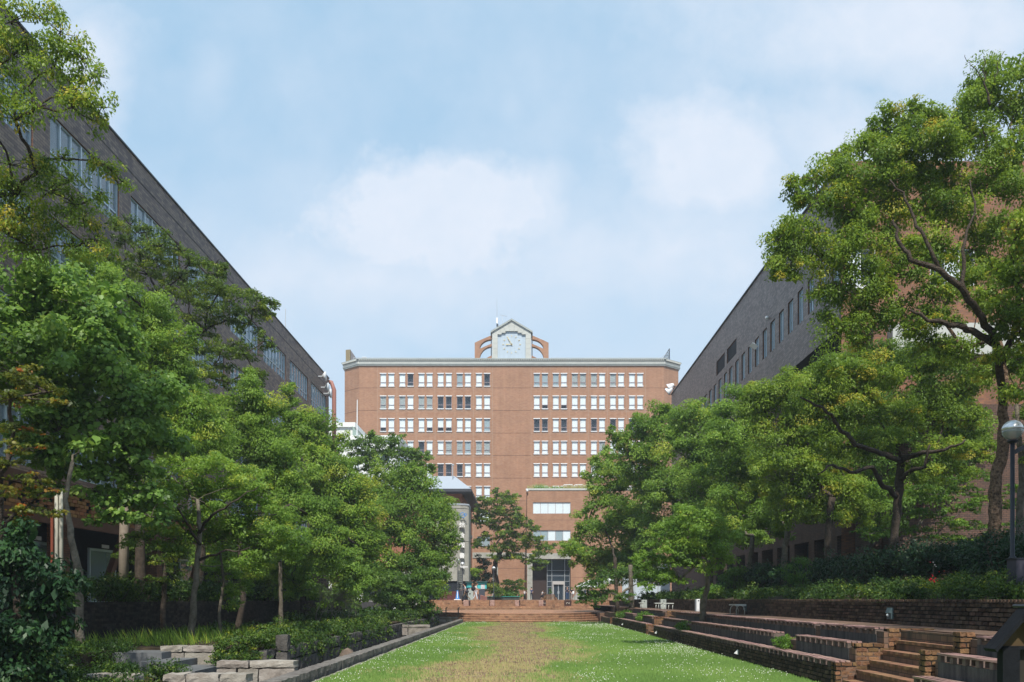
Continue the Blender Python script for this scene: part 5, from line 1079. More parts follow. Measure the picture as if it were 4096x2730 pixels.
vx = lambda z: fX / (2700 + .574 * z - 2085)
vents = [(vx(423), vx(357), 20.0, 21.15), (vx(342), vx(283), 20.0, 21.15)]
mb = MB(); facade(mb, (XQ, 0), (0, 1), (-1, 0), 40, 85.2, 15.3, 23.5, [s for s in sops if s[0] > 40.2] + vents, .22, 0, 2, 1)
mb.quad((XQ, 85.2, 2), (XQ + 18, 85.2, 2), (XQ + 18, 85.2, 23.5), (XQ, 85.2, 23.5)); mb.quad((XQ, 40, 23.5), (XQ, 85.2, 23.5), (XQ + 18, 85.2, 23.5), (XQ + 18, 40, 23.5)); mb.quad((XQ, 52, 15.3), (XQ, 85.2, 15.3), (XQ + 3, 85.2, 15.3), (XQ + 3, 52, 15.3), 1); mb.quad((XQ, 40, 15.3), (XQ, 52, 15.3), (XQ + 3, 52, 15.3), (XQ + 3, 40, 15.3), 1)
mb.build('wall', [M_RDB, M_ROOM, M_RUST], rbk)
mb = MB(); aops = []
for k in range(10): aops.append((41.0 + 3.4 * k, 43.5 + 3.4 * k, 2.2, 5.1))
facade(mb, (XQ + 1.2, 0), (0, 1), (-1, 0), 39, 85, 1.5, 15.3, aops + [(41.5 + 4 * k, 43.8 + 4 * k, 8.0, 9.8) for k in range(10)], .8, 0, 0, 1); mb.build('lower_wall', [brick_mat('brown_brick', (0.15, 0.085, 0.06), (0.10, 0.062, 0.05), (0.035, 0.028, 0.025), bw=.24, bh=.085, ms=.011, big=.2), M_ROOM], rbk)
b = MB(); b.box(XQ - .1, XQ + .06, 39.95, 85.25, 23.5, 23.58); b.build('roof_edge', mat('slate_edge', (.04, .05, .06)), rbk)
# orange brick end facing the camera, with window and concrete band
ew = (wx(3383, 39.9), wx(3503, 39.9), wz(1144, 39.9), wz(995, 39.9)); ew2 = (wx(3300, 39.9) , wx(3350, 39.9), 1, 2)
eb = (wx(3720, 39.9), wx(3900, 39.9), wz(1144, 39.9), wz(995, 39.9)); ec = (wx(3383, 39.9), wx(3503, 39.9), wz(700, 39.9) - 1.8, wz(700, 39.9)); lo = (wx(3900, 39.9), wx(4060, 39.9), wz(2080, 39.9), wz(1820, 39.9))
mb = MB(); facade(mb, (0, 39.9), (1, 0), (0, -1), XQ - .001, XQ + 22, 1.5, 23.6, [ew, eb], .4, 0, 0, 1); mb.quad((XQ + 22, 39.9, 1.5), (XQ + 22, 85, 1.5), (XQ + 22, 85, 23.6), (XQ + 22, 39.9, 23.6)); mb.build('end_wall', [M_ORB, M_ROOM], rbk)
b = MB(); b.box(wx(3560, 39.6), XQ + 22, 39.3, 39.89, wz(1425, 39.6), wz(1300, 39.6)); b.build('concrete_band', M_CREAM, rbk)
strip_window(rbk, ew[0], ew[1], 39.95, ew[2], ew[3], 2, (1, 0), fr=M_WFR); strip_window(rbk, eb[0], eb[1], 39.95, eb[2], eb[3], 3, (0, 1, 0), fr=M_WFR)
b = MB(); b.box(ew[0] - .1, ew[1] + .1, 39.75, 39.89, ew[2] - .18, ew[2] - .02); b.build('sill', M_WFR, rbk)
# nearer annex low on the right; brown brick puts tree shade into its colour
b = MB(); b.box(17.2, 34, 36.5, 39.6, 1.5, 10.6); b.build('annex_wall', MATS['brown_brick'], rbk); b = MB(); b.box(16.6, 18.4, 38, 39.7, 1.5, 6.5); b.build('annex_wall', MATS['brown_brick'], rbk)
fm = MB(); fm.box(.10, .16, 0, .08, 0, 1.9); fm.box(.10, .16, .84, .92, 0, 1.9); fm.box(.10, .16, .08, .84, 0, .06); fm.box(.10, .16, .08, .84, 1.84, 1.9); fm.box(.09, .165, .42, .50, .06, 1.84); sme = fm.mesh('window', M_ALU); pq = MB(); pq.box(.13, .14, .08, .84, .06, 1.84); pqe = pq.mesh('pane', GLB)
for s in sops:
    if s[0] > 40.2: w = piece(sme, 'window', rbk, (XQ, s[0], s[2])); piece(pqe, 'pane', w, (XQ, s[0], s[2]))
for v in vents:
    b = MB()
    for i in range(8): z = v[2] + .07 + i * .14; b.box(XQ + .08, XQ + .2, v[0], v[1], z, z + .05)
    w = b.build('louvre', M_DKST, rbk)
for i in range(2):
    fl = thing('floodlight', ('upper white floodlight at the far end of the right roof', 'lower white floodlight at the far end of the right roof')[i], 'floodlight', (15.4, 84.6, 19 - i), 'floodlights on the right block'); c = Vector((wx(2684 - 6 * i, 84.6), 84.6, wz((1545, 1562)[i], 84.6)))
    b = MB(); b.lathe((0, 0, 0), [(.1, .35), (.16, .25), (.26, .05), (.42, -.25), (.42, -.3)], 14); q = Matrix.Rotation(R(55), 3, 'Y') @ Matrix.Rotation(R(20), 3, 'X'); b.v = [tuple(c + q @ Vector(v)) for v in b.v]; b.build('lamp_head', M_WFR, fl, smooth=True)
    b = MB(); b.lathe((0, 0, 0), [(.36, -.31), (.36, -.33)], 14); b.v = [tuple(c + q @ Vector(v)) for v in b.v]; b.build('lens', GLD, fl)
    b = MB(); b.tube([c + Vector((.1, 0, 0)), c + Vector((.55, 0, -.1 + .4 * i)), (XQ + .05, 84.6, c.z)], .05, 6); b.build('bracket', M_DKST, fl)
b = MB(); b.ball((XQ - .12, vx(690) + 1.2, 19.9), .12, 8); o = b.build('dome_lamp', M_WFR, None); tag(o, 'tiny white dome camera between the slot windows', 'camera')
b = MB(); b.obox((XQ - .2, sy[6] + .5, 18.9), (.2, 0, -.12), (0, .4, 0), (.01, 0, .012)); o = b.build('open_sash', M_ALU, rbk)
# white canopy tents and pale wall behind the right trees
for (lab, x, Y, w, zt_) in (('white tent canopy behind the dark tree at the right', 2440, 98, 4.5, 4.6), ('white tent canopy nearer the entrance', 2365, 106, 4.0, 4.3)):
    t = thing('tent', lab, 'tent', (wx(x, Y), Y, 1.56), 'white tents on the plaza'); c = wx(x, Y); b = MB(); b.add([(c - w / 2, Y, zt_ - 1), (c + w / 2, Y, zt_ - 1), (c + w / 2, Y + w, zt_ - 1), (c - w / 2, Y + w, zt_ - 1), (c, Y + w / 2, zt_)], [(0, 1, 4), (1, 2, 4), (2, 3, 4), (3, 0, 4)]); b.build('canopy', M_WFR, t)
    for dx_ in (-1, 1):
        for dy_ in (0, 1): b = MB(); b.box(c + dx_ * w / 2 - .04, c + dx_ * w / 2 + .04, Y + dy_ * w - .04, Y + dy_ * w + .04, 1.56, zt_ - 1); b.build('leg', M_STEEL, t)
pv = thing('glass_pavilion', 'pale glazed pavilion between the right hand tree trunks', 'building', (13, 88, 1.56)); b = MB(); b.box(11.0, 16.5, 88, 96, 5.2, 5.6); b.build('roof', M_CREAM, pv)
for i in range(5): b = MB(); b.box(11.1 + 1.3 * i, 11.2 + 1.3 * i, 88.1, 88.2, 1.5, 5.2); b.build('mullion', M_ALU, pv); b = MB(); (b.box(11.22 + 1.3 * i, 12.38 + 1.3 * i, 88.13, 88.15, 1.5, 5.2), b.build('pane', mat('milk_glass', (.45, .52, .58), .3, .5), pv)) if i < 4 else None

# ---- thin summer haze over the whole place ------------------------------
b = MB(); b.box(-1600, 1600, -1600, 1600, -2.3, 52); hz = b.build('haze', bpy.data.materials.new('haze_air'), None); hz['kind'] = 'stuff'; hz['label'] = 'thin pale summer haze filling the air'
hm = hz.data.materials[0]; hm.use_nodes = True; hn = hm.node_tree.nodes; hn.remove(hn['Principled BSDF']); pvn = hn.new('ShaderNodeVolumePrincipled'); pvn.inputs['Color'].default_value = (.82, .90, 1, 1); pvn.inputs['Density'].default_value = 0.0007; pvn.inputs['Anisotropy'].default_value = 0.2
hm.node_tree.links.new(pvn.outputs[0], hn['Material Output'].inputs['Volume'])
_re = random.Random(77); SHADE_LOBES_R = [(.64 * y_ + 2.3 + _re.uniform(0, 4.5), y_, _re.uniform(8.5, 12.5), 1.1, 1.1, .6, 0.0) for y_ in [_re.uniform(9, 19) for _ in range(42)]]  # unseen crown lumps right of the view, added to shade the bank
SHADE_LOBES_L = [(-(.66 * y_ + 1.3) - _re.uniform(0, 4.5), y_, _re.uniform(10.5, 13.0), 1.1, 1.1, .6, 0.0) for y_ in [_re.uniform(9.5, 13.5) for _ in range(30)]]  # unseen crown lumps left of the view, added to shade the bed
# ================================================================ trees on the left
def q(lst, Y, t=0.0, flat=1.0): return [(l[0], l[1], l[2], (l[3] if len(l) > 3 else l[2] * flat), Y, (l[4] if len(l) > 4 else t)) for l in lst]
tree('camphor_tree', 'overhanging camphor tree at the top left corner, above everything else', [(-560, 2500, 16, .30), (-540, 1500, 16, .22), (-420, 700, 16, .12)],
     q([(40, 90, 110, 95), (150, 70, 90, 80), (110, 200, 90, 70), (240, 130, 60, 60), (40, 220, 80, 60), (230, 230, 60, 50), (330, 240, 55, 45), (300, 170, 40, 40), (160, 300, 60, 45), (380, 310, 60, 50), (350, 400, 60, 50), (410, 430, 45, 45), (290, 430, 55, 50), (240, 380, 50, 35), (390, 490, 40, 40), (150, 430, 60, 40), (60, 480, 70, 45), (320, 330, 50, 40), (60, 380, 60, 40), (-80, 300, 120, 120)], 15, .03)
     + q([(40, 660, 90, 70), (150, 690, 80, 65), (60, 780, 90, 60), (200, 770, 80, 60), (160, 640, 45, 35), (260, 640, 30, 30), (280, 720, 50, 40), (380, 640, 40, 35), (450, 690, 40, 35), (490, 730, 35, 30), (420, 660, 30, 25), (300, 820, 80, 50), (400, 790, 40, 35), (330, 880, 60, 45), (100, 870, 90, 60), (30, 940, 90, 80), (220, 920, 80, 60), (380, 960, 60, 50), (300, 990, 70, 50), (140, 1000, 90, 60), (-60, 800, 120, 150), (440, 1010, 40, 30)], 16.5, .06),
     G_CAM, leafpx=3.1, leafmin=.07, K=1.35, seed=11, LRX=1.1, LRZ=1.12, twigs=8, clump=.26, shell=(.2, 1.05), tintb=.45, tintv=.2, flat=.7, droop=.7, yellow=.06, r_tip=.008, fill=0, extra=SHADE_LOBES_L)
tree('zelkova_tree', 'layered dark green tree with flat feathery pads against the left block', [(790, 2600, 36, .26), (800, 2100, 36, .22), (760, 1780, 36, .2), (740, 1600, 36, .17)],
     q([(520, 900, 70, 26), (580, 930, 50, 22), (500, 960, 60, 22), (600, 975, 50, 20), (640, 985, 75, 30), (720, 1000, 60, 26), (560, 1020, 70, 24), (660, 1050, 90, 28), (760, 1060, 60, 24), (500, 1080, 80, 26), (600, 1100, 80, 26), (720, 1110, 85, 28), (860, 1060, 55, 18), (900, 1080, 40, 16), (870, 1100, 45, 16), (820, 1140, 60, 24), (750, 1170, 80, 26), (640, 1180, 90, 24), (880, 1160, 70, 26), (930, 1210, 70, 26), (840, 1230, 80, 26), (1030, 1190, 55, 22), (1080, 1215, 38, 20), (1010, 1240, 60, 22), (1060, 1265, 45, 20), (920, 1280, 80, 24), (750, 1270, 90, 26), (660, 1300, 70, 24), (820, 1320, 70, 24), (1000, 1300, 60, 20), (1060, 1365, 45, 17), (1085, 1385, 30, 14), (960, 1370, 50, 18), (880, 1400, 70, 22), (760, 1390, 80, 26), (700, 1440, 80, 26), (860, 1460, 80, 24), (980, 1420, 60, 20), (800, 1500, 80, 30), (910, 1530, 80, 26), (1010, 1500, 60, 22), (720, 1540, 80, 30)], 34, .0),
     G_ZEL, tpl='long', leafpx=2.7, K=2.7, seed=12, LRX=1.1, LRZ=1.15, twigs=4, clump=.30, shell=(.15, 1.0), tintb=.52, tintv=.16, flat=.45, droop=.25, yellow=.03, fill=.5, dep=1.5, r_tip=.02, wmul=1.3)
tree('katsura_tree', 'tall leafy tree with large round leaves filling the left side', [(318, 2600, 18, .10), (320, 2430, 18, .088), (312, 2290, 18, .085), (285, 2150, 18, .07), (262, 2000, 18.3, .055), (290, 1850, 18.6, .045)],
     q([(110, 1180, 120, 90), (260, 1150, 110, 80), (60, 1290, 110, 90), (200, 1280, 120, 80), (350, 1230, 100, 80), (420, 1300, 100, 70), (120, 1420, 120, 80), (300, 1370, 120, 80), (460, 1420, 100, 80), (60, 1520, 110, 70), (220, 1500, 120, 80), (380, 1500, 110, 80), (520, 1530, 100, 70), (300, 1620, 120, 80), (440, 1650, 110, 80), (570, 1660, 90, 70), (380, 1760, 110, 70), (520, 1780, 100, 70), (230, 1730, 90, 70), (620, 1770, 80, 60), (470, 1880, 80, 45), (580, 1890, 70, 40), (380, 1970, 60, 35), (470, 1990, 60, 30), (540, 2010, 50, 25), (230, 1860, 80, 50), (640, 1560, 70, 60), (150, 1760, 80, 60), (330, 1880, 70, 40), (560, 1960, 70, 30), (640, 1990, 60, 30), (430, 2060, 60, 28), (600, 2070, 60, 24)], 20, .0),
     G_KAT, BARK_L, tpl='round', leafpx=3.0, leafmin=.115, K=1.9, seed=13, fill=.4, twigs=6, clump=.38, tintb=.50, tintv=.2, flat=.6, droop=.6, yellow=.0, r_tip=.012, dep=1.2)
tree('camphor_tree', 'light green broadleaf tree rising behind the round leafed one', [(560, 2650, 27, .2), (560, 2200, 27, .17), (560, 1900, 27, .14)],
     q([(480, 1160, 80, 60), (580, 1230, 80, 65), (650, 1290, 80, 60), (560, 1330, 90, 70), (680, 1390, 90, 70), (600, 1450, 90, 70), (700, 1500, 90, 70), (760, 1580, 90, 60), (640, 1590, 100, 70), (800, 1660, 90, 60), (700, 1690, 100, 70), (840, 1740, 90, 60), (740, 1800, 100, 60), (360, 1150, 80, 60), (430, 1090, 60, 50), (330, 1060, 70, 50)], 27, .05),
     G_ROW, leafpx=2.6, K=2.6, seed=14, tintb=.5, tintv=.17, yellow=.03, clump=.36, flat=.6, droop=.55)
tree('glossy_tree', 'broad bright glossy leaved tree above the pale straight trunk', [(763, 2560, 22.6, .11), (775, 2400, 22.6, .083), (790, 2260, 22.6, .075), (800, 2120, 22.6, .065), (790, 2000, 22.8, .05)],
     q([(680, 1900, 90, 50), (800, 1880, 90, 50), (920, 1890, 90, 50), (1020, 1940, 80, 50), (640, 1990, 90, 50), (760, 1980, 90, 50), (880, 1980, 100, 50), (1000, 2020, 90, 45), (1100, 2060, 80, 45), (620, 2080, 80, 45), (740, 2090, 90, 45), (860, 2080, 90, 50), (980, 2110, 90, 45), (1110, 2140, 90, 40), (1190, 2180, 70, 35), (700, 2160, 80, 35), (860, 2170, 90, 40), (1010, 2190, 90, 35), (1120, 2210, 80, 35), (960, 2260, 80, 35), (560, 2150, 60, 30)], 24, .05),
     G_ROW, BARK_L, leafpx=2.7, leafmin=.08, K=2.3, seed=15, boughs=[[(795, 2130, 22.6, .05), (850, 2060, 21.6, .035), (950, 2000, 21, .022), (1030, 1950, 21, .01)], [(800, 2180, 22.6, .045), (740, 2080, 21.6, .03), (690, 1990, 21.2, .02)], [(800, 2240, 22.6, .045), (880, 2210, 21.6, .03), (1000, 2190, 21.2, .015)]], twigs=6, clump=.30, tintb=.5, tintv=.17, flat=.45, droop=.15, r_tip=.012, dep=1.3)
tree('broadleaf_tree', 'dense rounded green tree in the middle of the left row', [(948, 2530, 29, .13), (975, 2400, 29, .10), (965, 2250, 29, .09), (950, 2050, 29, .08)],
     q([(1010, 1560, 60, 50), (940, 1620, 80, 60), (1060, 1640, 70, 55), (870, 1720, 90, 60), (1000, 1720, 90, 60), (1090, 1760, 70, 60), (930, 1800, 90, 60), (1050, 1840, 90, 60), (1150, 1850, 70, 55), (1180, 1960, 80, 60), (1090, 1950, 80, 60), (1240, 2050, 80, 60), (1150, 2080, 80, 50), (1290, 2130, 70, 50), (1210, 2200, 80, 45), (1320, 2220, 70, 45)], 33, .02),
     G_ROW, leafpx=2.5, K=2.8, seed=16, fill=1.4, tintb=.5, tintv=.17, clump=.4, flat=.6, droop=.5, yellow=.02)
tree('maple_tree', 'fresh green tree with olive tips just left of the white block', [(1208, 2494, 40, .17), (1215, 2330, 40, .14), (1230, 2150, 40, .12)],
     q([(1130, 1640, 45, 35), (1150, 1560, 35, 20), (1160, 1600, 30, 18), (1220, 1690, 65, 45), (1160, 1730, 70, 50), (1280, 1720, 60, 45), (1310, 1790, 65, 50), (1200, 1800, 80, 55), (1290, 1870, 80, 55), (1370, 1870, 60, 50), (1250, 1950, 90, 55), (1380, 1960, 75, 55), (1340, 2050, 85, 55), (1430, 2060, 65, 55), (1420, 2150, 75, 50), (1380, 2220, 75, 50), (1440, 2280, 70, 50), (1400, 2350, 70, 40), (1400, 1960, 60, 50), (1390, 2060, 80, 70), (1360, 2130, 70, 60), (1440, 2180, 60, 60)], 44, .06),
     G_ROW, leafpx=2.4, K=2.9, seed=17, fill=1.8, tintb=.54, tintv=.18, clump=.45, flat=.6, yellow=.05)
tree('broadleaf_tree', 'small dark crowned tree standing highest against the red block, left', [(1560, 2450, 74, .2), (1560, 2100, 74, .17)],
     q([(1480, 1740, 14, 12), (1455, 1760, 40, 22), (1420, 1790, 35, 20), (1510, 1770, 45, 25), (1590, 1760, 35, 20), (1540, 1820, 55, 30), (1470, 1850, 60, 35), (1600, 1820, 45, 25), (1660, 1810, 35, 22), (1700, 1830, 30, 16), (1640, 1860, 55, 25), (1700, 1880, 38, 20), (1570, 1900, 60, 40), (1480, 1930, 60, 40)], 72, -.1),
     G_ROW, leafpx=2.3, K=2.3, seed=18, tintb=.42, tintv=.16, clump=.5, flat=.5)
tree('broadleaf_tree', 'big rounded tree with light and dark clumps beside the library pier', [(1600, 2480, 55, .22), (1600, 2250, 55, .18)],
     q([(1640, 1890, 50, 35), (1560, 1930, 70, 50), (1680, 1940, 60, 45), (1480, 1960, 70, 50), (1620, 2000, 80, 55), (1740, 2000, 55, 45), (1540, 2060, 80, 60), (1700, 2080, 75, 55), (1780, 2080, 50, 50), (1620, 2140, 80, 60), (1740, 2170, 75, 55), (1800, 2150, 38, 50), (1500, 2170, 80, 60), (1670, 2250, 85, 50), (1560, 2260, 85, 55), (1760, 2250, 55, 45), (1450, 2260, 80, 55), (1700, 2330, 70, 40), (1600, 2330, 80, 40), (1500, 2340, 80, 40), (1380, 2330, 70, 40), (1420, 2180, 70, 50)], 55, .0),
     G_ROW, leafpx=2.4, K=2.9, seed=19, tintb=.48, tintv=.17, clump=.5, flat=.6, yellow=.04)
tree('broadleaf_tree', 'lower shaded tree spreading over the far granite wall, left of the stage', [(1640, 2440, 50, .14), (1645, 2360, 50, .12)],
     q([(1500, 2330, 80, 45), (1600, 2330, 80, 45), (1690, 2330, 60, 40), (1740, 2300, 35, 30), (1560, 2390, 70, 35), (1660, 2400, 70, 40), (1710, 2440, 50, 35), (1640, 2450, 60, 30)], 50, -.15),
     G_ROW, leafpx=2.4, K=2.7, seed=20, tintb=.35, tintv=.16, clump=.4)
tree('broadleaf_tree', 'mid height glossy tree left of the leafless grey shrub', [(1123, 2503, 34, .10), (1125, 2380, 34, .085), (1120, 2250, 34, .07)],
     q([(1190, 2230, 60, 35), (1120, 2270, 60, 30), (1250, 2260, 60, 35), (1160, 2320, 60, 28), (1220, 2360, 50, 25), (1350, 2290, 60, 40), (1400, 2240, 60, 40), (1390, 2350, 60, 35), (1440, 2320, 50, 40)], 36, .0),
     G_ROW, BARK_L, leafpx=2.4, K=2.3, seed=21, tintb=.45, tintv=.18, clump=.3, flat=.5)
tree('slender_tree', 'dark thin trunk with peeling pale patches behind the grasses', [(655, 2530, 27.5, .10), (655, 2350, 27.5, .085), (665, 2250, 27.5, .07)],
     q([(600, 2240, 50, 22), (700, 2290, 45, 22), (640, 2330, 40, 18), (560, 2190, 60, 25), (720, 2200, 60, 30), (500, 2230, 45, 22)], 27.5, -.05), G_ZEL, BARK, leafpx=2.3, K=1.8, seed=22, tintb=.5, clump=.25, flat=.4, tpl='long', wmul=1.3)
tree('slender_tree', 'crooked thin pale trunk between the two grey ones, left bank', [(880, 2550, 25, .06), (878, 2450, 25, .05), (895, 2330, 25, .045), (880, 2200, 25.2, .035)],
     q([(850, 2290, 45, 22), (930, 2300, 50, 22), (900, 2380, 40, 18), (980, 2340, 50, 25), (940, 2420, 40, 18)], 25.5, 0), G_ROW, BARK_L, leafpx=2.3, K=1.8, seed=23, tintb=.45, clump=.25, flat=.5)
tree('japanese_maple', 'maple with yellow and rust tinted star leaves at the left edge', [(-60, 2650, 14, .12), (-30, 2200, 14, .1), (0, 1950, 14, .08)],
     q([(40, 1490, 90, 28), (110, 1530, 90, 28), (40, 1600, 100, 32), (190, 1570, 70, 24), (230, 1610, 60, 20), (60, 1720, 90, 28), (90, 1800, 90, 28), (30, 1860, 90, 30), (140, 1910, 80, 24), (60, 1960, 90, 30), (190, 1960, 60, 18), (120, 2020, 90, 28), (190, 2050, 50, 20), (40, 2080, 90, 30)], 13.5, 0),
     G_MAP, tpl='star', leafpx=4.2, leafmin=.075, K=1.9, seed=24, LRZ=1.1, twigs=7, clump=.20, flat=.3, droop=.3, tintb=.45, tintv=.22, shell=(.1, 1), fill=0, r_tip=.007, dep=1.1)
tree('evergreen_shrub', 'big dark glossy evergreen shrub filling the bottom left corner', [(60, 2760, 12, .07), (70, 2500, 12, .06), (60, 2300, 12, .05)],
     q([(40, 2200, 110, 80), (150, 2260, 90, 70), (60, 2330, 120, 80), (210, 2360, 80, 60), (100, 2440, 120, 80), (230, 2450, 80, 60), (50, 2550, 120, 80), (190, 2540, 80, 55), (90, 2650, 120, 70), (20, 2720, 120, 80)], 12, 0),
     G_DRK, leafpx=4.0, leafmin=.10, K=2.2, seed=25, twigs=5, clump=.3, flat=.55, droop=.6, tintb=.42, tintv=.2, cat='shrub', r_tip=.008)
tree('broadleaf_tree', 'low leafy tree filling the middle of the left bank behind the trunks', [(1060, 2470, 40, .12), (1065, 2350, 40, .10)],
     q([(880, 2260, 70, 40), (980, 2270, 80, 45), (1090, 2280, 80, 45), (1200, 2270, 80, 45), (1300, 2280, 80, 45), (1020, 2350, 70, 35), (1140, 2360, 70, 35), (1260, 2370, 70, 35), (1360, 2390, 70, 35), (930, 2180, 70, 45), (1060, 2190, 80, 45), (800, 2230, 60, 35)], 40, -.05),
     G_ROW, leafpx=2.5, K=1.9, seed=141, clump=.4, tintb=.42, tintv=.18, flat=.6, twigs=2)
# the leafless twig shrub
def twig_shrub():
    pr = random.Random(31); Y = 36.0; t = thing('bare_shrub', 'leafless grey twig shrub hanging over the channel bank', 'shrub', (wx(1290, Y), Y, .5)); mb = MB()
    def grow(p, d, l, r, n):
        e = p + d * l; mb.tube([p, p.lerp(e, .5) + Vector([pr.uniform(-1, 1) for _ in range(3)]) * l * .06, e], [r, r * .85, r * .7], 3, cap=False)
        if n > 0:
            for _ in range(3 if n > 1 else 3):
                a = Vector([pr.gauss(0, 1) for _ in range(3)]); grow(e, (d + a * .38 + Vector((.06, 0, -.06))).normalized(), l * pr.uniform(.6, .85), r * .62, n - 1)
    for k in range(5): grow(Vector((wx(1270, Y) + .1 * k, Y + pr.uniform(-.3, .3), .45)), Vector((.1 + .2 * k, pr.uniform(-.3, .3), 1)).normalized(), .62, .024, 5)
    for k in range(8): grow(Vector((wx(1300, Y) + .1 * k, Y - .3, 1.7)), Vector((.9, -.3, .5 - .15 * k)).normalized(), .42, .010, 4)
    mb.build('twigs', mat('grey_twig', (.26, .23, .20), .9, .1, var=.3), t)
twig_shrub()
# ivy hanging into the channel, bed undergrowth, hedges
def strip_lobes(x0, x1, y0, y1, z, r, n, seed, zr=None, t=0.0, tj=.12):
    rs = random.Random(seed); out = []
    for i in range(n):
        u = rs.random(); a = r * rs.uniform(.7, 1.3); out.append((x0 + (x1 - x0) * rs.random(), y0 + (y1 - y0) * u, z + rs.uniform(-.15, .15) * r, a, a, (zr or r) * rs.uniform(.7, 1.2), t + rs.uniform(-tj, tj)))
    return out
ivy = strip_lobes(-7.3, -6.6, 20, 37.5, .62, .50, 60, 41, .26, .05) + strip_lobes(-6.22, -6.1, 20, 36, .28, .20, 80, 42, .42, .0) + strip_lobes(-7.6, -6.9, 40, 57, .70, .7, 30, 43, .36, -.05) + strip_lobes(-6.3, -6.2, 41, 57, .2, .25, 40, 49, .4)
bush('hanging_ivy', 'dark green ivy and creeper spilling over the channel wall', ivy, G_HDG, tpl='leaf', leafpx=2.1, leafmin=.035, K=.75, seed=44, cat='ivy', kind='stuff', clump=.16, droop=.8, tintb=.42, tintv=.2)
low = strip_lobes(-9.1, -7.5, 12.9, 13.6, .30, .30, 22, 59, .22, -.1) + strip_lobes(-11.5, -9.3, 13, 19, .55, .5, 44, 45, .26, -.1) + strip_lobes(-9.4, -9.1, 12, 18, .25, .35, 26, 58, .4, -.1) + strip_lobes(-9.2, -6.4, 12.2, 13.5, .12, .42, 44, 46, .36, -.08) + strip_lobes(-8.2, -6.9, 14.2, 16.2, .2, .35, 16, 57, .3, -.1) + strip_lobes(-12, -7.2, 27, 36, .55, .5, 26, 47, .25, -.05) + strip_lobes(-11.5, -7.6, 36, 58, .75, .9, 34, 48, .45, -.1)
bush('undergrowth', 'low tangled green undergrowth under the trees of the left bed', low, G_HDG, leafpx=2.3, leafmin=.04, K=.75, seed=50, cat='ground cover', kind='stuff', clump=.2, tintb=.4, tintv=.18)
bush('leafy_plant', 'mound of bright green creeper above the nearest cross wall', [(wx(p, Y), Y, wz(y, Y), r * Y / F, r * Y / F * .8, r2 * Y / F, 0.0) for (p, y, r, r2, Y) in ((920, 2590, 80, 45, 18.5), (1010, 2560, 80, 45, 19), (1080, 2590, 60, 40, 19.5), (890, 2640, 60, 30, 18), (980, 2630, 80, 35, 18.3), (1060, 2530, 60, 35, 21))], G_HDG, leafpx=2.2, leafmin=.035, K=2.6, seed=51, tintb=.55, tintv=.18, clump=.16)
def bed_grass():
    rs = np.random.RandomState(61); n = 3000; Y = 19.5 + 7 * rs.rand(n); px_ = 470 + 420 * rs.rand(n) + 30 * rs.normal(size=n); X = (px_ - VX) * 22.0 / F; C = np.stack([X, Y, np.full(n, .5)], 1); a = rs.rand(n) * 6.28; l = .25 + .5 * rs.rand(n)
    D = np.stack([np.cos(a) * l, np.sin(a) * l, np.ones(n)], 1); Nn = np.stack([np.cos(a + 2), np.sin(a + 2), np.zeros(n)], 1) + np.array([0, -1, .3]); o = scatter(C, D, Nn, .12 + .34 * rs.rand(n) ** 3, 'blade', .5 + .3 * rs.normal(size=n), G_ROW, 'tall_grass', None, wmul=.085); tag(o, 'tall bright grass and weeds at the foot of the pale trunk', 'grass', None, 'stuff')
bed_grass()
hd = strip_lobes(-13.6, -13.0, 17, 60, 1.95, .62, 100, 62, .5, 0.0)
bush('clipped_hedge', 'long dark hedge on top of the left retaining wall', hd, G_HDG, leafpx=2.4, leafmin=.045, K=.7, seed=63, cat='hedge', base=(-13.3, 30, 1.45), clump=.2, tintb=.36, tintv=.18)
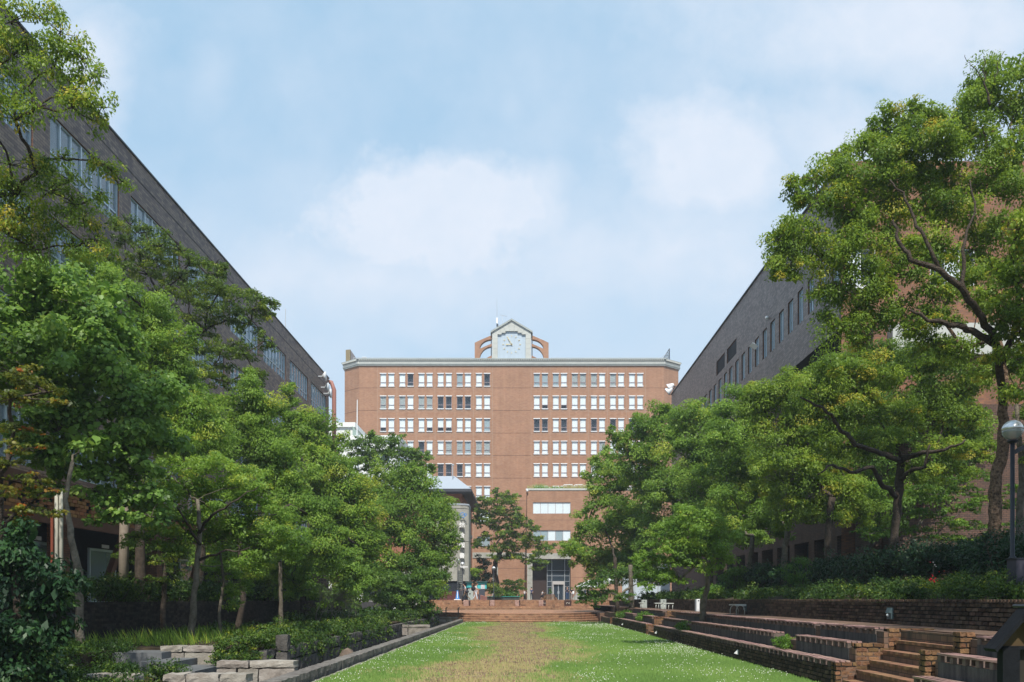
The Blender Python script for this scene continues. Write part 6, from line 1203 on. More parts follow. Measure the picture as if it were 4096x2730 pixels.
# ================================================================ trees on the right
tree('camphor_tree', 'largest camphor tree with rough sunlit trunk and spreading dark limbs at right', [(3969, 2325, 20, .185), (3985, 2180, 20, .165), (3975, 2040, 20, .15), (3985, 1900, 20, .145), (4014, 1810, 20, .14), (4010, 1650, 20, .115), (4018, 1500, 20, .10), (3990, 1360, 20, .085)],
     q([(3960, 330, 70, 60), (4060, 290, 80, 70), (3880, 400, 55, 45), (3960, 430, 80, 60), (4070, 430, 80, 70), (3850, 480, 40, 35), (3940, 540, 80, 55), (4070, 580, 80, 70), (3960, 640, 70, 50), (3700, 450, 60, 40), (3640, 480, 60, 45), (3560, 480, 50, 40), (3760, 500, 70, 50), (3600, 540, 90, 60), (3500, 530, 50, 40), (3440, 590, 60, 50), (3540, 620, 90, 60), (3700, 590, 100, 60), (3830, 580, 80, 50), (3330, 640, 60, 45), (3260, 720, 70, 45), (3380, 720, 90, 60), (3200, 790, 50, 40), (3490, 730, 100, 60), (3640, 700, 100, 60), (3790, 700, 100, 60), (3920, 740, 90, 60), (4060, 750, 90, 70), (3300, 820, 90, 50), (3430, 850, 100, 60), (3580, 840, 100, 60), (3720, 840, 100, 60), (3860, 860, 90, 60), (4010, 900, 90, 60), (3180, 900, 70, 45), (3120, 970, 60, 40), (3250, 940, 80, 50), (3100, 1060, 45, 35), (3180, 1030, 60, 45), (3140, 1100, 50, 30), (3290, 1030, 80, 50), (3400, 960, 90, 60), (3540, 980, 100, 50), (3700, 980, 100, 60), (3400, 1080, 70, 50), (3510, 1110, 90, 50), (3640, 1090, 90, 50), (3350, 1160, 70, 45), (3450, 1200, 70, 50), (4080, 1050, 60, 50), (3790, 1010, 60, 40), (3340, 1300, 60, 50), (3430, 1330, 60, 50), (3600, 1230, 60, 30), (3900, 1000, 60, 40), (3530, 1290, 70, 50), (3720, 1160, 60, 35), (3880, 1110, 70, 45), (3980, 1080, 70, 45), (3800, 1180, 70, 40), (3920, 1220, 60, 35), (3640, 1300, 80, 45), (3760, 1260, 60, 35), (3860, 1400, 80, 45), (3930, 1480, 70, 40), (3740, 1380, 80, 50), (4060, 1450, 60, 50)], 21, .02)
     + q([(4070, 1130, 60, 70), (4050, 1240, 70, 60), (4090, 1350, 60, 60), (4080, 920, 60, 60), (3990, 1300, 50, 40), (4000, 1420, 45, 35), (3960, 1180, 50, 40), (4060, 1560, 60, 40)], 18, .12),
     G_CAM, BARK_C, leafpx=2.8, leafmin=.075, K=2.0, seed=71, twigs=6, clump=.33, shell=(.2, 1.05), tintb=.47, tintv=.19, flat=.65, droop=.55, yellow=.05, r_tip=.014, n=10, kexp=.62, fill=1.2, extra=SHADE_LOBES_R,
     boughs=[[(4012, 1620, 20, .10), (3985, 1380, 18.6, .085), (3900, 1330, 18.0, .075), (3830, 1300, 17.8, .065), (3730, 1285, 17.6, .045), (3640, 1240, 17.6, .025)],
             [(3985, 1380, 18.6, .085), (3930, 1270, 17.8, .075), (3860, 1170, 17.4, .07), (3760, 1080, 17.2, .06), (3640, 1040, 17.2, .05), (3590, 960, 17.3, .04), (3570, 880, 17.4, .025)],
             [(4010, 1450, 19, .08), (4060, 1330, 18.2, .065), (4075, 1180, 18, .05), (4050, 1020, 18, .04), (4085, 880, 18, .025)],
             [(3760, 1080, 17.2, .045), (3690, 930, 17.2, .035), (3620, 800, 17.4, .025), (3560, 720, 17.6, .015)],
             [(3860, 1170, 17.4, .05), (3850, 1000, 17.5, .035), (3900, 850, 17.7, .022), (3880, 720, 18, .012)],
             [(3960, 420, 19, .03), (3935, 330, 19, .018), (3935, 225, 19, .008)], [(3935, 330, 19, .012), (3880, 260, 19, .008), (3860, 220, 19, .005)], [(3980, 330, 19, .012), (3990, 250, 19, .008), (4020, 205, 19, .005)]])
tree('camphor_tree', 'dark trunked camphor with yellowing leaf tufts left of the rough trunk', [(3564, 2330, 28, .16), (3575, 2150, 28, .135), (3598, 1960, 28, .15), (3604, 1830, 28, .13)],
     q([(3330, 1470, 70, 55), (3420, 1440, 70, 50), (3520, 1400, 80, 50), (3260, 1560, 90, 50), (3400, 1540, 90, 60), (3540, 1500, 90, 55), (3660, 1440, 90, 50), (3800, 1440, 90, 50), (3900, 1500, 80, 50), (3700, 1560, 90, 50), (3840, 1580, 90, 50), (3380, 1610, 60, 35, .28), (3450, 1580, 50, 35, .28), (3300, 1650, 90, 50), (3500, 1660, 90, 50), (3640, 1660, 80, 50), (3770, 1680, 80, 45), (3890, 1690, 60, 35, .15), (3950, 1790, 50, 35, .15), (3850, 1800, 70, 40, .1), (3740, 1800, 80, 40), (3440, 1760, 90, 50), (3320, 1760, 80, 50), (3560, 1760, 80, 40), (3680, 1880, 70, 40), (3800, 1880, 60, 35, .1)], 28, -.02),
     G_CAM, BARK, leafpx=2.6, K=2.4, seed=72, twigs=5, clump=.38, tintb=.42, tintv=.2, flat=.6, droop=.5, yellow=.05,
     boughs=[[(3604, 1840, 28, .11), (3520, 1815, 26.5, .085), (3420, 1780, 25.6, .075), (3350, 1700, 25.2, .06), (3290, 1630, 25, .045), (3200, 1590, 25, .025)],
             [(3590, 1990, 28, .10), (3520, 1930, 26.8, .085), (3490, 1870, 26.2, .07), (3400, 1890, 25.6, .055), (3330, 1860, 25.3, .04), (3270, 1900, 25.2, .02)],
             [(3604, 1840, 28, .11), (3690, 1810, 26.8, .075), (3780, 1800, 26.2, .05), (3860, 1760, 26, .03)],
             [(3600, 1920, 28, .09), (3650, 1880, 27, .07), (3700, 1870, 26.5, .05), (3720, 1780, 26.2, .03)]])
tree('row_tree', 'yellow green crowned row tree under the slot windows, nearest', [(3316, 2330, 33, .17), (3310, 2150, 33, .15), (3330, 1990, 33, .13)],
     q([(3140, 1500, 30, 50), (3080, 1560, 60, 50), (3000, 1580, 50, 40), (3160, 1570, 80, 55), (3060, 1650, 80, 55), (3180, 1670, 90, 55), (3100, 1750, 90, 60), (3250, 1720, 80, 55), (3200, 1820, 90, 60), (3080, 1850, 90, 55), (3330, 1850, 90, 60), (3260, 1930, 90, 55), (3140, 1940, 90, 55), (3400, 1960, 80, 50), (3200, 2030, 90, 50), (3330, 2040, 80, 45), (3450, 2060, 60, 40)], 34, .03),
     G_CAM, BARK, leafpx=2.5, K=2.8, seed=73, clump=.42, tintb=.45, tintv=.19, flat=.6, droop=.5, yellow=.05, group=None)
tree('row_tree', 'second row tree from the rough trunk, with forked pale trunk', [(3142, 2360, 37, .16), (3135, 2240, 37, .14), (3150, 2120, 37, .13)],
     q([(2960, 1600, 60, 45), (2900, 1660, 60, 45), (2970, 1720, 80, 55), (2870, 1760, 70, 50), (2980, 1830, 90, 55), (2900, 1870, 80, 50), (3020, 1930, 90, 55), (2920, 1980, 80, 50), (3060, 2030, 80, 50), (2960, 2070, 80, 40), (3100, 2100, 70, 40)], 40, .0), G_ROW, BARK_L, leafpx=2.4, K=2.9, seed=74, clump=.45, tintb=.47, tintv=.17, yellow=.03, flat=.6)
tree('row_tree', 'third row tree, rounded crown left of the slot windows', [(3003, 2370, 43, .15), (3000, 2250, 43, .13), (3010, 2150, 43, .12)],
     q([(2790, 1640, 55, 40), (2730, 1690, 60, 45), (2830, 1710, 70, 50), (2760, 1770, 75, 50), (2700, 1800, 60, 40), (2850, 1830, 80, 55), (2780, 1880, 80, 50), (2880, 1940, 80, 50), (2780, 1980, 80, 50), (2880, 2050, 80, 45), (2960, 2130, 70, 40), (2860, 2140, 80, 45), (2790, 2070, 80, 45)], 46, .02), G_ROW, BARK_L, leafpx=2.4, K=2.9, seed=75, clump=.48, tintb=.48, tintv=.17, yellow=.03, flat=.6)
tree('row_tree', 'fourth row tree, bright crown rising in front of the red block', [(2898, 2380, 50, .17), (2900, 2280, 50, .15), (2890, 2180, 50, .13)],
     q([(2620, 1650, 45, 32), (2670, 1660, 50, 35), (2580, 1700, 50, 35), (2660, 1730, 70, 45), (2560, 1770, 70, 45), (2480, 1760, 35, 25), (2440, 1740, 28, 20), (2640, 1820, 80, 50), (2520, 1830, 75, 45), (2700, 1900, 80, 50), (2600, 1910, 80, 50), (2700, 2000, 80, 50), (2760, 2080, 80, 50), (2620, 2000, 80, 50), (2700, 2140, 80, 45), (2620, 2100, 80, 45), (2600, 2190, 70, 40), (2790, 2170, 70, 40)], 54, .0), G_ROW, BARK, leafpx=2.4, K=2.9, seed=76, clump=.5, tintb=.48, tintv=.17, yellow=.02, flat=.6)
tree('row_tree', 'farthest row tree, hanging over the entrance porch edge', [(2470, 2437, 56, .14), (2463, 2330, 56, .13), (2460, 2230, 56, .12)],
     q([(2430, 1830, 45, 28), (2380, 1850, 25, 18), (2480, 1880, 55, 35), (2400, 1900, 40, 25), (2350, 1910, 25, 18), (2540, 1940, 65, 40), (2440, 1960, 60, 40), (2380, 2020, 50, 35), (2480, 2040, 75, 45), (2560, 2090, 75, 45), (2360, 2080, 50, 35), (2320, 2120, 35, 25), (2420, 2120, 70, 45), (2300, 2180, 38, 28), (2360, 2190, 60, 40), (2480, 2180, 75, 45), (2270, 2210, 28, 20), (2420, 2250, 60, 35), (2330, 2240, 40, 22), (2520, 2260, 75, 35), (2600, 2200, 70, 50), (2450, 2290, 60, 30), (2580, 2290, 70, 35), (2380, 2290, 50, 25), (2500, 2110, 70, 45)], 60, .02), G_ROW, BARK, leafpx=2.4, K=2.8, seed=77, clump=.5, tintb=.50, tintv=.17, yellow=.03, flat=.6)
tree('row_tree', 'shaded low branched tree beside the far end of the stage', [(2529, 2441, 52, .19), (2525, 2350, 52, .165), (2522, 2260, 52, .14)],
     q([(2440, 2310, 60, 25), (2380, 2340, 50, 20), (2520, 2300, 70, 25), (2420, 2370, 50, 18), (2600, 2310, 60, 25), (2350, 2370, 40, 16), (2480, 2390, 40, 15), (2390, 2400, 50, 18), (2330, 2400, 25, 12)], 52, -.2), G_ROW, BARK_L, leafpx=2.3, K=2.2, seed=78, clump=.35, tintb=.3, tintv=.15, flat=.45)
tree('terrace_tree', 'small tree with pale slender trunk growing out of the bench terrace', [(2808, 2490, 28.6, .12), (2815, 2420, 28.6, .10), (2830, 2340, 28.6, .095), (2835, 2260, 28.6, .10)],
     q([(2740, 2060, 60, 30), (2820, 2080, 70, 35), (2680, 2110, 55, 28), (2760, 2130, 80, 35), (2880, 2140, 60, 35), (2650, 2170, 60, 28), (2720, 2190, 80, 32), (2830, 2190, 80, 35), (2600, 2230, 50, 22), (2680, 2250, 70, 28), (2780, 2260, 80, 28), (2890, 2230, 60, 30), (2600, 2290, 45, 20), (2660, 2310, 60, 20), (2720, 2320, 50, 18), (2590, 2340, 28, 14), (2560, 2260, 25, 14)], 27.5, .0),
     G_ROW, BARK_L, leafpx=2.5, leafmin=.07, K=2.4, seed=79, clump=.28, flat=.5, tintb=.45, tintv=.17, droop=.3, twigs=6, r_tip=.01)
tree('young_maple', 'fresh lime green maple spreading behind the rough trunk', [(3640, 2330, 33, .10), (3650, 2150, 33, .08), (3700, 2060, 33, .06)],
     q([(3800, 1920, 70, 18), (3900, 1900, 60, 18), (3860, 1960, 90, 20), (3960, 1990, 60, 18), (3760, 1990, 70, 20), (3860, 2030, 90, 22), (3700, 2060, 70, 22), (3800, 2090, 80, 20), (3650, 2120, 70, 20), (3740, 2150, 70, 18), (3520, 2120, 70, 22), (3900, 2100, 70, 18), (3480, 2140, 50, 15), (3840, 2160, 60, 15), (4060, 2020, 60, 20), (4080, 2100, 60, 20), (4060, 1960, 40, 20), (3980, 2140, 60, 16), (3660, 1960, 60, 25), (3720, 1920, 60, 25)], 32, .0), G_LIM, BARK_L, tpl='long', wmul=1.4, leafpx=2.5, K=2.1, seed=80, LRZ=1.1, clump=.3, flat=.3, tintb=.42, tintv=.2, droop=.25)
tree('bare_trunk_tree', 'pale lopped trunk partly hidden behind the globe lamp', [(4075, 2250, 23, .12), (4080, 2050, 23, .1), (4090, 1900, 23, .09), (4065, 1620, 23, .05)], q([(4120, 1500, 60, 40), (4140, 1650, 60, 50), (4130, 1800, 50, 40)], 23, 0), G_ROW, BARK_L, leafpx=2.6, K=2.0, seed=81, tintb=.45)
tree('broadleaf_tree', 'shaded broadleaf tree filling the space before the brown brick annex', [(3480, 2330, 37, .12), (3490, 2150, 37, .10), (3500, 2000, 37, .09)],
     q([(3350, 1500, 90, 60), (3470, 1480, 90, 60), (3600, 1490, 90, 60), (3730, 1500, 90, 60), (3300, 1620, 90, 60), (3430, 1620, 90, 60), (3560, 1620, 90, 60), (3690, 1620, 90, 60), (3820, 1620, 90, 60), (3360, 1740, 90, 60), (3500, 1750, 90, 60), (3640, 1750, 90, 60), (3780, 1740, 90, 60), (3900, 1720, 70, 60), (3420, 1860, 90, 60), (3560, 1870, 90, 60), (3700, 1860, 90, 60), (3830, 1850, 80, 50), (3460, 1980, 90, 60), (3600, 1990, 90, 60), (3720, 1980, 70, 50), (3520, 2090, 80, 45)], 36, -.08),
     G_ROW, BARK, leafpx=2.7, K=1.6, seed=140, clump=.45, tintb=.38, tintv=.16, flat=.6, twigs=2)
# hedges and ground cover of the right bank
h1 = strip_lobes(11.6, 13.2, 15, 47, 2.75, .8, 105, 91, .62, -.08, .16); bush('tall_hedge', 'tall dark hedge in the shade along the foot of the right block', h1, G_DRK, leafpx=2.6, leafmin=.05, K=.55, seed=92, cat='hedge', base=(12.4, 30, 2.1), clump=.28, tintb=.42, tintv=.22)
h2 = strip_lobes(8.9, 11.0, 11, 34, 1.82, .55, 120, 93, .32, 0, .16) + strip_lobes(8.9, 10.8, 34, 58, 1.8, .7, 60, 94, .35, 0, .12); bush('ground_cover', 'low green ground cover sloping down to the right retaining wall', h2, G_HDG, leafpx=2.3, leafmin=.04, K=.7, seed=95, cat='ground cover', kind='stuff', clump=.2, tintb=.44, tintv=.2)
bush('round_shrub', 'bright green shrub lit by the sun next to the pale trunk on the bank', [(wx(2940, 40), 40, wz(2330, 40), .7, .6, .65, 0), (wx(2950, 40), 40, wz(2300, 40), .5, .5, .45, .05), (wx(2870, 38), 38, wz(2370, 38), .8, .6, .35, .1)], G_LIM, leafpx=2.3, K=2.7, seed=96, tintb=.30, tintv=.15, clump=.25)
bush('climbing_shrub', 'leggy pale leaved shrub below the dark trunk on the bank', [(wx(p, 29), 29, wz(y, 29), .35, .3, .3, 0) for p, y in ((3170, 2280), (3200, 2320), (3230, 2350), (3160, 2330), (3210, 2250))], G_LIM, tpl='long', leafpx=2.6, K=1.6, seed=97, tintb=.18, clump=.2)
for lab, p, y, Y, w, h_, s in (('bright green creeping plant in the planting gap of the near benches', 3135, 2572, 18.5, .36, .16, 98), ('green creeping plant in the gap beside the slender tree', 2735, 2508, 29.6, .5, .16, 99), ('green creeping plant spilling over the far benches', 2590, 2470, 40.5, 1.0, .22, 100), ('green creeping plant near the stage end of the benches', 2500, 2458, 48, .9, .25, 101)):
    bush('creeping_plant', lab, [(wx(p, Y) + dx_, Y + dy_, wz(y, Y) + dz_, w * .6, w, h_, 0) for dx_, dy_, dz_ in ((0, 0, 0), (.12, .3, .03), (-.08, -.3, -.02))], G_LIM, leafpx=2.0, leafmin=.028, K=3.0, seed=s, tintb=.32, tintv=.16, clump=.12, cat='plant', base=(wx(p, Y), Y, wz(y, Y) - h_))
Yf = 22.0; rf = random.Random(7); t = thing('red_azalea', 'small red and white blossoms in the shade of the right hedge', 'flowers', (wx(3730, Yf), Yf, wz(2330, Yf))); pet = MB(); 
for k in range(5): a = k * 2 * math.pi / 5; pet.add([(0, 0, 0), (.05 * math.cos(a - .5), .02, .05 * math.sin(a - .5)), (.065 * math.cos(a), .01, .065 * math.sin(a)), (.05 * math.cos(a + .5), .02, .05 * math.sin(a + .5))], [(0, 1, 2, 3)])
pr_ = pet.mesh('blossom', mat('petal_red', (.75, .012, .03), .5)); pw_ = pet.mesh('blossom', mat('petal_white', (.75, .72, .70), .5))
for (px_, py_, s, w) in [(3725, 2316, 1.3, 0), (3735, 2322, 1.5, 0), (3718, 2320, 1.0, 0), (3742, 2314, 1, 0), (3731, 2305, .8, 0), (3765, 2318, .6, 0), (3729, 2300, .6, 0), (3757, 2288, .6, 0), (3722, 2250, .5, 0), (3733, 2250, .6, 1), (3740, 2260, .6, 1), (3745, 2267, .5, 1), (3777, 2285, .4, 0), (3750, 2323, .7, 0), (3738, 2327, 1.1, 0), (3724, 2326, .9, 0)]: piece(pw_ if w else pr_, 'blossom', t, (wx(px_, 16.8), 16.8 , wz(py_, 16.8)), (rf.uniform(-.4, .4), rf.uniform(0, 3), rf.uniform(-.4, .4)), (s * .32,) * 3)
mbs = MB(); mbs.tube([(wx(3740, 17), 17, 1.95), (wx(3733, 16.85), 16.85, wz(2320, 16.85)), (wx(3735, 16.85), 16.85, wz(2250, 16.85))], [.012, .009, .004], 4); mbs.build('stem', BARK, t)
# ================================================================ plaza planting
tree('maple_tree', 'airy maple with curved dark trunks in front of the library and entrance', [(1984, 2400, 95, .42), (1990, 2330, 95, .30), (1975, 2285, 95, .30), (1985, 2240, 95, .26), (2010, 2200, 95, .2)],
     q([(1983, 1965, 14, 12), (1985, 1990, 28, 16), (2020, 1985, 35, 18), (1945, 2010, 35, 18), (2035, 2010, 35, 18), (1990, 2025, 40, 20), (1915, 2040, 28, 16), (2065, 2040, 20, 18), (1950, 2060, 38, 18), (2020, 2060, 45, 20), (2080, 2075, 35, 18), (1925, 2095, 32, 16), (1980, 2105, 45, 18), (2050, 2105, 45, 18), (2110, 2100, 32, 16), (2135, 2110, 25, 12), (1940, 2145, 32, 14), (2010, 2145, 45, 18), (2080, 2145, 45, 18), (2130, 2150, 35, 15), (1915, 2185, 30, 14), (1980, 2190, 40, 18), (2050, 2190, 45, 18), (2110, 2185, 40, 16), (2165, 2180, 35, 16), (2195, 2190, 28, 14), (2170, 2215, 38, 14), (2060, 2225, 45, 16), (2000, 2235, 35, 16), (2140, 2240, 35, 14), (2175, 2250, 25, 12), (2150, 2275, 25, 10), (1905, 2075, 20, 12)], 93, .0),
     G_ZEL, BARK, leafpx=2.2, K=2.3, seed=110, LRX=1.2, LRZ=1.25, clump=.7, flat=.4, tintb=.52, tintv=.2, shell=(.1, 1.05), fill=.7, twigs=4, r_tip=.035, dep=1.6)
tree('maple_tree', 'low bright green tree branch behind the two globe lamps', [(1850, 2400, 92, .15), (1855, 2300, 92, .1)], q([(1870, 2270, 30, 15), (1895, 2285, 30, 14), (1850, 2255, 20, 14), (1840, 2300, 35, 18), (1815, 2310, 35, 20), (1790, 2290, 40, 25), (1760, 2330, 40, 25)], 90, .1), G_ROW, BARK, leafpx=2.2, K=2.6, seed=111, clump=.5, tintb=.6)
bush('round_shrub', 'tall ivy mass around the base of the maple', [(wx(p, 97), 97, wz(y, 97), r * 97 / F, r * 97 / F, r * 1.2 * 97 / F, 0) for p, y, r in ((1935, 2260, 24), (1945, 2300, 26), (1930, 2330, 24), (1910, 2290, 20), (1950, 2340, 22), (1920, 2240, 18), (1895, 2320, 18))], G_DRK, leafpx=2.2, K=2.8, seed=112, tintb=.55, clump=.5, cat='shrub')
bush('round_shrub', 'rounded clipped shrub right of the turquoise notice board', [(wx(1968, 88), 88, wz(2362, 88), .85, .8, .95, .02), (wx(1985, 88), 88, wz(2370, 88), .6, .6, .7, .05)], G_HDG, leafpx=2.0, K=3.5, seed=113, tintb=.6, clump=.3, tpl='long', wmul=1.6)
bush('round_shrub', 'bright yellow green low shrub behind the long planter rail', [(wx(2010, 92), 92, wz(2378, 92), .9, .6, .45, 0), (wx(2035, 92), 92, wz(2380, 92), .8, .6, .4, -.1), (wx(2062, 92), 92, wz(2382, 92), .7, .6, .4, -.25)], G_LIM, leafpx=2.0, K=3.2, seed=114, tintb=.45, clump=.3)
tree('maple_tree', 'small layered maple below the brick wall left of the porch', [(2045, 2390, 100, .09), (2048, 2350, 100, .07)], q([(2035, 2335, 38, 8), (2070, 2330, 30, 8), (2050, 2350, 42, 8), (2025, 2358, 25, 7), (2075, 2355, 30, 7), (2050, 2368, 35, 7)], 100, .1), G_ROW, BARK, leafpx=2.1, K=2.6, seed=115, clump=.4, tintb=.62, flat=.3)
def roof_grass():
    rs = np.random.RandomState(120); n = 2600; X = ax(2115) + (ax(2500) - ax(2115)) * rs.rand(n); Yv = Yw + .5 + 2 * rs.rand(n); C = np.stack([X, Yv, np.full(n, zt + .1)], 1); a = rs.rand(n) * 6.28; D = np.stack([np.cos(a) * .4, np.sin(a) * .4, np.ones(n)], 1); Nn = np.stack([np.cos(a + 2), np.sin(a + 2), np.zeros(n)], 1) + np.array([0, -1, .3])
    h = (.35 + .65 * rs.rand(n)) * (.6 + .9 * _vn(X * .4, Yv * 0, 5)); tt = np.where(_vn(X * .25, Yv * 0 + .5, 8) > .5, .9, .5) + .08 * rs.normal(size=n); o = scatter(C, D, Nn, h, 'blade', tt, G_GRS, 'roof_grass', None, wmul=.12); tag(o, 'tall dry grasses growing on the entrance wing roof', 'grass', None, 'stuff')
zt = az2(1962); roof_grass()
# ================================================================ street furniture
M_BLK = mat('black_metal', (.018, .02, .028), .5, .4); M_CHR = mat('polished_metal', (.72, .73, .75), .32, .6, metal=.6); M_GLB = glass_mat('globe_glass', (.35, .38, .36), trans=.45, rough=.1)
def lamp(label, px_, py_, Y, h, r=.2, arm=False, zb_=1.56):
    x = wx(px_, Y); zc = wz(py_, Y); t = thing('globe_lamp', label, 'street lamp', (x, Y, zb_), 'globe lamps'); b = MB(); b.tube([(x, Y, zb_ - .1), (x, Y, zb_ + .6), (x, Y, zb_ + .62), (x, Y, zc - r * 1.25)], [r * .34, r * .34, r * .21, r * .21], 12); b.build('post', M_BLK, t, smooth=True)
    n = 16; b = MB(); b.lathe((x, Y, zc), [(r * math.cos(R(a)), r * math.sin(R(a))) for a in (2, 15, 30, 45, 60, 75, 89)], n); b.build('dome', M_CHR, t, smooth=True)
    b = MB(); b.lathe((x, Y, zc), [(r * .985 * math.cos(R(a)), r * .985 * math.sin(R(a))) for a in (0, -15, -35, -55, -72)], n); b.build('globe', M_GLB, t, smooth=True); b = MB(); b.lathe((x, Y, zc), [(r * .45, -r * 1.0), (r * .55, -r * 1.12), (r * .3, -r * 1.3)], 12); b.build('collar', M_BLK, t)
    if arm: b = MB(); b.obox((x + .24, Y, zc - .33), (.22, 0, .12), (0, .03, 0), (-.02, 0, .035)); b.build('arm', M_BLK, t)
    return t
lamp('big globe lamp with chrome dome on a black post at the far right', 4050, 1722, 16.0, 5, .20, True, 1.9)
lamp('globe lamp left of the two in front of the library pier', 1832, 2244, 84, 5); lamp('globe lamp right of the two in front of the library pier', 1850, 2257, 78, 5, .2)
lamp('globe lamp in front of the curved maple trunks', 1975, 2274, 85, 5); lamp('smallest globe lamp standing left of the porch column', 2073, 2323, 107, 4, .18)
b = MB(); b.box(wx(1842, 78), wx(1872, 78), 77.7, 77.75, wz(2271, 78), wz(2267, 78)); o = b.build('sign_board', M_WFR, None); tag(o, 'small white horizontal plate fixed to the lamp post', 'sign')
t = thing('dark_cabinet', 'dark metal cabinet standing beside the big globe lamp', 'cabinet', (wx(4082, 15), 15, 1.85)); b = MB(); b.box(wx(4066, 15), wx(4066, 15) + .5, 15, 15.3, 1.8, wz(2237, 15)); b.build('body', mat('cabinet_paint', (.055, .05, .07), .6, .3, var=.2), t); b = MB(); b.box(wx(4066, 15) - .02, wx(4066, 15) + .52, 14.98, 15.32, wz(2237, 15), wz(2232, 15)); b.build('lid', M_BLK, t)
# gabled notice board in the lower right corner
Yn = 8.0; t = thing('gabled_board', 'dark wooden notice board with a small gable roof, lower right corner', 'notice board', (wx(4046, Yn), Yn, 0)); M_NB = mat('board_wood', (.008, .009, .012), .8, .15, var=.3, scale=6, bump=.3); xp = wx(4046, Yn)
b = MB(); b.box(xp - .085, xp + .085, Yn, Yn + .10, 0, wz(2596, Yn)); b.build('post', M_NB, t); b = MB(); b.box(xp + .05, xp + .9, Yn + .11, Yn + .18, .35, wz(2600, Yn)); b.build('panel', mat('board_panel', (.03, .025, .02), .8), t); xr = wx(4088, Yn)
for s in (-1, 1): b = MB(); b.extr([(xr, Yn - .15, wz(2428, Yn)), (xr + s * .36, Yn - .15, wz(2594, Yn)), (xr + s * .34, Yn - .15, wz(2606, Yn)), (xr, Yn - .15, wz(2450, Yn))], (0, .2, 0)); b.build('roof_slope', M_NB, t)
b = MB(); b.tube([(xr, Yn - .17, wz(2426, Yn)), (xr, Yn + .13, wz(2426, Yn))], .02, 6); b.build('ridge', M_BLK, t); b = MB(); b.extr([(xr - .26, Yn + .05, wz(2590, Yn)), (xr, Yn + .05, wz(2470, Yn)), (xr + .26, Yn + .05, wz(2590, Yn))], (0, .04, 0)); b.build('gable_panel', mat('gable_brown', (.07, .045, .02), .8), t)
b = MB(); b.box(xr - .24, xr + .9, Yn + .02, Yn + .12, wz(2600, Yn), wz(2586, Yn)); b.build('beam', M_NB, t)
# steel garden seats and utility boxes on the terrace
M_SST = mat('bench_steel', (.52, .55, .52), .45, .4, metal=.2); M_UTB = mat('utility_paint', (.36, .40, .38), .6, .3, var=.12, scale=4)
def seat(label, x, Y, length, zb_, sides=(1,), n=2, th=.37):
    t = thing('steel_bench', label, 'bench', (x, Y, zb_), 'curved leg steel benches')
    b = MB(); b.box(x - .18, x + .18, Y - length / 2, Y + length / 2, zb_ + th - .035, zb_ + th + .01); b.build('seat', M_SST, t); b = MB(); b.box(x - .19, x + .19, Y - length / 2 - .012, Y - length / 2 - .001, zb_ + th - .05, zb_ + th + .015); b.build('end_cap', M_SST, t)
    m = max(2, int(length / .8) + 1)
    for i in range(m):
        y = Y - length / 2 + .08 + (length - .16) * i / (m - 1)
        for s in (-1, 1): b = MB(); b.tube([(x + s * .15, y, zb_), (x + s * .15, y, zb_ + th * .45), (x + s * .12, y, zb_ + th * .75), (x + s * .03, y, zb_ + th * .93), (x + s * .0, y, zb_ + th - .03)], .017, 7); b.build('leg', M_SST, t, smooth=True)
seat('pale steel bench with curved legs alone against the retaining wall', 8.0, 29.6, 1.0, HT); 
b = None
def cross_seat(label, x, Y, w, zb_, th=.37):
    t = thing('steel_bench', label, 'bench', (x, Y, zb_), 'curved leg steel benches'); b = MB(); b.box(x - w / 2, x + w / 2, Y - .18, Y + .18, zb_ + th - .035, zb_ + th + .01); b.build('seat', M_SST, t)
    for i in range(3):
        xx = x - w / 2 + .06 + (w - .12) * i / 2; b = MB(); b.tube([(xx, Y - .15, zb_), (xx, Y - .15, zb_ + th * .5), (xx + .03, Y - .1, zb_ + th * .85), (xx + .08, Y - .05, zb_ + th - .03)], .017, 7); b.build('leg', M_SST, t, smooth=True)
cross_seat('pale steel bench left of the first grey utility box', wx(2561, 48), 47.6, .26, HT, .36); cross_seat('pale steel bench partly behind the second grey utility box', wx(2632, 44), 44.0, .40, HT, .36); cross_seat('pale steel bench right of the second grey utility box', wx(2672, 42), 42.0, .55, HT, .36)
for lab, x0_, x1_, yt, yb_, Y in (('grey utility box farthest along the terrace', 2567, 2588, 2400, 2433, 46), ('grey utility box between the two steel benches', 2643, 2668, 2398, 2437, 41.5), ('brightest white utility box behind the slender tree', 2786, 2801, 2397, 2446, 33)):
    Y = .565 * F / (yb_ - HY) if yb_ < 2440 else .565 * F / 48; t = thing('utility_box', lab, 'cabinet', (wx((x0_ + x1_) / 2, Y), Y, HT)); b = MB(); b.box(wx(x0_, Y), wx(x1_, Y), Y, Y + .35, HT, wz(yt, Y)); b.build('body', M_UTB if x0_ < 2700 else M_WFR, t); b = MB(); b.box(wx(x0_ + 3, Y), wx(x1_ - 3, Y), Y - .012, Y - .001, HT + .06, wz(yt + 4, Y)); b.build('door', M_UTB if x0_ < 2700 else M_WFR, t); b = MB(); b.box(wx((x0_ + x1_) / 2, Y) - .03, wx((x0_ + x1_) / 2, Y) + .03, Y - .03, Y - .013, wz(yt + 8, Y), wz(yt + 5, Y)); b.build('lock', M_BLK, t)
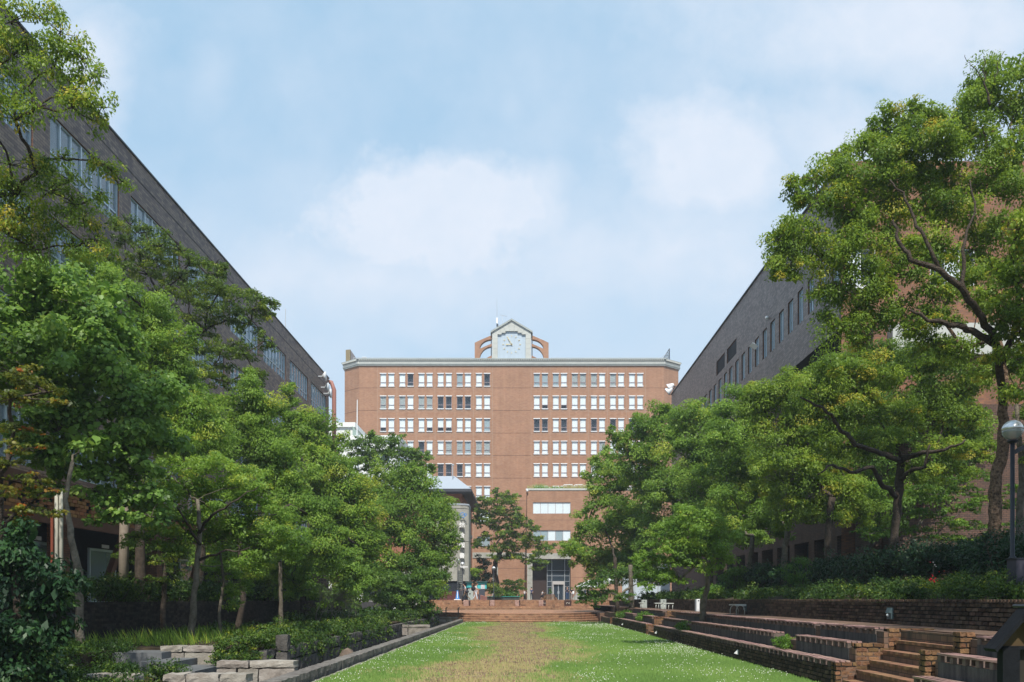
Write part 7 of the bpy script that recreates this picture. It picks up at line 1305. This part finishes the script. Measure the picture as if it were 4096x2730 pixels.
for k, px_ in enumerate((1751, 1784, 1833)):
    t = thing('handrail_post', ('leftmost short handrail post above the far granite wall', 'middle short handrail post above the far granite wall', 'right short handrail post at the end of the far granite wall')[k], 'post', (wx(px_, 58.2), 58.2, .4), 'handrail posts'); b = MB(); b.tube([(wx(px_, 58.2), 58.2, .3), (wx(px_, 58.2), 58.2, 1.02)], .045, 8); b.build('post', mat('bronze_post', (.12, .10, .085), .5, .4), t); b = MB(); b.tube([(wx(px_, 58.2), 58.2, 1.0), (wx(px_, 58.2) + .1, 58.2, 1.07)], .04, 8); b.build('cap', MATS['bronze_post'], t)
t = thing('white_stool_frame', 'bright white tubular bench frames glimpsed under the left trees', 'bench', (wx(1490, 47), 47, .62))
for px_ in (1482, 1504, 1572): b = MB(); x = wx(px_, 47); b.tube([(x, 47, .62), (x, 47, wz(2440, 47)), (x + .08, 47, wz(2434, 47)), (x + .16, 47, wz(2434, 47))], .03, 6); b.build('leg', M_WHT, t)
# numbered stone seats on the top tier
M_PNK = mat('pink_granite', (.40, .27, .23), .95, .2, col2=(.28, .18, .16), scale=9, bump=1., bscale=26); M_BRZ = mat('bronze_plate', (.045, .022, .02), .5, .4)
Ys = 77.9; labs = ['rough pink granite block at the left end, below the walking man', 'second rough pink granite block from the left', 'middle rough pink granite block', 'rough pink granite block beside the bronze numeral 1', 'dark bronze numeral 2 block below the two men']
for i, (xa, xb) in enumerate(((1854, 1881), (1960, 1983), (2060, 2081), (2155, 2183), (2258, 2285))):
    t = thing('granite_block', labs[i], 'block', (wx((xa + xb) / 2, Ys), Ys, .99), 'blocks on the top tier'); w = wx(xb, Ys) - wx(xa, Ys); cx0 = wx((xa + xb) / 2, Ys)
    if i == 4: b = MB(); b.box(cx0 - w / 2, cx0 + w / 2, Ys - .25, Ys + .5, .99, 1.56); b.build('plate', M_BRZ, t)
    else:
        wl = w * (.8 if i < 3 else .66); st_ = stone_mesh('stone', wl, .5, .56, 40 + i, M_PNK, rough=.02, nx=5, ny=3, nz=5); piece(st_, 'stone', t, (cx0 - (w - wl) / 2, Ys, 1.275)); b = MB(); b.box(cx0 - w / 2 + wl - (.02 if i != 1 else wl + .06), cx0 + w / 2 - (0 if i != 1 else wl), Ys - .2, Ys + .3, .99, 1.555); b.build('plate', M_BRZ, t)
me = text_mesh('2', .48, .01, mat('numeral', (.42, .40, .36), .6), .0); me.name = 'numeral'; p2 = [o for o in bpy.data.objects if o.name.startswith('granite_block')][-1]; piece(me, 'numeral', p2, (wx(2271.5, Ys), Ys - .265, 1.27), (R(90), R(-90), 0))
me = text_mesh('1', .42, .01, MATS['numeral'], .0); me.name = 'numeral'; p1 = [o for o in bpy.data.objects if o.name.startswith('granite_block')][-2]; piece(me, 'numeral', p1, (wx(2178, Ys), Ys - .215, 1.27), (R(90), R(-90), 0))
# plaza clutter
Yq = 79.9; t = thing('folding_sign', 'blue and white tall cone shaped sign standing at the plaza edge', 'sign', (wx(1830, Yq), Yq, 1.56)); x = wx(1830, Yq)
b = MB(); b.add([(x - .2, Yq - .12, 1.66), (x + .2, Yq - .12, 1.66), (x + .2, Yq + .12, 1.66), (x - .2, Yq + .12, 1.66), (x - .06, Yq - .04, 2.55), (x + .06, Yq - .04, 2.55), (x + .06, Yq + .04, 2.55), (x - .06, Yq + .04, 2.55)], [(0, 1, 5, 4), (1, 2, 6, 5), (2, 3, 7, 6), (3, 0, 4, 7), (4, 5, 6, 7)]); b.build('body', M_BLU, t); b = MB(); b.box(x - .34, x + .34, Yq - .25, Yq + .25, 1.56, 1.66); b.build('foot', M_WHT, t); b = MB(); b.obox((x, Yq - .09, 2.1), (.03, 0, 0), (0, .012, .0), (0, .04, .33)); b.build('lettering_strip', M_WHT, t)
def notice(label, x0_, x1_, yt, yb_, Y):
    t = thing('notice_board', label, 'notice board', (wx((x0_ + x1_) / 2, Y), Y, 1.56), 'turquoise notice boards'); a, c, e, f = wx(x0_, Y), wx(x1_, Y), wz(yb_, Y), wz(yt, Y); b = MB(); b.box(a, c, Y, Y + .18, e, f); b.build('case', mat('turquoise', (.03, .30, .32), .5, .3), t); b = MB(); b.box(a - .1, c + .12, Y - .25, Y + .3, f, f + .1); b.build('hood', mat('dark_green', (.03, .08, .08), .5), t)
    q_ = MB(); q_.box(a + .08, c - .1, Y - .012, Y - .001, e + .08, f - .08); q_.build('back_panel', mat('light_turquoise', (.08, .48, .50), .6), t)
    for dx_, w, h_ in ((.25, .42, .3), (.72, .4, .32), (1.15, .14, .3)):
        if a + dx_ + w < c: q_ = MB(); q_.box(a + dx_ + .15, a + dx_ + w + .15, Y - .022, Y - .013, f - .2 - h_ - .2, f - .2); q_.build('poster', mat('paper', (.66, .66, .68), .8, col2=(.35, .36, .40), scale=6), t)
    b = MB(); b.box(a + .2, c - .2, Y + .02, Y + .16, 1.56, e); b.build('stand', mat('stand_grey', (.05, .06, .08), .6), t)
notice('turquoise notice board with pinned papers right of the backpack man', 1908, 1947, 2330, 2357, 83); notice('turquoise notice board half hidden behind the walking man', 1866, 1887, 2332, 2352, 84)
t = thing('grey_locker', 'pale grey metal cabinet between the two walking men', 'cabinet', (wx(1882, 82), 82, 1.56)); b = MB(); b.box(wx(1872, 82), wx(1893, 82), 82, 82.6, 1.56, wz(2356, 82)); b.build('body', M_UTB, t); b = MB(); b.box(wx(1876, 82), wx(1883, 82), 81.97, 81.999, wz(2378, 82), wz(2374, 82)); b.build('slot', M_BLK, t)
b = MB(); b.extr([(wx(1908, 84), 84, 1.56), (wx(1908, 84), 84, wz(2378, 84)), (wx(1916, 84), 84, wz(2378, 84)), (wx(1948, 81), 81, wz(2389, 81)), (wx(1948, 81), 81, 1.56)], (0, .5, 0)); o = b.build('pink_wall', mat('pink_render', (.42, .19, .16), .8, .2, var=.1), None); tag(o, 'low sloping pink ramp wall right of the backpack man', 'wall')
b = MB(); b.box(wx(1760, 84), wx(1838, 84), 84, 84.4, 1.56, wz(2366, 84)); o = b.build('red_wall', mat('maroon_render', (.10, .035, .035), .8, .2), None); tag(o, 'low dark maroon wall under the trees left of the blue sign', 'wall')
t = thing('long_planter', 'long dark planter with turquoise rail in front of the shrubs', 'planter', (wx(2010, 88), 88, 1.56)); b = MB(); b.box(wx(1948, 88), wx(2078, 88), 88, 88.4, 1.56, wz(2389, 88)); b.build('trough', mat('planter_dark', (.05, .055, .05), .8, var=.3), t); b = MB(); b.box(wx(1948, 88), wx(2080, 88), 87.9, 88.0, wz(2388.5, 88), wz(2386, 88)); b.build('rail', mat('teal_rail', (.03, .22, .20), .5), t)
# stone pillar sign and left pier
t = thing('dark_pylon', 'dark stone pylon with stacked slots beside the first globe lamp', 'pylon', (wx(1840, 86), 86, 1.56)); b = MB(); b.box(wx(1828, 86), wx(1850, 86), 86, 86.5, 1.56, wz(2360, 86)); b.build('base', mat('pylon_grey', (.05, .05, .06), .7), t)
for i in range(11): z = wz(2358, 86) + .19 * i; b = MB(); b.box(wx(1829, 86), wx(1849, 86), 86.02, 86.4, z, z + .12); b.build('slab', mat('slab_grey', (.17, .18, .17), .8), t)
b = MB(); b.box(wx(1969, 104), wx(1992, 104), 104, 104.6, 1.56, wz(2270, 104)); o = b.build('concrete_column', M_CONC, None); tag(o, 'pale concrete column behind the maple trunks', 'column')
# stack of wooden slats with a potted plant on it
Yp = 104.0; t = thing('timber_stack', 'pyramid stack of brown timber slats in front of the porch', 'timber stack', (wx(2207, Yp), Yp, 1.56)); M_TMB = mat('timber', (.33, .18, .09), .85, .2, col2=(.15, .08, .045), scale=6, objrand=.3); rt = random.Random(5); cxp = wx(2200, Yp)
for k in range(7):
    w = .98 - k * .08
    for j in range(4): b = MB(); yy = Yp + .25 * (j - 1.5); sh = rt.uniform(-.12, .12); b.obox((cxp + sh, yy, 1.60 + k * .105), (w, rt.uniform(-.04, .04), rt.uniform(-.03, .03)), (0, .05, 0), (0, 0, .025)); b.build('slat', M_TMB, t)
    for s in (-1, 1): b = MB(); b.obox((cxp + s * w * .8, Yp, 1.655 + k * .105), (.04, 0, 0), (0, .62 - k * .03, 0), (0, 0, .025)); b.build('slat', M_TMB, t)
bush('potted_plant', 'small upright green plant on top of the timber stack', [(wx(2201, Yp), Yp, 2.7, .14, .14, .3, 0), (wx(2201, Yp), Yp, 2.95, .2, .2, .12, .1)], G_LIM, leafpx=1.6, K=2, seed=130, cat='plant', tintb=.3, clump=.1, base=(wx(2201, Yp), Yp, 2.35))
b = MB(); b.box(wx(2700, 62), wx(2740, 62), 62, 62.5, 1.2, 2.0) if False else b.box(wx(2388, 92), wx(2394, 92), 92, 92.2, 1.56, 1.9)
# ================================================================ people
M_SKIN = mat('skin', (.50, .29, .20), .6, .3); M_HAIR = mat('black_hair', (.012, .010, .010), .6, .3)
def skin_mesh(chains, mat_, name, sub=1):
    """chains: lists of (point, radius); each grows into one continuous tapered skin, joined in one mesh"""
    vs, es, rs_ = [], [], []; keyd = {}
    for ch in chains:
        prev = None
        for p, r in ch:
            k = tuple(round(c, 3) for c in p)
            if k not in keyd: keyd[k] = len(vs); vs.append(p); rs_.append(r)
            i = keyd[k]
            if prev is not None and prev != i: es.append((prev, i))
            prev = i
    me = bpy.data.meshes.new('tmp'); me.from_pydata(vs, es, []); o = bpy.data.objects.new('tmp', me); COL.objects.link(o); sk = o.modifiers.new('s', 'SKIN'); ss = o.modifiers.new('u', 'SUBSURF'); ss.levels = sub
    if not me.skin_vertices: bpy.context.view_layer.update()
    if me.skin_vertices:
        for i, r in enumerate(rs_): v = me.skin_vertices[0].data[i]; v.radius = (r, r) if not isinstance(r, tuple) else r; v.use_root = (i == 0)
    dg = bpy.context.evaluated_depsgraph_get(); out = bpy.data.meshes.new_from_object(o.evaluated_get(dg)); bpy.data.objects.remove(o); out.name = name; out.materials.clear(); out.materials.append(mat_); return out
def person(label, px_, Y, H, face, pose, top, bottom, shoes=None, hair=M_HAIR, zb_=1.56, sleeves=.5, skirt=False, dyf=0.0):
    """pose: dict with lean, legs [(hip angle, knee)], arms [(shoulder angle, elbow, out)], head tilt; local -Y is the way they face"""
    t = thing('person', label, 'person', (wx(px_, Y), Y, zb_), rz=R(face)); s = H / 1.75; V3 = lambda x, y, z: Vector((x * s, y * s, z * s))
    lean = R(pose.get('lean', 4)); hip = V3(0, 0, .93 - pose.get('drop', 0)); up = Vector((0, -math.sin(lean), math.cos(lean))); F_ = Vector((0, -1, 0))
    chest = hip + up * .38 * s; neck = hip + up * .54 * s; ht = R(pose.get('head', 8)) + lean * .6; hd = neck + Vector((0, -math.sin(ht), math.cos(ht))) * .165 * s
    mats = []; legs = []; arms = []
    for i, sd in enumerate((-1, 1)):
        a, k = pose['legs'][i]; h0 = hip + V3(sd * .09, 0, -.03); kn = h0 + Vector((sd * .01 * s, -math.sin(R(a)) * .43 * s, -math.cos(R(a)) * .43 * s)); b2 = R(a - k); an = kn + Vector((0, -math.sin(b2) * .42 * s, -math.cos(b2) * .42 * s)); legs.append((h0, kn, an))
        a, k, out = pose['arms'][i]; s0 = neck + V3(sd * .17, 0, -.06); el = s0 + Vector((sd * math.sin(R(out)) * .28 * s, -math.sin(R(a)) * .28 * s, -math.cos(R(a)) * .28 * s * math.cos(R(out)))); b2 = R(a + k); wr = el + Vector((-sd * .04 * s, -math.sin(b2) * .25 * s, -math.cos(b2) * .25 * s)); arms.append((s0, el, wr))
    low_ = min(l[2].z for l in legs) - .06 * s; dz = -low_
    def sh(p): return p + Vector((0, 0, dz))
    hip, chest, neck, hd = map(sh, (hip, chest, neck, hd)); legs = [tuple(map(sh, l)) for l in legs]; arms = [tuple(map(sh, l)) for l in arms]
    body = [[(hip, .10 * s), (hip.lerp(chest, .5), .095 * s), (chest, .115 * s), (neck, .055 * s), (neck.lerp(hd, .45), .05 * s), (hd.lerp(neck, .12), .075 * s), (hd + up * .045 * s, .078 * s), (hd + up * .10 * s, .05 * s)]]
    for h0, kn, an in legs: body.append([(hip, .10 * s), (h0, .075 * s), (kn, .05 * s), (kn.lerp(an, .3), .05 * s), (an, .034 * s), (an + V3(0, -.12, -.045), .03 * s)])
    for s0, el, wr in arms:
        d = (wr - el).normalized(); body.append([(chest, .115 * s), (s0, .048 * s), (el, .036 * s), (wr, .024 * s), (wr + d * .05 * s, .03 * s)])
        for f_ in range(5):
            sx = (f_ - 2) * .016 * s; ln = (.045, .06, .066, .06, .05)[f_] * s; b0 = wr + d * .05 * s; body.append([(b0, .03 * s), (b0 + d * .03 * s + Vector((sx, 0, 0)), .009 * s), (b0 + d * (.03 * s + ln * .6) + Vector((sx * 1.1, -.004 * s, 0)), .008 * s), (b0 + d * (.03 * s + ln) + Vector((sx * 1.1, -.014 * s, 0)), .006 * s)])
    def put(me, nm, p=t): o = bpy.data.objects.new(nm, me); link(o, p); [setattr(f, 'use_smooth', True) for f in me.polygons]; return o
    put(skin_mesh(body, M_SKIN, 'body'), 'body')
    tp = [[(hip + V3(0, 0, -.04), .118 * s), (hip.lerp(chest, .5), .112 * s), (chest, .132 * s), (neck + V3(0, 0, -.03), .07 * s)]]
    for s0, el, wr in arms: tp.append([(chest, .132 * s), (s0, .062 * s), (s0.lerp(el, .75), .052 * s)] + ([(el, .046 * s), (el.lerp(wr, .9), .036 * s)] if sleeves > .9 else []))
    put(skin_mesh(tp, top, 'shirt'), 'shirt')
    if skirt: b = MB(); b.lathe(hip, [(.22 * s, -.42 * s), (.19 * s, -.2 * s), (.13 * s, .04 * s)], 14); put(b.mesh('skirt', bottom), 'skirt')
    else:
        bt = []
        for h0, kn, an in legs: bt.append([(hip, .122 * s), (h0, .09 * s), (kn, .066 * s), (an + V3(0, 0, .03), .054 * s)])
        put(skin_mesh(bt, bottom, 'trousers'), 'trousers')
    b = MB()
    for h0, kn, an in legs: b.obox(an + V3(0, -.05, -.03), V3(.045, 0, 0), V3(0, .13, 0), V3(0, 0, .032))
    put(b.mesh('shoes', shoes or M_BLK), 'shoes')
    b = MB(); b.ball(hd + up * .05 * s + V3(0, .018, .012), .098 * s, 12, sc=(.95, 1.02, 1.0)); put(b.mesh('hair', hair), 'hair')
    b = MB(); b.ball(hd + V3(0, -.045, .02), .072 * s, 10, sc=(.95, .85, 1.2)); b.ball(hd + V3(0, -.112, .015), .014 * s, 6)
    for sd in (-1, 1): b.ball(hd + V3(sd * .092, 0, .02), .02 * s, 6, sc=(.5, 1, 1.3))
    f = put(b.mesh('face', M_SKIN), 'face'); b = MB()
    for sd in (-1, 1): b.ball(hd + V3(sd * .028, -.104, .04), .009 * s, 6)
    b.obox(hd + V3(0, -.105, -.028), V3(.02, 0, 0), V3(0, .004, 0), V3(0, 0, .004)); put(b.mesh('eyes_and_mouth', M_HAIR), 'eyes_and_mouth', f)
    return t, dict(hip=hip, chest=chest, neck=neck, hd=hd, arms=arms, legs=legs, s=s)
cw_ = lambda n, c, v=.12: mat(n, c, .85, .15, var=v, scale=8)
walk = lambda a=24: [(a, 6), (-a + 4, 22)]
def bag(parent_label, owner, c, sx, sy, sz, m_, nm='shoulder_bag', cat='bag', strap=None):
    t = thing(nm, parent_label, cat, c); b = MB(); b.ball(c, 1.0, 12); b.v = [(c[0] + (x - c[0]) * sx, c[1] + (y - c[1]) * sy, c[2] + max(-.8, min(.8, z - c[2])) * sz) for x, y, z in b.v]; b.build('bag_body', m_, t, smooth=True)
    if strap: b = MB(); b.tube(strap, .018, 5); b.build('strap', m_, t)
p, J = person('man in white shirt and khaki trousers striding left with a dark shoulder bag', 1862, 80, 1.74, -78, dict(lean=7, head=30, legs=[(28, 8), (-20, 24)], arms=[(10, 70, 12), (-12, 30, 10)]), cw_('shirt_white', (.72, .74, .76), .05), cw_('khaki', (.26, .20, .15)))
bx, by = wx(1868, 79.8), 79.75; bag('dark shoulder bag hanging at the hip of the man in khaki trousers', p, (bx, by, 2.42), .20, .09, .17, mat('bag_dark', (.02, .025, .035), .5), strap=[(bx - .2, by, 2.6), (bx - .12, by + .1, 3.0), (bx + .1, by + .1, 2.95), (bx + .22, by, 2.6)])
p, J = person('man in white clothes with a black backpack looking at his phone', 1903, 80.5, 1.74, 75, dict(lean=4, head=35, legs=[(16, 4), (-16, 14)], arms=[(20, 70, 5), (15, 72, 5)]), MATS['shirt_white'], cw_('trousers_white', (.60, .62, .68), .06), MATS['khaki'])
bag('black backpack on the back of the man in white trousers', p, (wx(1892, 80.4), 80.45, 2.72), .20, .17, .30, mat('bag_black', (.008, .010, .016), .6), 'backpack', 'backpack', strap=[(wx(1893, 80.3), 80.3, 2.45), (wx(1900, 80.3), 80.25, 2.6), (wx(1902, 80.3), 80.25, 2.9), (wx(1896, 80.3), 80.35, 3.0)])
person('person in white shirt and black trousers left of the concrete porch column', 2098, 113, 1.42, 50, dict(lean=2, head=10, legs=[(4, 0), (-4, 0)], arms=[(30, 100, 10), (40, 40, 20)]), MATS['shirt_white'], cw_('black_cloth', (.012, .014, .020)))
person('person in slate blue shirt with a hand raised to the face by the column', 2126, 108, 1.70, 160, dict(lean=1, head=10, legs=[(2, 0), (-2, 0)], arms=[(5, 10, 6), (60, 110, 20)]), cw_('slate_blue', (.06, .075, .17)), cw_('navy', (.02, .026, .045)))
person('girl in white blouse and black skirt leaning towards the timber stack', 2167, 106, 1.30, 80, dict(lean=14, head=20, legs=[(10, 14), (-8, 20)], arms=[(-25, 10, 10), (50, 50, 5)]), MATS['shirt_white'], MATS['black_cloth'], skirt=True)
person('man in navy shirt and blue jeans above the bronze numeral block', 2269, 106, 1.74, -10, dict(lean=2, head=15, legs=[(4, 2), (-4, 2)], arms=[(20, 75, 8), (25, 80, 8)]), cw_('navy_shirt', (.018, .024, .05)), cw_('jeans', (.035, .075, .17)))
p, J = person('man in black t-shirt and grey trousers carrying a white bag', 2287, 104, 1.68, 20, dict(lean=1, head=10, legs=[(3, 0), (-3, 0)], arms=[(5, 20, 8), (10, 60, 10)]), MATS['black_cloth'], cw_('light_grey', (.32, .31, .32)))
bag('white cloth bag held by the man in black t-shirt', p, (wx(2293, 103.6), 103.6, 2.5), .14, .06, .24, MATS['shirt_white'])
person('person in pale shirt with dark vest under the right trees', 2322, 108, 1.62, 0, dict(lean=0, head=5, legs=[(2, 0), (-2, 0)], arms=[(5, 10, 8), (5, 10, 8)]), cw_('pale_blue_shirt', (.35, .45, .55)), MATS['black_cloth'])
person('person in blue shirt and black trousers farthest right by the porch', 2340, 108, 1.62, 20, dict(lean=0, head=5, legs=[(3, 0), (-3, 0)], arms=[(5, 10, 8), (5, 15, 8)]), cw_('blue_shirt', (.08, .18, .32)), MATS['black_cloth'])
person('bending man in grey blue shirt and camouflage trousers seen from behind', 2508, 70, 1.72, 172, dict(lean=38, head=50, legs=[(8, 6), (-4, 6)], arms=[(30, 20, 10), (40, 20, 10)]), cw_('grey_blue', (.20, .26, .33)), mat('camouflage', (.13, .11, .075), .9, .1, col2=(.05, .05, .035), scale=9), zb_=1.085, sleeves=1)
p, J = person('person in white seen dimly inside the left shop window', 613, 27, 1.6, 30, dict(lean=0, head=5, legs=[(2, 0), (-2, 0)], arms=[(5, 10, 6), (5, 10, 6)]), MATS['shirt_white'], MATS['navy'], zb_=1.45) if False else (None, None)
print('LEAF TRIS', LEAFTRIS[0], 'OBJECTS', len(bpy.data.objects))
